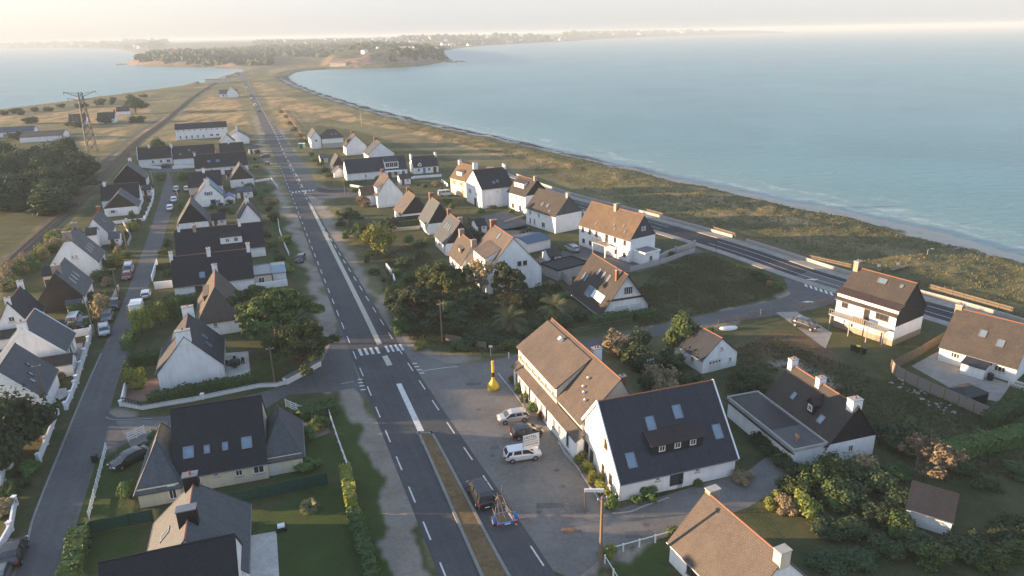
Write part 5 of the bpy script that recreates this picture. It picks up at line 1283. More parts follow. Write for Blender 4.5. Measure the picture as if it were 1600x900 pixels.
def hedge(path_px, w, h, mat, label, z=0.0, cat='hedge'):
    P = [at(x, y, z).xy for x, y in path_px]; P = crom(P, 4) if len(P) > 2 else P
    g = np.random.RandomState(len(label)*7+int(path_px[0][0])); Pt = []; Nn = []
    for a, b in zip(P, P[1:]):
        L = (b-a).length; e = (b-a)/max(L, 1e-6); n = Vector((-e.y, e.x))
        k = int(L*(w+2*h)*16)+2
        for _ in range(k):
            s = a+e*g.uniform(-.1, L+.1); u = g.uniform(0, w+2*h)
            if u < h: q = (-w/2, u, -1)
            elif u < h+w: q = (u-h-w/2, h, 0)
            else: q = (w/2, u-h-w, 1)
            j = .06+.05*math.sin(s.x*2.3)+.05*math.sin(s.y*1.9+s.x)
            Pt.append((s.x+n.x*q[0]*(1+j), s.y+n.y*q[0]*(1+j), z+q[1]*(1+j)+g.uniform(-.06, .09)))
            Nn.append((n.x*q[2]+0*g.normal(), n.y*q[2], .3 if q[2] else 1))
    Pt = np.array(Pt); Nn = np.array(Nn)+g.normal(size=(len(Nn), 3))*.5; Nn /= np.linalg.norm(Nn, axis=1)[:, None]
    A = np.cross(Nn, g.normal(size=Nn.shape)); A /= np.linalg.norm(A, axis=1)[:, None]; B = np.cross(Nn, A); s = (.13*g.uniform(.6, 1.4, len(Pt)))[:, None]
    V = np.stack([Pt-A*s-B*s*.6, Pt+A*s*.7-B*s, Pt+A*s+B*s*.7, Pt-A*s*.6+B*s], 1).reshape(-1, 3)
    c = P[len(P)//2]; V -= np.array([c.x, c.y, z]); F_ = np.arange(len(V)).reshape(-1, 4).tolist(); V = V.tolist()
    for a, b in zip(P, P[1:]):
        e = (b-a).normalized(); n = Vector((-e.y, e.x))*(w/2-.07); k = len(V)
        for q, zz in ((a-n, 0), (a+n, 0), (b+n, 0), (b-n, 0), (a-n, h-.07), (a+n, h-.07), (b+n, h-.07), (b-n, h-.07)): V.append((q.x-c.x, q.y-c.y, zz))
        for f in ((4,5,6,7),(0,4,7,3),(1,2,6,5),(0,1,5,4),(3,7,6,2)): F_.append([k+i for i in f])
    me = bpy.data.meshes.new('hedge'); me.from_pydata(V, [], F_); me.materials.append(M[mat])
    o = obj_of('hedge', me); o.location = (c.x, c.y, z); tag(o, label, cat); return o

# ---- trees one can tell apart
plant('cypress_cypress', (434,538), 7.2, 9.6, 'broad dark cypress with layered branches, farther of two beside the tan roofed cottage')
plant('cypress_cypress', (472,585), 5.4, 7.4, 'spreading cypress with reddish branches, nearer of two beside the main road verge')
plant('cypress_cypress', (405,505), 4.6, 7.4, 'dark cypress leaning against the terrace end and overhanging the tan roofed cottage')
plant('tree_dark', (28,716), 5.2, 6.4, 'dark pine in front of the slate roof at the left edge')
plant('tree_dark', (60,690), 3.0, 3.6, 'small dark tree between the pine and the left street')
plant('tree_yellow', (592,402), 3.9, 5.6, 'round bright green tree beside the right hand verge')
plant('cypress_dark', (548,352), 3.8, 4.6, 'low dark cypress at the start of the right verge, by the bay lane')
plant('cypress_cypress', (566,378), 3.4, 4.4, 'dark cypress just left of the round bright green tree')
plant('cypress_dark', (612,366), 3.0, 4.0, 'dark bushy cypress behind the round bright green tree')
plant('shrub_dry', (568,322), 2.6, 2.8, 'ochre bush at the foot of the tall white gabled house')
plant('cypress_dark', (648,500), 5.6, 6.4, 'wide dark cypress nearest the main road in the walled garden')
plant('cypress_cypress', (694,470), 5.4, 7.6, 'tall dark cypress left of the big white gable', )
plant('cypress_dark', (700,520), 4.6, 5.0, 'dark cypress behind the wooden pole in the walled garden')
plant('cypress_dark', (738,492), 4.0, 5.0, 'dark cypress between the wooden pole and the left palm')
plant('sparse_dry', (752,470), 4.2, 7.2, 'bare brown branched tree in front of the big white gable')
plant('cypress_dark', (792,478), 3.8, 8.2, 'upright dark cypress standing against the big white gable')
plant('cypress_dark', (735,450), 3.2, 5.0, 'small dark cypress under the long dormer')
plant('tree_dark', (675,455), 3.4, 4.0, 'dark rounded tree behind the row of garden beds')
plant('tree_dark', (740,385), 3.2, 3.4, 'dark rounded tree in the court behind the brick chimneys')
plant('shrub_dark', (765,385), 3.0, 2.4, 'dark ivy bush beside the court gravel')
plant('tree_green', (1066,552), 3.2, 4.8, 'dark green tree at the bend left of the small garage')
plant('shrub_green', (1106,528), 1.6, 1.6, 'small round bush behind the small garage')
plant('tree_dark', (212,176), 9, 7.5, 'dark round tree on the left coast, right of the far cottage')
plant('tree_green', (247,236), 3.6, 4.4, 'light green round tree by the railway above the head of the street')
plant('shrub_yellow', (182,417), 3.0, 2.6, 'yellow green bush below the three skylight house')
plant('shrub_green', (158,438), 2.6, 2.0, 'dark green bush behind the parked red car')
plant('shrub_dry', (162,492), 1.9, 3.9, 'tall ochre conifer beside the parked cars')
plant('tree_yellow', (222,522), 2.3, 3.6, 'clipped yellow green tree left of two in the front garden')
plant('tree_yellow', (252,510), 2.2, 3.3, 'clipped yellow green tree right of two in the front garden')
plant('tree_green', (272,500), 2.3, 3.0, 'rounded dark green tree beside the two clipped ones')
plant('shrub_yellow', (209,606), 2.1, 3.0, 'big clipped yellow green bush beside the gravel yard')
plant('shrub_green', (290,282), 2.6, 2.8, 'dark green bush at the top right of the left street')
plant('shrub_green', (252,282), 2.4, 2.8, 'dark green bush at the top left of the left street')
plant('shrub_green', (285,330), 2.2, 2.4, 'green bush beside the three white parked cars')
plant('shrub_yellow', (208,360), 1.8, 2.2, 'small yellow green bush in a walled garden on the left street')
plant('shrub_dry', (424,318), 2.6, 1.8, 'brownish round bush on the verge garden')
plant('shrub_dark', (390,297), 2.4, 2.0, 'dark bush right of the brown gabled house')
plant('shrub_green', (445,380), 2.2, 1.6, 'green bush inside the white verge fence')
plant('shrub_yellow', (452,425), 1.5, 1.7, 'yellow bush at the corner of the glazed annex')
plant('shrub_dark', (430,345), 2.0, 2.0, 'dark clipped bush beside the cross path')
plant('shrub_red', (815,655), .7, .9, 'red flowering pot plant at the hotel corner', 'pot plant')
for k, (x, y, r_, h, kd, lb) in enumerate([
  (806,596,1.2,1.1,'shrub_green','green bush at the far corner of the hotel front'), (812,612,1.1,1.2,'shrub_hedge','second green bush from the far corner of the hotel front'),
  (822,626,1.0,1.1,'shrub_green','third green bush along the hotel front'), (835,642,1.2,1.4,'shrub_green','leafy green bush beside the hotel path, nearest the silver car'),
  (846,655,.7,.9,'shrub_red','reddish flowering bush by the hotel doors'), (872,670,.6,.8,'shrub_green','small green bush close to the hotel doors'),
  (905,722,1.0,1.3,'shrub_yellow','bright bush at the left foot of the sunlit gable'), (916,738,1.1,1.3,'shrub_yellow','second bright bush at the foot of the sunlit gable'),
  (930,755,1.1,1.5,'shrub_yellow','third bright bush at the foot of the sunlit gable'), (943,772,1.1,1.4,'shrub_yellow','yellow green bush at the foot of the sunlit gable, beside the pole'),
  (957,794,1.1,1.4,'shrub_green','rounded dark green bush at the near corner of the hotel wing'),
  (1012,777,1.3,1.1,'shrub_green','green bush under the left wall window of the hotel wing'), (996,784,.8,.7,'shrub_green','low bush left of the green bush by the hotel wing wall'),
  (1090,757,.8,.6,'shrub_green','low bush right of the hotel wing doors'), (1160,752,1.5,1.1,'shrub_dry','brown withered bush at the right corner of the hotel wing'),
  (1052,838,1.0,1.0,'shrub_green','leafy bush beside the white fence at the lower garden'),
  (952,868,1.3,1.0,'shrub_yellow','bright weedy bush at the foot of the wooden pole')]):
    plant(kd, (x, y), r_, h, lb)
for k, (x, y, r_, h) in enumerate([(960,552,3,3),(985,568,3.2,3),(1008,580,3,2.6),(1030,598,3,2.4),(1048,575,2.6,2.2),(1000,545,2.6,2.8),(1042,618,2.4,2),(1075,600,2.2,1.6),(1010,610,2,2)]):
    plant('shrub_dark' if k % 3 else 'shrub_dry', (x, y), r_, h, 'dark tangled bush in the garden behind the hotel roof', group='bushes in the garden behind the hotel')
for k, (x, y, r_, h) in enumerate([(1175,590,2.4,1.4),(1188,608,2.6,1.6),(1160,640,2.2,1.6),(1180,655,2.2,1.5),(1158,612,2.0,1.3)]):
    plant('shrub_dark', (x, y), r_, h, 'dark bramble left of the house with three chimneys', group='brambles left of the three chimney house')
for k, (x, y, r_, h) in enumerate([(1176,672,1.6,1.5),(1190,694,1.7,1.6),(1206,712,1.7,1.6),(1224,730,1.6,1.5),(1240,745,1.6,1.6)]):
    plant('shrub_dark', (x, y), r_, h, 'dark bush along the annex wall of the three chimney house', group='bushes along the annex wall')
lowR = [(1236,775,2.2,2.6,'green'),(1262,762,2.6,3.8,'green'),(1288,752,2.8,4.2,'green'),(1318,756,2.6,3.6,'hedge'),(1345,742,2.4,3.0,'dry'),(1300,786,2.6,3.2,'green'),(1335,790,2.6,3.0,'hedge'),(1372,770,2.6,3.4,'hedge'),(1398,790,2.4,2.8,'hedge'),(1262,800,2.4,2.6,'yellow'),(1225,800,1.6,2.2,'dry'),(1210,790,1.5,1.8,'yellow'),(1365,812,2.4,2.4,'dark'),(1330,835,2.4,2.0,'dark'),(1400,830,2.2,2.4,'green'),(1385,862,2.2,2.0,'dark'),(1430,860,2.2,2.4,'dark'),(1290,830,2.2,1.8,'dark'),(1455,885,2.2,2.6,'green'),(1500,872,2.4,2.6,'hedge'),(1540,880,2.2,2.2,'green'),(1585,872,2.2,2.0,'green'),(1560,845,2.0,2.0,'dark'),(1590,830,2.2,2.2,'hedge'),(1525,852,1.8,1.8,'hedge'),(1340,880,2.4,1.4,'dark'),(1290,885,2.2,1.2,'dark')]
for x, y, r_, h, c in lowR:
    h *= .68; r_ *= .95
    plant('shrub_'+{'green': 'cypress', 'hedge': 'dark'}.get(c, c), (x, y), r_, h, {'green': 'olive green bush in the lower right thicket', 'hedge': 'deep green bush in the lower right thicket', 'dry': 'rust coloured bush in the lower right thicket', 'yellow': 'yellow green bush in the lower right thicket', 'dark': 'low dark bush in the lower right thicket'}[c], group='bushes of the lower right thicket, '+{'green':'olive','hedge':'deep green','dry':'rust','yellow':'yellow','dark':'low dark'}[c])
plant('sparse_dry', (1430,735), 3.2, 4.0, 'sunlit withered branches of a bare bush, left of two, right of three chimney house', 'bush')
plant('sparse_dry', (1468,748), 3.4, 3.6, 'withered bare bush, right of two, above the dark outbuilding', 'bush')
plant('shrub_dark', (1408,700), 3.0, 2.6, 'dark olive bush between the three chimney house and the withered bush')
for k, (x, y) in enumerate([(1455,800),(1500,735),(1540,760),(1585,742),(1398,742)]):
    plant('shrub_hedge', (x, y), 1.9, 1.2, 'low green bush on the lawn beyond the dark outbuilding', group='low bushes beyond the outbuilding')
hedge([(1482,716),(1520,704),(1560,697),(1620,682)], 2.2, 1.6, 'f_green', 'shaggy green hedge across the lawn at the right edge')
hedge([(1545,668),(1590,640),(1640,622)], 2.0, 1.8, 'f_hedge', 'green hedge behind the corner of the wooden fence')
# gardens behind the long verge, centre
for k, (x, y, r_, h, c) in enumerate([(632,415,2.2,1.8,'dark'),(648,405,2,1.5,'dark'),(668,430,2.4,1.8,'dark'),(640,440,2.2,1.6,'green'),(622,450,2.0,1.6,'green'),(690,420,2,1.6,'dark'),(655,385,2.2,1.5,'dark'),(700,432,2,1.8,'dark'),(640,378,1.8,1.4,'green'),(618,432,1.4,1.4,'green')]):
    plant('shrub_'+c, (x, y), r_, h, 'dark garden bush in the plots between the verge and the slate houses', group='bushes in the garden plots')
for k, (x, y, r_, h, c) in enumerate([(816,530,1.8,1.0,'dark'),(838,512,1.8,1.0,'dark'),(768,536,2.0,1.2,'dark'),(742,540,2.4,1.8,'dark'),(850,470,2.6,3,'dark'),(830,480,2.6,3,'dark'),(722,545,2.0,1.4,'green'),(880,510,2.2,1.8,'dark'),(800,545,2,1.3,'green'),(905,500,2,1.6,'dark'),(660,545,1.6,1.2,'yellow'),(625,520,2.2,2.4,'cypress')]):
    plant('shrub_'+c, (x, y), r_, h, 'dark bush in the overgrown garden around the two palms', group='bushes around the two palms')
hedge([(928,509),(960,503),(985,499)], 1.6, 1.5, 'f_hedge', 'clipped green hedge left of the A-frame chalet gate')
hedge([(992,499),(1010,496),(1022,493)], 1.6, 1.3, 'f_hedge', 'clipped green hedge right of the A-frame chalet gate')
hedge([(622,356),(656,352)], 1.5, 1.6, 'f_hedge', 'clipped hedge in front of the low sunlit roof house')
plant('shrub_yellow', (663,384), 1.4, 1.6, 'small yellow green bush by the wall of the slate houses')
hedge([(232,634),(290,620),(330,612),(372,606),(404,600)], 1.5, 1.5, 'f_hedge', 'long clipped hedge along the white wall below the two chimney house')
hedge([(205,572),(252,565)], 1.8, 1.7, 'f_hedge', 'thick hedge left of the two chimney house')
hedge([(222,494),(250,482),(296,474),(318,472)], 1.8, 1.6, 'f_hedge', 'dark hedge between the terrace and the clipped trees')
hedge([(198,548),(207,528)], 1.3, 1.6, 'f_green', 'short green hedge at the kerb of the left street')
hedge([(470,655),(500,648),(524,642)], 1.8, 1.3, 'f_hedge', 'clipped hedge behind the white gate and bins')
hedge([(541,750),(551,800)], 1.1, 1.9, 'f_yellow', 'upright sunlit hedge at the end of the green mesh fence')
hedge([(552,806),(566,850),(584,910)], 1.3, 1.1, 'f_hedge', 'low hedge along the verge at the lower edge')
hedge([(128,840),(122,870),(110,915)], 1.6, 1.5, 'f_hedge', 'rough hedge along the left street at the lower edge')
hedge([(108,492),(135,486)], 1.4, 1.5, 'f_hedge', 'hedge behind the two cars parked in the yard')
hedge([(14,434),(45,424),(64,420)], 2.0, 1.6, 'f_hedge', 'clipped hedge between the railway and the tall white gable')
hedge([(452,285),(520,289)], 1.4, 1.2, 'f_hedge', 'hedge in front of the long dark roofed house by the bay lane') if 0 else hedge([(538,291),(572,288)], 1.4, 1.4, 'f_hedge', 'hedge at the left foot of the long slate roofed house')
# railway bushes, the pine wood on the left, coast scrub: several of each kind
g = random.Random(5)
for k in range(26):
    t = k/25; x = 20+105*t+g.uniform(-9, 9); y = 470-100*t+g.uniform(-4, 8)
    plant('shrub_'+('dry', 'yellow', 'green', 'dry')[k % 4], (x-18, y-22+14*t), g.uniform(1.6, 2.6), g.uniform(1.3, 2.4), 'straggly ochre and green bush on the railway bank', group='bushes on the railway bank')
for k in range(64):
    x = g.uniform(-70, 128); y = g.uniform(232, 322); 
    if x > 105 and y > 290: x -= 40
    plant('cypress_dark' if k % 4 == 0 else ('tree_dark' if k % 2 else 'shrub_dark'), (x, y+14), g.uniform(5.5, 8), g.uniform(5, 7.5), 'dark pine in the wood left of the railway', group='pines of the wood left of the railway')
for k in range(24):
    x = g.choice([g.uniform(70, 290), g.uniform(150, 240), g.uniform(-20, 60)]); y = 176-(x)*.11+g.uniform(0, 7)
    plant('shrub_dark', (x, y), g.uniform(3, 5), g.uniform(2.0, 3.4), 'low dark scrub on the left coast', group='scrub along the left coast')
for x, y, lb in ((165,190,'dark scrub right of the lattice mast'),(120,196,'dark scrub in front of the small farmhouse'),(12,208,'bush behind the long farm building'),(50,190,'round bush behind the farm sheds'),(25,215,'bush at the end of the farm sheds'),(215,188,'dark bushes below the coast tree')):
    plant('shrub_dark', (x, y+3), 6, 3.6, lb)
for k, (x, y) in enumerate([(438,176),(446,184),(452,194),(460,204),(468,214),(474,222)]):
    plant('shrub_dry', (x, y), 2.6, 1.8, 'sunlit ochre bush along the right side of the far road', group='ochre bushes along the far road')
for k, (x, y) in enumerate([(487,243),(492,252),(500,258),(508,268),(515,276),(552,300)]):
    plant('shrub_green', (x, y), 1.8, 1.4, 'bush in front of the far right houses', group='bushes in front of the far right houses')
for k, (x, y) in enumerate([(800,332),(770,326),(1010,412),(1020,408),(1045,398),(760,318),(872,392),(1190,438),(1205,446),(1215,450),(1180,430)]):
    plant('shrub_'+('green', 'dark', 'dry')[k % 3], (x, y), 1.3, .9, 'low garden bush beside the shore houses', group='low bushes beside the shore houses')

# ---- palms
def palm(px, label, h, rad, seed):
    p = at(*px); r_ = empty('palm_tree', p); tag(r_, label, 'palm tree'); g = random.Random(seed)
    MB().tube([(0, 0, 0), (.05, 0, h*.5), (0, .05, h)], [.32, .27, .3], 10).build('trunk', M['bark'], r_)
    m = MB()
    for k in range(34):
        a = 6.283*k/34+g.uniform(-.1, .1); el = g.uniform(-.15, 1.25); L = rad*g.uniform(.85, 1.1)
        P_ = []; d = Vector((math.cos(a)*math.cos(el), math.sin(a)*math.cos(el), math.sin(el))); q = Vector((0, 0, h))
        for i in range(8): P_.append(q.copy()); q = q+d*L/7; d.z -= .21; d.normalize()
        sd = Vector((-math.sin(a), math.cos(a), 0))
        for i in range(7):
            for sg in (-1, 1):
                for f in (0, .5):
                    a0 = P_[i].lerp(P_[i+1], f); wl_ = .62*math.sin(math.pi*(i+f+1.2)/9); dd = (P_[i+1]-P_[i]).normalized()
                    tip = a0+sd*sg*wl_+dd*wl_*.8-Vector((0, 0, .12)); m.poly([a0, a0+dd*.10, tip+dd*.03, tip-dd*.02])
    m.build('crown', M['f_palm'], r_, fix=False); return r_
palm((797,524), 'palm tree with arching fronds, left of two in the overgrown garden', 2.6, 3.4, 1)
palm((866,503), 'palm tree with arching fronds, right of two beside the A-frame chalet', 2.5, 3.2, 2)
palm((484,796), 'tiny yellow palm on the lawn behind the green mesh fence', .25, .9, 3)

# ---- grasses nobody could count
def tufts(name, polys, n, hmin, hmax, mat, seed, dune=True, excl=()):
    g = np.random.RandomState(seed); X = []; Y = []
    for p in polys:
        q = atN(p, 0); ar = abs(np.sum(q[:,0]*np.roll(q[:,1], -1)-q[:,1]*np.roll(q[:,0], -1)))/2
        X.append((q, ar))
    tot = sum(a for _, a in X); xs = []; ys = []
    for q, a in X:
        k = int(n*a/tot*3); x = g.uniform(q[:,0].min(), q[:,0].max(), k*2); y = g.uniform(q[:,1].min(), q[:,1].max(), k*2)
        ok = inside(x, y, q); xs.append(x[ok]); ys.append(y[ok])
    x = np.concatenate(xs); y = np.concatenate(ys)
    dens = fractal(x, y, 14, seed, 4)*.8+.5
    ok = g.uniform(size=len(x)) < np.clip(dens, .04, 1)
    for e in excl: ok &= ~inside(x, y, atN(e, 0))
    x = x[ok][:n]; y = y[ok][:n]; k = len(x)
    if dune:
        dl = dist_poly(x, y, LAND); ok = dl > 17+2*wob(x, y, 3); x, y, dl = x[ok], y[ok], dl[ok]
        h, _, _ = height(x, y, dl+wob(x, y, 2, 2)*.8); z = h+dune_h(x, y); k = len(x)
    else: z = np.full(k, 0.0)
    z = np.where(z < -.36, -.36, z) if not dune else z
    V = []; 
    for b in range(4):
        a = g.uniform(0, 6.283, k); hh = g.uniform(hmin, hmax, k); w = hh*.30; lx = g.normal(size=k)*.35*hh; ly = g.normal(size=k)*.35*hh
        ox = g.normal(size=k)*.12; oy = g.normal(size=k)*.12
        c, s = np.cos(a)*w, np.sin(a)*w
        V.append(np.stack([np.stack([x+ox-c, y+oy-s, z-.05], -1), np.stack([x+ox+c, y+oy+s, z-.05], -1), np.stack([x+ox+lx+c*.3, y+oy+ly+s*.3, z+hh], -1), np.stack([x+ox+lx-c*.3, y+oy+ly-s*.3, z+hh], -1)], 1))
    V = np.concatenate(V).reshape(-1, 3)
    me = bpy.data.meshes.new(name); me.from_pydata(V.tolist(), [], np.arange(len(V)).reshape(-1, 4).tolist()); me.materials.append(M[mat])
    return tag(obj_of(name, me), {'dune_grass': 'wind blown tan marram grass covering the dunes', 'weeds': 'rough weeds and long grass filling the gardens and verges'}[name], 'grass', kind='stuff')
tufts('dune_grass', [[(600,192),(700,218),(800,250),(900,292),(1010,328),(1160,374),(1300,414),(1480,466),(1600,500),(1700,500),(1600,405),(1460,374),(1300,330),(1100,288),(900,246),(740,212),(640,190)]], 26000, .14, .36, 'f_grass', 3)
# small planting that fills the gardens between the houses
for grp, lab, cols, L in (
 ('garden bushes between the dark roofed terraces', 'green garden bush between the dark roofed terraces', ('green','hedge','dark'),
  [(290,336),(338,340),(350,330),(362,334),(332,326),(345,321),(360,318),(410,362),(418,372),(425,384),(432,395),(438,408),(445,416),(262,385),(258,398),(268,402),(262,432),(254,420),(330,478),(345,483),(300,480),(416,300),(412,312),(420,330),(400,262),(398,250),(402,240),(390,228),(398,306)]),
 ('garden bushes west of the left street', 'green garden bush west of the left street', ('green','dark','dry'),
  [(226,292),(236,296),(228,312),(206,340),(214,350),(196,366),(190,378),(175,388),(186,396),(196,402),(176,428),(168,446),(150,470),(140,470),(124,478),(110,520),(96,524),(120,512),(140,512),(90,575),(96,590),(100,560),(84,600),(76,614),(50,738),(40,760),(62,648),(10,780),(24,770),(6,800),(18,745)]),
 ('bushes in the bay lane gardens', 'green bush in the gardens by the bay lane', ('green','dry','hedge'),
  [(560,262),(566,270),(612,276),(590,282),(640,286),(652,290),(664,293),(680,290),(690,302),(700,316),(712,320),(640,304),(650,312),(700,340),(715,345),(722,352),(735,350),(752,332),(705,326),(745,360),(755,372),(765,398),(860,448),(872,456),(880,466)]),
 ('verge bushes beside the main road', 'low bush on the verge beside the main road', ('green','hedge','yellow'),
  [(600,440),(610,462),(580,398),(575,410),(586,428),(604,476),(540,372),(532,352),(528,338)]),
 ('foundation plants along the cream house', 'small green plant on the lawn around the cream house', ('green',),
  [(236,700),(250,690),(462,690),(484,686),(500,668),(508,664),(200,775),(480,735)])):
    for k, (x, y) in enumerate(L):
        plant('shrub_'+cols[k % len(cols)], (x, y), .9+.9*((k*7) % 5)/4, .8+.9*((k*3) % 5)/4, lab, group=grp)
tufts('weeds', [
 [(985,470),(1045,400),(1100,395),(1215,437),(1225,455),(1190,468),(1100,490),(1000,512)],
 [(1130,620),(1150,545),(1200,525),(1290,560),(1420,600),(1560,660),(1600,700),(1600,740),(1440,760),(1380,700),(1230,575)],
 [(600,400),(640,380),(760,450),(860,460),(900,520),(760,555),(640,530),(610,470)],
 [(940,560),(1000,540),(1060,600),(1130,600),(1180,700),(1160,720),(1040,610)],
 [(1210,800),(1300,740),(1460,760),(1600,760),(1600,900),(1260,900)],
 [(0,470),(60,400),(160,300),(215,240),(180,290),(130,350),(70,420),(0,520)],
 [(545,620),(565,700),(600,800),(620,900),(570,900),(555,800),(530,700)],
 [(130,720),(150,700),(150,760),(120,830),(100,900),(85,900),(120,800)]], 24000, .12, .30, 'f_weed', 8, dune=False,
 excl=[[(1424,572),(1468,548),(1500,575),(1580,600),(1560,628),(1500,615)], [(1212,488),(1245,487),(1300,520),(1290,545),(1240,508)]])
# ================================================================ VEHICLES
def hgt(z, px, py): return z
def car_proto(kind):
    """local frame: +x is the front, z up, wheels on z = 0. returns dict of part meshes"""
    P = {'hatch': dict(L=4.0, W=1.74, H=1.46, belt=.92, st=[(-2.0,.62,.80),(-1.9,.40,.95),(-1.2,.28,.98),(0,.26,.95),(1.0,.28,.93),(1.75,.34,.84),(2.0,.48,.66)], cab=[(-1.92,.95),(-1.62,1.36),(-.9,1.46),(.25,1.45),(.65,1.30),(1.22,.93)], wb=(-1.24,1.28)),
         'suv': dict(L=4.4, W=1.82, H=1.62, belt=1.02, st=[(-2.2,.60,.88),(-2.1,.42,1.04),(-1.3,.30,1.07),(0,.30,1.05),(1.1,.32,1.02),(1.95,.38,.92),(2.2,.52,.72)], cab=[(-2.1,1.04),(-1.78,1.48),(-1.0,1.62),(.3,1.61),(.75,1.44),(1.35,1.03)], wb=(-1.36,1.38)),
         'saloon': dict(L=4.6, W=1.8, H=1.44, belt=.92, st=[(-2.3,.60,.82),(-2.2,.38,.97),(-1.4,.26,.98),(0,.24,.95),(1.1,.27,.92),(2.05,.34,.80),(2.3,.48,.64)], cab=[(-1.95,.97),(-1.35,1.34),(-.7,1.44),(.3,1.43),(.75,1.27),(1.4,.92)], wb=(-1.38,1.42)),
         'van': dict(L=4.9, W=1.92, H=1.92, belt=1.15, st=[(-2.45,.50,1.05),(-2.4,.36,1.16),(-1.4,.30,1.18),(0,.28,1.17),(1.2,.32,1.14),(2.15,.38,1.02),(2.45,.50,.76)], cab=[(-2.40,1.16),(-2.28,1.84),(-1.6,1.92),(.7,1.90),(1.05,1.74),(1.75,1.13)], wb=(-1.45,1.52))}[kind]
    W2 = P['W']/2
    def loft(sections, name, mat, sm=False):
        m = MB(); n = len(sections[0])
        for a, b in zip(sections, sections[1:]):
            for i in range(n): j = (i+1) % n; m.poly([a[i], a[j], b[j], b[i]])
        m.poly(sections[0]); m.poly(sections[-1][::-1])
        o = m.build(name, mat); 
        b = bmesh.new(); b.from_mesh(o.data); bmesh.ops.remove_doubles(b, verts=b.verts, dist=1e-4); bmesh.ops.recalc_face_normals(b, faces=b.faces); b.to_mesh(o.data); b.free()
        me = o.data; bpy.data.objects.remove(o); return me
    secs = []
    for x, zl, zt in P['st']:
        f = 1-.16*max(0, abs(x)/(P['L']/2)-.62)/.38
        w = W2*f; secs.append([(x,-w*.93,zl),(x,-w,zl+.12),(x,-w,zt-.16),(x,-w*.93,zt),(x,0,zt+.035),(x,w*.93,zt),(x,w,zt-.16),(x,w,zl+.12),(x,w*.93,zl)])
    D = {'body': loft(secs, 'body', CARP['white'])}
    cab = P['cab']; bz = P['belt']
    gs = []
    for i, (x, z) in enumerate(cab):
        t = (z-bz)/(P['H']-bz); wt = W2*(.92-.20*max(t, 0)); wb_ = W2*.92
        gs.append([(x,-wb_,bz-.12),(x,-wt,max(z-.06, bz-.05)),(x,0,max(z-.01, bz-.02)),(x,wt,max(z-.06, bz-.05)),(x,wb_,bz-.12)])
    D['windows'] = loft(gs, 'windows', M['glass'])
    rs_ = []; roof = [c for c in cab if c[1] > P['H']-.20]
    rs_ = [[(x,-W2*.74,z-.05),(x,-W2*.70,z+.005),(x,0,z+.03),(x,W2*.70,z+.005),(x,W2*.74,z-.05),(x,0,z-.09)] for x, z in roof]
    D['roof_panel'] = loft(rs_, 'roof_panel', CARP['white'])
    m = MB()
    for sg in (-1, 1):
        for i in (0, len(cab)-2):
            (x0, z0), (x1, z1) = (cab[i], cab[i+1]) if i == 0 else (cab[-2], cab[-1])
            f0 = .92-.20*max((z0-bz)/(P['H']-bz), 0); f1 = .92-.20*max((z1-bz)/(P['H']-bz), 0)
            m.bar((x0, sg*W2*f0, z0-.02), (x1, sg*W2*f1, z1-.02), .09)
        xm = -.15; m.bar((xm, sg*W2*.925, bz-.05), (xm-.05, sg*W2*.745, P['H']-.08), .10)
        if kind in ('suv', 'hatch', 'van'): m.bar((P['cab'][0][0]+.75, sg*W2*.925, bz-.05), (P['cab'][1][0]+.65, sg*W2*.745, P['H']-.08), .13)
        m.bar((P['cab'][1][0], sg*W2*.74, P['H']-.12), (.3, sg*W2*.745, P['H']-.055), .07)
    o = m.build('pillars', CARP['white']); D['pillars'] = o.data; bpy.data.objects.remove(o)
    m = MB(); r_ = .33; m.tube([(0, -.11, 0), (0, .11, 0)], r_, 20); o = m.build('tyre', M['rubber']); D['tyre'] = o.data; bpy.data.objects.remove(o)
    m = MB(); m.tube([(0, -.12, 0), (0, .12, 0)], r_*.62, 14); o = m.build('rim', M['metal']); D['rim'] = o.data; bpy.data.objects.remove(o)
    xf = P['L']/2
    m = MB(); m.obox((0, 0, 0), (.10, 0, 0), (0, .17, 0), (0, 0, .08)); o = m.build('headlight', M['lamp'], bevel=.02); D['headlight'] = o.data; bpy.data.objects.remove(o)
    m = MB(); m.obox((0, 0, 0), (.06, 0, 0), (0, .13, 0), (0, 0, .14)); o = m.build('tail_light', M['tail'], bevel=.02); D['tail_light'] = o.data; bpy.data.objects.remove(o)
    m = MB(); m.box(-.01, .01, -.26, .26, -.055, .055); o = m.build('number_plate', M['sign_white']); D['number_plate'] = o.data; bpy.data.objects.remove(o)
    m = MB(); m.box(-.10, .10, -.09, .09, -.06, .06); o = m.build('mirror', CARP['black'], bevel=.02); D['mirror'] = o.data; bpy.data.objects.remove(o)
    m = MB(); m.box(-.07, .04, -.68, .68, -.10, .10); o = m.build('bumper_grille', M['black'], bevel=.02); D['bumper_grille'] = o.data; bpy.data.objects.remove(o)
    return P, D
CAR = {}
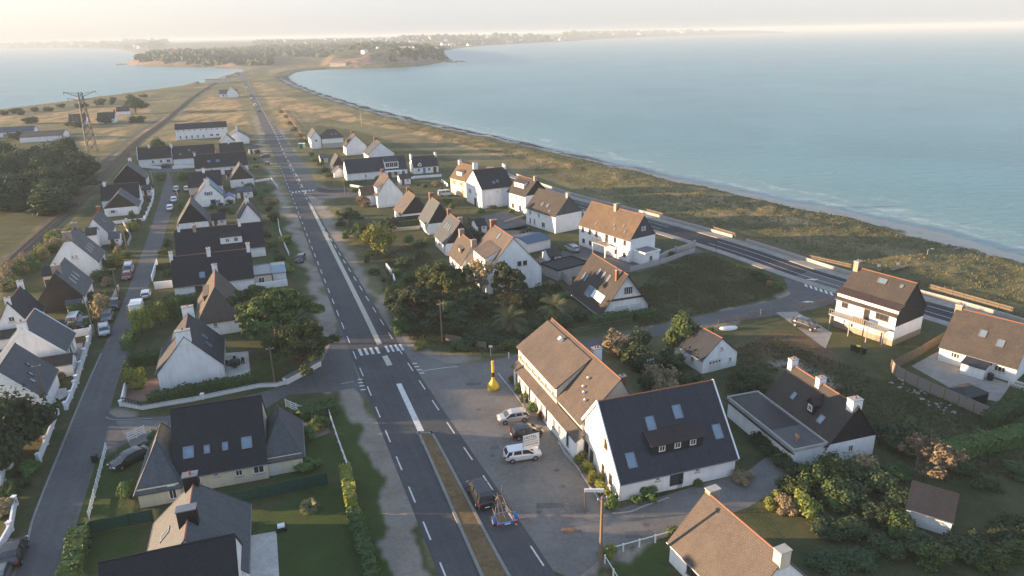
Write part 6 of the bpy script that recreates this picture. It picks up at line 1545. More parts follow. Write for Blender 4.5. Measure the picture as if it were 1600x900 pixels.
def car(px, az, color, kind, label, name=None, cat='car', group=None, z=.02, small=False, pos=None):
    if kind not in CAR: CAR[kind] = car_proto(kind)
    P, D = CAR[kind]; p = pos or at(px[0], px[1], z)
    r_ = empty(name or 'parked_car', (p.x, p.y, z), R(90-az)); tag(r_, label, cat, group)
    def part(k, loc=(0, 0, 0), par=r_, paint=False):
        o = obj_of(k, D[k], par); o.location = loc
        if paint: o.material_slots[0].link = 'OBJECT'; o.material_slots[0].material = CARP[color]
        return o
    part('body', paint=True); part('windows'); part('roof_panel', paint=True); part('pillars', paint=True)
    for x in P['wb']:
        for sg in (-1, 1):
            w = empty('wheel', (x, sg*(P['W']/2-.10), .33)); w.parent = r_
            part('tyre', par=w); part('rim', par=w)
    if small: return r_
    L2 = P['L']/2
    zf = P['st'][-1][2]; zr = P['st'][0][2]
    for sg in (-1, 1):
        part('headlight', (L2-.10, sg*P['W']*.36, zf+.0)); part('tail_light', (-L2+.03, sg*P['W']*.39, zr-.02)); part('mirror', (.95, sg*(P['W']/2+.04), P['belt']+.08))
    part('number_plate', (-L2-.005, 0, .62)); part('bumper_grille', (L2-.06, 0, .56)); part('number_plate', (L2+.015, 0, .50))
    return r_
car((802,657), 256, 'silver', 'hatch', 'silver hatchback with its nose to the road, farthest of three in the hotel car park')
car((823,681), 75, 'black', 'hatch', 'black hatchback between the silver and white cars in the hotel car park')
car((816,716), 78, 'white', 'suv', 'white crossover car behind the hotel signboard')
car((751,779), -19, 'black', 'van', 'dark people carrier on the main road towing a frame trailer', name='people_carrier', cat='van')
car((204,722), 214, 'dark', 'saloon', 'dark blue grey estate car on the grass beside the cream house')
car((24,872), -22, 'black', 'suv', 'black car, farther of two cut by the left edge on the left street')
car((2,905), -22, 'grey', 'saloon', 'dark grey car, nearer of two cut by the left edge on the left street')
car((164,521), 150, 'silver', 'suv', 'silver car nearest the wooden pole on the left street')
car((169,499), 158, 'grey', 'suv', 'light grey car behind the nearest silver one on the left street')
CARS2 = [((180,480),158,'black','suv','black car, third of the row by the ochre conifer'), ((199,435),158,'red','hatch','dark red car parked beside the hedge on the left street'), ((202,425),158,'silver','van','silver van directly behind the dark red car'),
 ((229,464),338,'white','hatch','white hatchback on the right kerb of the left street'), ((118,504),340,'white','van','white van parked in the yard behind the conifer'), ((134,508),340,'blue','suv','blue car beside the white van in the yard'),
 ((266,328),158,'white','hatch','white car, nearest of three by the green bush'), ((272,315),158,'white','hatch','white car, middle of three by the green bush'), ((276,298),158,'silver','hatch','silver car, farthest of three by the green bush'),
 ((292,298),158,'silver','hatch','pale car beside the dark roofed house gable'), ((470,408),175,'black','hatch','black car standing alone on the grass verge'), ((257,262),250,'black','hatch','dark car against the white bungalow wall'),
 ((697,306),75,'white','van','white van parked in front of the blue shuttered house'), ((894,392),335,'silver','suv','silver pick-up style car in the yard below the balcony'), ((880,415),65,'white','saloon','long white car on the car port yard beside the fence'),
 ((1258,512),142,'dark','suv','dark car with pale reflections parked beside the balcony house'),
 ((418,258),340,'dark','hatch','dark car between the dark roofs and the main road verge'), ((415,246),250,'red','hatch','reddish car beside the double skylight house')]
for a in CARS2: car(a[0], a[1], a[2], a[3], a[4])
for k, (x, y, c, kd) in enumerate([(399,166,'white','van'),(393,155,'white','hatch'),(390,149,'silver','hatch'),(386,138,'white','hatch'),(383,133,'grey','hatch'),(405,175,'dark','hatch')]):
    car((x, y), 160 if k % 2 else -20, c, kd, ['white van leading the far traffic on the main road', 'small white car behind the far white van', 'silver car in the far traffic', 'white car near the far bend', 'grey car at the far bend', 'dark car nearest the far crossing'][k], name='car', small=True)
for k in range(7):
    x, y = [(366,118),(361,119),(356,120),(350,121.5),(374,117),(371,119.5),(345,123)][k]
    car((x, y), 70, ['white','silver','grey','white','dark','silver','white'][k], 'hatch', 'tiny parked car at the far bend before the isthmus', name='car', small=True, group='parked cars at the far bend')
# trailer of metal frames behind the people carrier
p = at(783, 806); r_ = empty('trailer', (p.x, p.y, .02), R(90+19)); tag(r_, 'open frame trailer with upright tubes and blue mudguards behind the people carrier', 'trailer'); r_.scale = (1.2, 1.2, 1.2)
m = MB()
for a, b in (((-1.6,-.75,.5),(.9,-.55,.5)),((-1.6,.75,.5),(.9,.55,.5)),((.9,-.55,.5),(2.6,0,.45)),((.9,.55,.5),(2.6,0,.45)),((-1.6,-.75,.5),(-1.6,.75,.5)),((-.3,-.7,.5),(-.3,.7,.5)),((.9,-.55,.5),(.9,.55,.5))): m.bar(a, b, .08)
m.build('chassis', M['metal'], r_)
m = MB()
for a, b in (((-1.5,-.6,.5),(.2,-.2,1.9)),((-1.5,.6,.5),(.2,.2,1.9)),((1.0,-.4,.5),(.2,-.2,1.9)),((1.0,.4,.5),(.2,.2,1.9)),((.2,-.2,1.9),(.2,.2,1.9)),((-1.2,-.55,1.1),(1.2,0,1.25)),((-1.2,.55,1.1),(1.2,0,1.25)),((-.5,-.7,.5),(-.5,-.6,1.4)),((-.5,.7,.5),(-.5,.6,1.4)),((-.5,-.6,1.4),(-.5,.6,1.4)),((-1.3,0,.5),(.9,0,1.7))): m.bar(a, b, .06)
m.build('frame', M['wood_pale'], r_)
for sg in (-1, 1):
    m = MB(); m.tube([(-.9, sg*.85, .82), (-.9, sg*1.08, .82)], .01, 6)
    for i in range(7):
        t = math.pi*i/6; t2 = math.pi*(i+1)/6
        if i < 6: m.obox(((-.9+.40*math.cos((t+t2)/2)), sg*.95, .32+.40*math.sin((t+t2)/2)), (.11*math.sin((t+t2)/2), 0, -.11*math.cos((t+t2)/2)), (0, .13, 0), (.02*math.cos((t+t2)/2), 0, .02*math.sin((t+t2)/2)))
    m.build('mudguard', M['blue_paint'], r_)
    w = empty('wheel', (-.9, sg*.95, .32)); w.parent = r_; obj_of('tyre', CAR['hatch'][1]['tyre'], w); obj_of('rim', CAR['hatch'][1]['rim'], w)
m = MB(); m.box(-1.75, -1.6, -.9, .9, .38, .58); lb = m.build('light_board', M['blue_paint'], r_)
for sg in (-1, 1): obj_of('tail_light', CAR['hatch'][1]['tail_light'], r_).location = (-1.78, sg*.72, .48)
m = MB(); m.box(-1.785, -1.765, -.26, .26, .42, .54); m.build('number_plate', M['sign_white'], r_)
m = MB(); m.tube([(1.2, -.5, .5), (1.2, -.5, 2.3)], .025, 6); m.build('mast', M['wood_pale'], r_)
# white box trailer
p = at(216, 492); r_ = empty('box_trailer', (p.x, p.y, .02), R(90+20)); tag(r_, 'tall plain white box trailer parked at the kerb beside the clipped trees', 'trailer')
m = MB(); m.box(-1.7, 1.7, -1.0, 1.0, .55, 2.6); m.build('box', M['sign_white'], r_, bevel=.04); m = MB(); m.bar((1.7, 0, .5), (2.7, 0, .45), .1); m.build('drawbar', M['metal'], r_)
for sg in (-1, 1):
    w = empty('wheel', (0, sg*.95, .33)); w.parent = r_; obj_of('tyre', CAR['hatch'][1]['tyre'], w); obj_of('rim', CAR['hatch'][1]['rim'], w)
# white dinghy upside down
p = at(1138, 514); r_ = empty('dinghy', (p.x, p.y, 0), R(8)); tag(r_, 'white upturned dinghy lying by the fence behind the small garage', 'boat')
m = MB(); S = []
for i in range(9):
    x = -1.5+3*i/8; w = .72*math.sqrt(max(.02, 1-(abs(x)/1.6)**2.6)); S.append([(x, w*math.cos(t), .05+.55*math.sin(t)*min(1, w*1.7)) for t in np.linspace(0, math.pi, 8)])
for a, b in zip(S, S[1:]):
    for i in range(7): m.poly([a[i], a[i+1], b[i+1], b[i]])
m.poly(S[0]); m.poly(S[-1]); m.build('hull', CARP['white'], r_, smooth=True); m = MB(); m.box(-1.5, 1.5, -.03, .03, .55, .64); m.build('keel', M['wood_pale'], r_)

# ================================================================ WALLS AND FENCES
def run(path_px, z=0.0, n=0):
    P = [at(x, y, z).xy for x, y in path_px]; return crom(P, n) if n else P
def wall(path_px, h, mat, label, th=.2, name='garden_wall', cat='wall', cope=None, piers=0, n=0, z=0.0):
    P = run(path_px, z, n); c = P[0].copy(); r_ = empty(name, (c.x, c.y, z)); tag(r_, label, cat); P = [p-c for p in P]
    m = MB()
    for i, (a, b) in enumerate(zip(P, P[1:])):
        e = (b-a).normalized(); k = Vector((-e.y, e.x))*th/2; ex = e*th*.499
        a2 = a-(ex if i else e*0); m.prism([a2-k, b-k, b+k, a2+k], -.1, h-(.004 if i % 2 else 0))
    m.build('wall', M[mat], r_)
    if cope:
        m = MB()
        for i, (a, b) in enumerate(zip(P, P[1:])):
            e = (b-a).normalized(); k = Vector((-e.y, e.x))*(th/2+.04); m.prism([a-k, b-k, b+k, a+k], h, h+.05+(.004 if i % 2 else 0))
        m.build('coping', M[cope], r_)
    if piers:
        S = length_param(P)[-1]; kk = max(1, round(S/piers))
        for i in range(kk+1):
            q = sub_path(P, S*i/kk*.999, S*i/kk*.999+.001)[0]; m = MB(); m.box(q.x-.2, q.x+.2, q.y-.2, q.y+.2, -.1, h+.25); m.box(q.x-.25, q.x+.25, q.y-.25, q.y+.25, h+.252, h+.32); m.build('pier', M[mat], r_)
    return r_
def panel_fence(path_px, h, mat, label, post='concrete', step=2.0, z=0.0, jitter=.05):
    P = run(path_px, z); c = P[0].copy(); r_ = empty('panel_fence', (c.x, c.y, z)); tag(r_, label, 'fence'); P = [p-c for p in P]; S = length_param(P)[-1]; k = max(1, round(S/step)); g = random.Random(int(path_px[0][0]))
    for i in range(k):
        a, b = sub_path(P, S*i/k, S*(i+1)/k)[0], sub_path(P, S*i/k, S*(i+1)/k)[-1]; e = (b-a).normalized(); q = Vector((-e.y, e.x))*.025; hh = h+g.uniform(-jitter, jitter)
        m = MB(); m.prism([a+e*.06-q, b-e*.06-q, b-e*.06+q, a+e*.06+q], .03, hh)
        for t in (.25, .75): mm = a+e*.06; m.obox(((a+b)/2).to_3d()+Vector((0, 0, hh*t))-Vector((*(q*1.8), 0)), (*(e*((b-a).length/2-.08)), 0), (*(q*.6), 0), (0, 0, .045))
        m.build('panel', M[mat], r_)
        m = MB(); m.box(a.x-.06, a.x+.06, a.y-.06, a.y+.06, 0, hh+.06); m.build('post', M[post], r_)
    b = P[-1]; m = MB(); m.box(b.x-.06, b.x+.06, b.y-.06, b.y+.06, 0, h+.05); m.build('post', M[post], r_); return r_
def rail_fence(path_px, h, mat, label, rails=2, step=2.0, name='rail_fence', pick=False, z=0.0, w=.09):
    P = run(path_px, z); c = P[0].copy(); r_ = empty(name, (c.x, c.y, z)); tag(r_, label, 'fence'); P = [p-c for p in P]; S = length_param(P)[-1]; k = max(1, round(S/step))
    Q = [sub_path(P, S*i/k*.9999, S*i/k*.9999+.0005)[0] for i in range(k+1)]
    for q in Q: m = MB(); m.box(q.x-w/2, q.x+w/2, q.y-w/2, q.y+w/2, 0, h+.05); m.build('post', M[mat], r_)
    for j in range(rails):
        m = MB(); zz = h*(j+1)/rails-.06
        for a, b in zip(Q, Q[1:]): m.bar((a.x, a.y, zz), (b.x, b.y, zz), .04, .11)
        m.build('rail', M[mat], r_)
    if pick:
        m = MB(); n = int(S/.16); g = random.Random(3)
        for i in range(n):
            q = sub_path(P, S*i/n, S*i/n+.001)[0]; e = (sub_path(P, max(0, S*i/n-.5), min(S, S*i/n+.5))); d = (e[-1]-e[0]).normalized(); kx = Vector((-d.y, d.x))*.05
            l = g.uniform(-.04, .04); m.obox((q.x+kx.x, q.y+kx.y, h*.5+.05), (d.x*.035, d.y*.035, l*.4), (kx.x*.25, kx.y*.25, 0), (0, 0, h*.5+g.uniform(0, .08)))
        m.build('paling', M[mat], r_)
    return r_
# low walls along the left street
wall([(145,520),(128,575),(121,600)], 1.1, 'white', 'white garden wall with piers along the left street, below the parked cars', piers=5, cope='concrete')
wall([(146,522),(98,530)], 1.3, 'white', 'white side wall between the yard and the gated courtyard')
wall([(118,606),(112,622),(104,640)], .9, 'white', 'short white wall continuing below the garden piers', piers=3)
wall([(90,648),(75,690),(62,722)], .9, 'white', 'low white wall beside the dark pine on the left street', piers=4) 
wall([(25,790),(18,830),(-10,880)], .9, 'white', 'low white wall at the left edge near the black cars', piers=4)
wall([(241,300),(238,318),(226,345),(160,352)], .8, 'white', 'low white wall around the corner garden of the black gabled house', piers=6)
wall([(186,452),(178,470),(170,480)], 1.0, 'concrete', 'pale garden wall beside the black parked car')
wall([(193,350),(205,372),(200,384)], .8, 'concrete', 'thin grey wall between two gardens on the left street')
wall([(221,262),(252,264)], .9, 'white', 'white front wall of the bungalow, left of the street end'); wall([(270,264),(304,262)], 1.2, 'white', 'white front wall right of the street end')
wall([(190,634),(223,640),(300,627),(405,605),(432,604),(446,600)], .55, 'white', 'long low white wall round the corner plot of the two chimney house', piers=9, cope='concrete')
wall([(446,600),(499,571)], .9, 'white', 'white panel wall with grey coping at the bend of the cross street', cope='wood_grey', th=.9)
wall([(192,632),(198,606)], 1.1, 'white', 'short white wall beside the gravel yard gate')
wall([(238,440),(246,412)], 1.2, 'white', 'white wall piece along the street beside the dormer terrace') ; wall([(242,452),(270,449)], 1.5, 'white', 'white side wall of the red ridged terrace garden')
wall([(434,340),(437,362),(445,385),(452,400)], .9, 'white', 'thin white wall between the verge lawn and the gardens', th=.12)
wall([(398,285),(424,281),(434,294)], .8, 'white', 'thin white wall with a corner beside the round brown bush', th=.12)
wall([(604,418),(614,432),(618,446)], 1.0, 'white', 'sunlit white wall end on the right verge', th=.25)
wall([(612,362),(656,358)], .9, 'sand_wall', 'pale garden wall in front of the low sunlit roof house')
wall([(697,532),(760,545)], 1.1, 'wood_pale', 'weathered plank wall round the corner of the walled garden', name='plank_wall')
wall([(788,348),(822,337),(824,345)], .5, 'concrete', 'low wall round the court yard'); wall([(546,291),(578,296)], .7, 'white', 'low white wall in front of the long slate house')
wall([(640,282),(648,279),(690,276)], .9, 'white', 'white front wall of the arched dormer cottage')
wall([(690,284),(700,292)], 1.0, 'white', 'short white wall by the parked white van')
wall([(1030,408),(1040,401),(1085,386)], 1.3, 'concrete', 'pale concrete wall joining the gold roofed house to the shore road', piers=6)
m = shore_a
def world_wall(P, h, th, mat, label, name='low_wall'):
    c = P[0].copy(); r_ = empty(name, (c.x, c.y, 0)); tag(r_, label, 'wall'); mm = MB(); kerb(mm, [p-c for p in P], -th/2, th/2, -.1, h); mm.build('wall', M[mat], r_); return r_
world_wall(offset_path(sub_path(shore_a, 20, 118), -3.2), .75, .3, 'concrete', 'long low pale wall between the shore road and the dunes')
world_wall(offset_path(sub_path(shore_a, 122, 200), -3.2), .75, .3, 'concrete', 'low pale wall beyond the junction at the right edge')
rail_fence([(770,550),(842,533),(905,520),(985,505)], .9, 'wood', 'brown rail fence along the street behind the hotel')
rail_fence([(1122,508),(1208,488)], .9, 'wood', 'brown rail fence between the small garage and the shore junction'); rail_fence([(1240,486),(1300,470)], .9, 'wood', 'brown rail fence beside the dark parked car')
rail_fence([(985,540),(1045,530)], .9, 'wood', 'short rail fence left of the dark green tree')
panel_fence([(1391,578),(1400,590),(1445,612),(1545,655),(1588,628)], 1.7, 'wood_grey', 'weathered plank fence stepping round the courtyard garden', post='wood')
panel_fence([(1391,580),(1430,560),(1475,532)], 1.6, 'wood', 'red brown plank fence between the two shore houses', post='wood')
panel_fence([(843,412),(872,432),(893,448)], 1.7, 'concrete', 'tall pale panel fence beside the car port')
panel_fence([(985,425),(1030,414),(1085,395)], 1.2, 'concrete', 'pale panel fence along the rough garden of the gold roofed house')
panel_fence([(332,796),(440,772),(512,756)], 1.5, 'panel_green', 'dark green mesh fence crossing the lawns, right half', post='panel_green', step=2.5)
panel_fence([(512,756),(537,749),(552,745)], 1.5, 'tarp_teal', 'teal green mesh panel at the end of the dark fence', post='panel_green') if 0 else None
panel_fence([(128,838),(180,826),(240,815)], 1.5, 'panel_green', 'dark green mesh fence beside the left street, left half', post='panel_green', step=2.5)
rail_fence([(167,703),(158,740),(140,812)], 1.0, 'frame', 'white slatted fence along the left street', rails=3, name='white_fence')
rail_fence([(513,645),(528,690),(548,745)], 1.0, 'frame', 'white slatted fence along the verge lawn', rails=3, name='white_fence')
rail_fence([(447,636),(472,647)], 1.2, 'frame', 'white slatted gate with bins beside the cross street', rails=4, name='white_gate', step=1.2)
rail_fence([(201,690),(227,678)], 1.2, 'frame', 'white slatted gate behind the dark estate car', rails=4, name='white_gate', step=1.4)
rail_fence([(948,869),(1048,841)], .9, 'frame', 'white rail fence around the lower garden, along the driveway', rails=1, name='white_fence', w=.14)
rail_fence([(945,880),(960,905),(972,925)], .9, 'frame', 'white rail fence around the lower garden, by the road', rails=1, name='white_fence', w=.14)
rail_fence([(1575,602),(1625,618)], 1.0, 'frame', 'white paling fence at the right edge beside the bungalow', pick=True, name='white_fence')
rail_fence([(193,633),(222,640)], 1.2, 'panel_green', 'dark slatted gate of the gravel yard', rails=3, step=.6, name='gate')
rail_fence([(560,262),(568,260)], 1, 'frame', 'white rail by the small annex', rails=2) if 0 else None
def pal(p, z, lb): return rail_fence(p, .95, 'wood_pale', lb, rails=2, name='paling_fence', pick=True, z=z)
pal([(1010,332),(1100,356),(1190,383),(1262,405)], .25, 'long chestnut paling fence behind the shore road wall')
pal([(1262,405),(1330,420)], .25, 'sunlit chestnut paling fence at the path to the beach'); pal([(1453,452),(1540,477),(1640,505)], .25, 'sunlit chestnut paling fence right of the balcony house')
pal([(980,325),(1000,330)], .25, 'short sunlit paling fence behind the gold roof')
rail_fence([(440,172),(452,186),(468,206),(478,220)], 1.0, 'orange', 'sunlit rail fence along the far right side of the main road', rails=2, step=3)

# ================================================================ POLES, LAMPS, SIGNS
def pole(px, h, label, r0=.14, mat='wood', arms=1, z=0.0, lean=(0, 0)):
    p = at(*px, z); r_ = empty('utility_pole', p); tag(r_, label, 'pole')
    MB().tube([(0, 0, 0), (lean[0], lean[1], h)], [r0, r0*.7], 10).build('pole', M[mat], r_)
    for k in range(arms):
        m = MB(); zz = h-.25-.5*k; m.bar((lean[0]-.5, lean[1]-.2, zz), (lean[0]+.5, lean[1]+.2, zz), .08); a = m.build('crossarm', M['metal'], r_)
        for s in (-.42, 0, .42): MB().lathe([(.05, 0), (.06, .08), (.03, .14)], (lean[0]+s, lean[1]+s*.4, zz+.04), 8).build('insulator', M['lamp'], a)
    return r_
pole((938,882), 7.6, 'tall brown wooden pole beside the portico sign at the driveway', .17)
pole((691,536), 7.0, 'wooden utility pole at the walled garden, with a side bracket', .15)
pole((148,528), 6.6, 'wooden pole beside the nearest silver car on the left street', .14)
pole((186,468), 6.4, 'wooden pole beside the black parked car', .13)
pole((75,640), 6.8, 'dark wooden pole beside the dark pine', .15); pole((430,602), 6.0, 'thin wooden pole on the low wall at the cross street bend', .13)
pole((242,300), 7.0, 'wooden pole at the top left of the left street', .14); pole((199,392), 6.4, 'wooden pole in front of the three skylight house garden', .12)
pole((282,330), 6.5, 'grey pole between the three white cars and the green bush', .10, 'metal', 0); pole((540,310), 6.5, 'wooden pole at the mouth of the bay lane', .13); pole((520,290), 6.5, 'wooden pole left of the long slate house', .12)
pole((763,556), 5.6, 'thin pole beside the yellow beacon', .06, 'metal', 0) if 0 else None
pole((745,598), 3.0, 'thin short post') if 0 else None
pole((1060,482), 3.8, 'slim pale post standing alone in the rough garden', .07, 'wood_pale', 0)
pole((1014,600), 4.0, 'aerial mast with a short cross bar behind the hotel roof', .05, 'metal', 1)
pole((819,648), 4.6, 'slim ochre flagpole at the corner of the hotel front', .05, 'wood_pale', 0)
pole((1118,405), 4.5, 'thin dark lamp post beside the shore road', .05, 'black', 0)
pole((454,246), 6, 'thin pole beside the road cabin') if 0 else None
def street_lamp(px, h, label, z=0.0):
    p = at(*px, z); r_ = empty('street_lamp', p); tag(r_, label, 'street lamp'); MB().tube([(0, 0, 0), (0, 0, h)], [.07, .05], 8).build('pole', M['metal'], r_)
    m = MB(); m.tube([(0, 0, h), (.4, 0, h+.15), (.9, 0, h+.1)], .035, 6); m.build('arm', M['metal'], r_); m = MB(); m.box(.7, 1.15, -.1, .1, h+.02, h+.12); m.build('lamp_head', M['sign_white'], r_)
street_lamp((1448,402), 1.8, 'white lamp beside the beach path', .3) ; street_lamp((607,582), 3.4, 'x') if 0 else None
# beach signs, aerials in the dunes
for px, h, lb in (((1372,424),1.5,'small white information board on the dune path'), ((845,262),2.4,'slim ochre marker board in the dunes'), ((1403,416),.8,'tiny white post on the dune path')):
    p = at(*px, .3); r_ = empty('signpost', p); tag(r_, lb, 'sign'); MB().tube([(0, 0, -.3), (0, 0, h)], .04, 6).build('post', M['wood_pale'], r_); m = MB(); m.box(-.3, .3, -.05, -.02, h-.5, h); m.build('board', M['sign_white'], r_)
# road signs and posts
for px, h, lb in (((767,558),2.0,'small road sign on a thin post by the plank wall'),((795,560),.9,'white bollard at the mouth of the shore street'),((1188,492),.9,'pale bollard on the shore street'),((536,640),.1,'x')):
    if lb == 'x': continue
    p = at(*px); nm = 'bollard' if 'bollard' in lb else 'road_sign'; r_ = empty(nm, p); tag(r_, lb, nm.replace('_', ' ')); MB().tube([(0, 0, 0), (0, 0, h)], .09 if nm == 'bollard' else .03, 8).build('post', M['sign_white'], r_)
    m = MB(); (m.box(-.28, .28, -.03, .0, h-.35, h) if nm == 'road_sign' else m.lathe([(.10, 0), (.10, .06), (.05, .10)], (0, 0, h), 10)); m.build('plate' if nm == 'road_sign' else 'cap', M['sign_white'], r_)
# yellow beacon
p = at(771, 608); r_ = empty('yellow_buoy', p); tag(r_, 'tall yellow buoy with black band set up as a landmark in the car park', 'buoy')
MB().lathe([(.62, 0), (.78, .12), (.82, .45), (.72, .8), (.45, 1.15), (.27, 1.5), (.22, 1.7)], (0, 0, 0), 24).build('base', M['yellow'], r_, smooth=True)
MB().lathe([(.21, 1.7), (.21, 1.95)], (0, 0, 0), 16).build('collar', M['yellow'], r_); MB().lathe([(.215, 1.95), (.215, 2.65)], (0, 0, 0), 16).build('band', M['black'], r_); MB().lathe([(.20, 2.65), (.20, 4.35), (.16, 4.4)], (0, 0, 0), 16).build('mast', M['yellow'], r_)
MB().lathe([(.86, .36), (.86, .46)], (0, 0, 0), 24).build('rim', M['yellow'], r_)
# hotel signboard
def text(s, size, loc, rot, mat, parent, name='lettering', al='LEFT', sp=1.0):
    c = bpy.data.curves.new(name, 'FONT'); c.body = s; c.size = size; c.align_x = al; c.extrude = .006; c.space_character = sp
    o = bpy.data.objects.new(name, c); COL.objects.link(o); bpy.context.view_layer.update()
    me = bpy.data.meshes.new_from_object(o); bpy.data.objects.remove(o); bpy.data.curves.remove(c)
    me.materials.clear(); me.materials.append(mat); o = bpy.data.objects.new(name, me); COL.objects.link(o); o.location = loc; o.rotation_euler = rot; o.parent = parent; return o
A = at(818, 719).xy; B = at(842, 713).xy; e = (B-A).normalized()
r_ = empty('signboard', (A.x, A.y, 0), math.atan2(e.y, e.x)); tag(r_, 'white hotel signboard with blue lettering on two thin posts', 'sign')
wS = (B-A).length
for x in (0, wS): m = MB(); m.box(x-.05, x+.05, -.05, .05, 0, 3.25); m.build('post', M['metal'], r_)
m = MB(); m.box(-.02, wS+.02, -.10, -.055, 1.55, 3.3); bd = m.build('board', M['sign_white'], r_)
text('HOTEL', .50, (.07, -.115, 2.80), (R(90), 0, 0), M['ink'], bd, sp=1.0); text('**', .22, (1.72, -.115, 3.02), (R(90), 0, 0), M['ink'], bd) if wS > 1.9 else None
text('BAR RESTAURANT', .19, (.08, -.115, 2.53), (R(90), 0, 0), M['ink'], bd, sp=1.0)
m = MB(); g = random.Random(4)                 # the two bottom lines of the board, too small to read
for z, h in ((2.24, .07), (1.92, .12)):
    x = .1
    while x < wS-.25:
        l = g.uniform(.05, .13); m.box(x, x+l, -.112, -.102, z, z+h*g.uniform(.7, 1)); x += l+g.choice([.03, .03, .09])
m.build('small_print', M['brick'], bd)
# driveway portico sign
A = at(914, 800).xy; B = at(943, 800).xy; e = (B-A).normalized(); w = (B-A).length
r_ = empty('portico_sign', (A.x, A.y, 0), math.atan2(e.y, e.x)); tag(r_, 'white beam sign on a post, bridging to the tall wooden pole', 'sign')
m = MB(); m.box(-.06, .06, -.06, .06, 0, 2.5); m.build('post', M['wood_pale'], r_); m = MB(); m.box(-.1, w+.0, -.08, .08, 2.5, 2.85); m.build('beam', M['sign_white'], r_); m = MB(); m.box(w-.1, w+.02, -.06, .06, 0, 2.5); m.build('post', M['wood_pale'], r_)
# road cabin
p = at(442, 232); r_ = empty('bus_shelter', (p.x+8, p.y, 0), R(70)) if 0 else empty('cabin', at(472, 232), R(-10)); tag(r_, 'small pale green cabin beside the far service lane', 'cabin')
m = MB(); m.box(-1.1, 1.1, -.9, .9, 0, 2.2); m.build('body', M['tarp_teal'], r_); m = MB(); m.box(-1.3, 1.3, -1.1, 1.1, 2.2, 2.35); m.build('roof', M['sign_white'], r_); m = MB(); m.box(-.4, .4, -.93, -.9, .1, 1.9); m.build('door', M['glass'], r_)
# bins
def bin_(px, mat, lb, rz=0): 
    p = at(*px); r_ = empty('wheelie_bin', p, rz); tag(r_, lb, 'bin'); m = MB(); n = len(m.v); m.obox((0, 0, .5), (.26, 0, 0), (0, .3, 0), (0, 0, .45)); m.build('body', M['black'], r_, bevel=.03); m = MB(); m.obox((0, 0, 1.0), (.29, 0, 0), (0, .33, 0), (0, 0, .05)); m.build('lid', M[mat], r_, bevel=.02); return r_
bin_((1332,548), 'black', 'black lidded bin under the balcony'); bin_((1340,550), 'yellow_lid', 'yellow lidded bin under the balcony'); bin_((1349,553), 'black', 'second black lidded bin under the balcony, right of the yellow one')
bin_((463,653), 'black', 'black bin beside the white slatted gate'); bin_((468,654), 'yellow_lid', 'yellow lidded bin beside the white slatted gate'); bin_((149,722), 'black', 'dark bin alone at the end of the white slatted fence'); bin_((1546,594), 'black', 'dark bin beside the white porch')
# covered table, lawn items
p = at(1508, 626); r_ = empty('covered_pavilion', p, R(20)); tag(r_, 'low black canvas pavilion in the fenced garden', 'pavilion')
m = MB(); 
for a in ((-2, -1.5), (2, -1.5), (2, 1.5), (-2, 1.5)): pass
Q = [(-2.1,-1.6,1.5),(2.1,-1.6,1.5),(2.1,1.6,1.5),(-2.1,1.6,1.5)]; ap = [(-.7,0,2.2),(.7,0,2.2)]
m.poly([Q[0],Q[1],ap[1],ap[0]]); m.poly([Q[2],Q[3],ap[0],ap[1]]); m.poly([Q[1],Q[2],ap[1]]); m.poly([Q[3],Q[0],ap[0]]); m.build('canopy', M['black'], r_)
m = MB(); m.box(-2, 2, -1.5, 1.5, 0, 1.48); m.build('side_cloth', M['black'], r_)
p = at(367, 570); r_ = empty('covered_table', p); tag(r_, 'round table under a grey cover on the pale patio', 'table'); MB().lathe([(.75, 0), (.8, .4), (.85, .72), (.5, .8), (.05, .95)], (0, 0, 0), 16).build('cover', M['slate_grey'], r_, smooth=True)
for a in range(4): m = MB(); c = (math.cos(a*1.57+.4)*1.15, math.sin(a*1.57+.4)*1.15); m.box(c[0]-.22, c[0]+.22, c[1]-.22, c[1]+.22, .4, .46); m.box(c[0]-.22, c[0]+.22, c[1]+.18, c[1]+.22, .46, .9); m.box(c[0]-.2, c[0]-.16, c[1]-.2, c[1]+.2, 0, .4); m.box(c[0]+.16, c[0]+.2, c[1]-.2, c[1]+.2, 0, .4); rr = m.build('garden_chair', M['black']); rr.location = (p.x, p.y, .014); tag(rr, 'dark garden chair drawn up to the covered patio table', 'chair', 'garden chairs round the covered table')
p = at(440, 828); r_ = empty('lawn_trolley', p, R(20)); tag(r_, 'small trolley with white seat parked on the lawn', 'trolley')
m = MB(); m.box(-.5, .5, -.35, .35, .25, .45); m.build('frame', M['black'], r_); m = MB(); m.box(-.35, .35, -.3, .3, .45, .62); m.build('seat', M['sign_white'], r_)
for x in (-.4, .4):
    for y in (-.38, .38): w = empty('wheel', (x, y, .16)); w.parent = r_; w.scale = (.48, .4, .48); obj_of('tyre', CAR['hatch'][1]['tyre'], w)
p = at(878, 828, 0); m = MB()
P_ = at(889, 829); r_ = tag(MB().lathe([(1.0, 0.0), (.75, .035), (.2, .05)], (0, 0, .0), 14).build('pinkish_patch', M['pink_gravel']), 'pinkish patch on the car park asphalt', 'patch'); r_.location = (P_.x, P_.y, .006); r_.scale = (.8, .6, 1)  # low flat pinkish disc laid on the asphalt
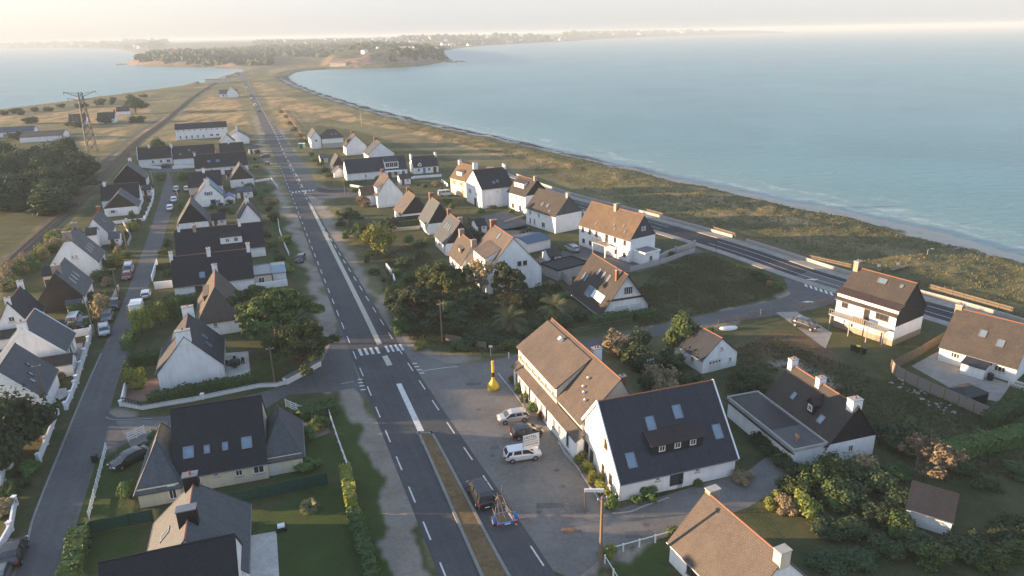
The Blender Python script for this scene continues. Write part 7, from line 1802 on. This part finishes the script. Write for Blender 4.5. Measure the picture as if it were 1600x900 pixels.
# motorbikes by the court, stones
for k, (x, y) in enumerate([(815,366),(821,364),(826,362)]):
    p = at(x, y); r_ = empty('motorbike', p, R(60)); tag(r_, 'dark motorbike in the row beside the blue garage', 'motorbike', 'motorbikes beside the blue garage')
    m = MB(); m.tube([(-.55, 0, .65), (-.1, 0, .75), (.35, 0, .85), (.6, 0, .95)], [.12, .17, .16, .06], 8); m.build('body', M['black'], r_)
    for sx in (-.65, .7): w = empty('wheel', (sx, 0, .31)); w.parent = r_; w.scale = (.95, .5, .95); obj_of('tyre', CAR['hatch'][1]['tyre'], w)
    m = MB(); m.tube([(.5, -.35, 1.0), (.6, 0, 1.0), (.5, .35, 1.0)], .03, 6); m.build('handlebar', M['metal'], r_)
g = random.Random(9)
for k in range(36):
    t = g.random(); x = 1395+85*t+g.uniform(-6, 12); y = 592+48*t+g.uniform(-4, 8); p = at(x, y)
    b = bmesh.new(); bmesh.ops.create_icosphere(b, subdivisions=1, radius=1)
    for v in b.verts: v.co *= g.uniform(.75, 1.2)
    me = bpy.data.meshes.new('rubble_stone'); b.to_mesh(me); b.free(); me.materials.append(M['concrete']); o = obj_of('rubble_stone', me); o.location = p; s = g.uniform(.12, .30); o.scale = (s*1.4, s, s*.7); o.rotation_euler = (0, 0, g.uniform(0, 3)); tag(o, 'pale rubble stone in the grass below the plank fence', 'stone', 'rubble stones below the plank fence')
# cobbled bed in front of the hotel
for k in range(90):
    u = g.random(); v = g.random(); a = Vector((872, 692)).lerp(Vector((905, 690)), u); c = Vector((893, 722)).lerp(Vector((908, 712)), u); q = a.lerp(c, v)
    p = at(q.x, q.y); b = MB(); s = g.uniform(.10, .2); b.lathe([(s, 0), (s*.9, s*.35), (s*.3, s*.5)], (0, 0, 0), 6); o = b.build('cobble', M['concrete']); o.location = (p.x, p.y, .0); o.rotation_euler = (0, 0, g.uniform(0, 3)); o.scale = (1.3, 1, 1); tag(o, 'grey cobble in the stone bed before the hotel front', 'stone', 'cobbles of the bed before the hotel')
wall([(872,690),(885,712),(900,728),(915,752),(930,772),(942,790)], .12, 'concrete', 'low curved kerb round the flower bed of the sunlit gable', th=.14, name='bed_edging', cat='edging', n=4)
wall([(957,803),(985,800),(1010,790),(1045,778)], .12, 'concrete', 'low kerb of the bed under the hotel wing wall', th=.14, name='bed_edging', cat='edging', n=4)

# ================================================================ LATTICE MAST
p = at(145, 238); r_ = empty('lattice_pylon', p, R(20)); tag(r_, 'tall dark lattice mast with wide crossarms beside the railway', 'pylon')
H_ = 26.5; m = MB()
def leg(z): w = 1.9*(1-z/H_*.62); return w
lv = [0, 4, 7.5, 10.5, 13.5, 16, 18.5, 21, 23.5, 26]
for sx, sy in ((-1,-1),(1,-1),(1,1),(-1,1)):
    mm = MB(); mm.bar((sx*leg(0), sy*leg(0), 0), (sx*leg(26), sy*leg(26), 26), .22); mm.build('leg', M['pylon'], r_)
for a, b in zip(lv, lv[1:]):
    for (x0, y0), (x1, y1) in (((-1,-1),(1,-1)),((1,-1),(1,1)),((1,1),(-1,1)),((-1,1),(-1,-1))):
        m.bar((x0*leg(a), y0*leg(a), a), (x1*leg(b), y1*leg(b), b), .12); m.bar((x1*leg(a), y1*leg(a), a), (x0*leg(b), y0*leg(b), b), .12); m.bar((x0*leg(b), y0*leg(b), b), (x1*leg(b), y1*leg(b), b), .1)
m.build('lattice', M['pylon'], r_)
for sg in (-1, 1):
    m = MB()
    for y in (-.6, .6): m.bar((sg*.7, y, 24.2), (sg*6.4, 0, 26.4), .16); m.bar((sg*.7, y, 25.6), (sg*6.4, 0, 26.4), .12); m.bar((sg*.7, y, 22.6), (sg*5.4, 0, 23.8), .14)
    for k in range(4): x = sg*(1.5+k*1.2); m.bar((x, -.3, 24.6+k*.4), (x+sg*.6, .3, 25.5+k*.2), .09)
    m.build('crossarm', M['pylon'], r_)
    for k, (x, z) in enumerate(((6.2, 26.3), (5.2, 23.7))): MB().tube([(sg*x, 0, z), (sg*x, 0, z-1.4)], .09, 6).build('insulator', M['black'], r_)
pole((118,205), 9, 'far wooden pole among the dry fields left of the mast', .15); pole((565,197), 9, 'thin far flagpole among the dunes', .08, 'metal', 0)
# ================================================================ THE FAR COAST
def ground_z(x, y):
    X = np.array([x]); Y = np.array([y]); dl = dist_poly(X, Y, LAND); dl = np.where(inside(X, Y, LAND), dl, -dl)
    return float(height(X, Y, dl+wob(X, Y, 2, 2)*.8)[0][0]), float(dl[0])
g = random.Random(21)
def far_house_mesh(k, wallm, roofm):
    w, d, h, r_ = [(9, 8, 3.2, 3.8), (13, 8, 5.5, 3.4), (18, 9, 6, 3)][k]
    root = empty('t', (0, 0, 0)); b = Block(root, -w/2, w/2, -d/2, d/2, h, r_, 'x', roof=roofm, cap=None, gut=False, zb=-4); a = b.wall.data; c = b.roof.data
    for o in (b.wall, b.roof, root): bpy.data.objects.remove(o)
    return a, c
FM = [far_house_mesh(k, 'white', rf) for k in range(3) for rf in ('slate_grey', 'slate_brown')]
spots = []
def scatter(box, n, group, label, smin=1.0, smax=1.0):
    made = 0; tries = 0
    while made < n and tries < n*20:
        tries += 1
        x = g.uniform(box[0], box[2]); y = g.uniform(box[1], box[3]); p = at(x, y, 4); z, dl = ground_z(p.x, p.y)
        if dl < 14: continue
        a, c = FM[g.randrange(6)]; r_ = empty('distant_house', (p.x, p.y, z), g.uniform(0, 3.14)); s = g.uniform(smin, smax); r_.scale = (s, s, s); obj_of('wall', a, r_); obj_of('roof', c, r_)
        tag(r_, label, 'house', group); made += 1
scatter((640,60,900,72), 110, 'white houses of the town beyond the fort headland', 'tiny white house of the town beyond the fort headland', 1.2, 2.0)
scatter((400,62,680,78), 60, 'houses of the village on the peninsula', 'tiny pale house in the hazy village on the peninsula', 1.1, 1.7)
scatter((560,80,690,96), 9, 'houses on the fort headland', 'small pale building on the fort headland', .8, 1.1)
scatter((240,84,420,98), 12, 'houses in the left headland wood', 'small white house in the wood of the left headland', .8, 1.1)
scatter((900,53,1200,60), 26, 'white specks of houses on the far right coast', 'white speck of a house on the far right coast', 2.2, 3.4)
scatter((20,70,230,76), 20, 'white specks of houses on the far left coast', 'white speck of a house on the far left coast', 2.0, 3.0)
# fort building on its headland
p = at(632, 84, 15); z, _ = ground_z(p.x, p.y); r_ = empty('fort', (p.x, p.y, z-1), R(-8)); tag(r_, 'low ochre fort block with sunlit wall on the headland', 'fort')
m = MB(); m.box(-24, 24, -10, 10, -6, 6); m.build('rampart', M['stone'], r_); m = MB(); m.box(-8, 14, -7, 7, 6, 9.5); m.build('keep', M['sand_wall'], r_)
p = at(530, 101, 3); z, _ = ground_z(p.x, p.y); r_ = empty('blockhouse', (p.x, p.y, z-1), R(-10)); tag(r_, 'sunlit concrete blockhouse at the foot of the fort headland', 'bunker'); m = MB(); m.box(-14, 14, -6, 6, -4, 5); m.build('wall', M['sand_wall'], r_); m = MB(); m.box(-15, 15, -7, 7, 5.05, 5.8); m.build('roof', M['concrete'], r_)
p = at(342, 129, 0); r_ = empty('bridge_house', (p.x, p.y, 0), R(20)); tag(r_, 'sunlit long low building at the narrowest point of the isthmus', 'building'); m = MB(); m.box(-14, 14, -4, 4, -1, 4); m.build('wall', M['sand_wall'], r_); m = MB(); m.box(-14.5, 14.5, -4.5, 4.5, 4.05, 4.6); m.build('roof', M['concrete'], r_)
# woods on the headlands: one mass each
def wood(name, box, n, label, smin, smax, seed, mat='f_dark'):
    gg = np.random.RandomState(seed); V = []; F_ = []; b = bmesh.new(); bmesh.ops.create_icosphere(b, subdivisions=2, radius=1); iv = np.array([v.co[:] for v in b.verts]); fi = np.array([[v.index for v in f.verts] for f in b.faces]); b.free(); off = 0; k = 0; tr = 0
    while k < n and tr < n*12:
        tr += 1; x = gg.uniform(box[0], box[2]); y = gg.uniform(box[1], box[3])
        p = at(x, y, 5); z, dl = ground_z(p.x, p.y)
        if dl < 16: continue
        s = gg.uniform(smin, smax); q = iv*(1+.28*gg.normal(size=(len(iv), 1)))*np.array([s, s, s*.75])+np.array([p.x, p.y, z+s*.45]); V.append(q); F_.append(fi+off); off += len(iv); k += 1
    me = bpy.data.meshes.new(name); me.from_pydata(np.vstack(V).tolist(), [], np.vstack(F_).tolist()); me.materials.append(M[mat]); return tag(obj_of(name, me), label, 'wood', kind='stuff')
wood('headland_wood', (215,80,425,98), 520, 'dark pine wood covering the left headland', 5, 10, 1)
wood('peninsula_wood', (400,66,720,84), 620, 'hazy woods between the villages of the peninsula', 5, 10, 2)
wood('village_wood', (395,68,580,88), 420, 'hazy wood behind the isthmus meadows', 5, 11, 7)
wood('distant_wood', (620,62,900,70), 150, 'hazy tree belt behind the far town', 10, 20, 3)
wood('far_shore_wood', (0,70,260,76), 200, 'hazy tree belt along the far left coast', 14, 26, 4)
wood('far_right_wood', (880,53,1230,60), 200, 'hazy tree belt along the far right coast', 14, 26, 5)
wood('fort_scrub', (610,78,706,104), 420, 'dark scrub on the cliffs of the fort headland', 2.5, 6, 6)
# rocks off the points
for k, (x, y, s) in enumerate([(718,96,6),(724,97,4),(706,97.5,7),(1262,51,30),(1312,49,22),(190,101,6),(184,101.5,4),(868,66.5,14)]):
    p = at(x, y, SEA_Z); b = bmesh.new(); bmesh.ops.create_icosphere(b, subdivisions=2, radius=1)
    for v in b.verts: v.co *= g.uniform(.75, 1.2)
    me = bpy.data.meshes.new('sea_rock'); b.to_mesh(me); b.free(); me.materials.append(M['stone']); o = obj_of('sea_rock', me); o.location = p; o.scale = (s*1.6, s, s*.35)
    tag(o, ['dark rock off the fort headland, middle of three','dark rock off the fort headland, outermost of three','dark rock at the foot of the fort headland','low islet off the far right point','outermost low islet on the right horizon','dark rock off the left headland, larger','dark rock off the left headland, outermost','low rock in front of the far town'][k], 'rock')
# ---------------------------------------------------------------- evening haze over the whole bay
hz = MB().box(-30000, 30000, -4000, 58000, -16, 60).build('haze', None)
t = NT('haze'); t.n.remove(t.b)
pv = t.new('ShaderNodeVolumePrincipled'); pv.inputs['Color'].default_value = (.58, .69, .78, 1)
pv.inputs['Density'].default_value = HAZE; pv.inputs['Anisotropy'].default_value = .0
t.l.new(pv.outputs[0], t.out.inputs['Volume']); hz.data.materials.append(t.m); tag(hz, kind='stuff')
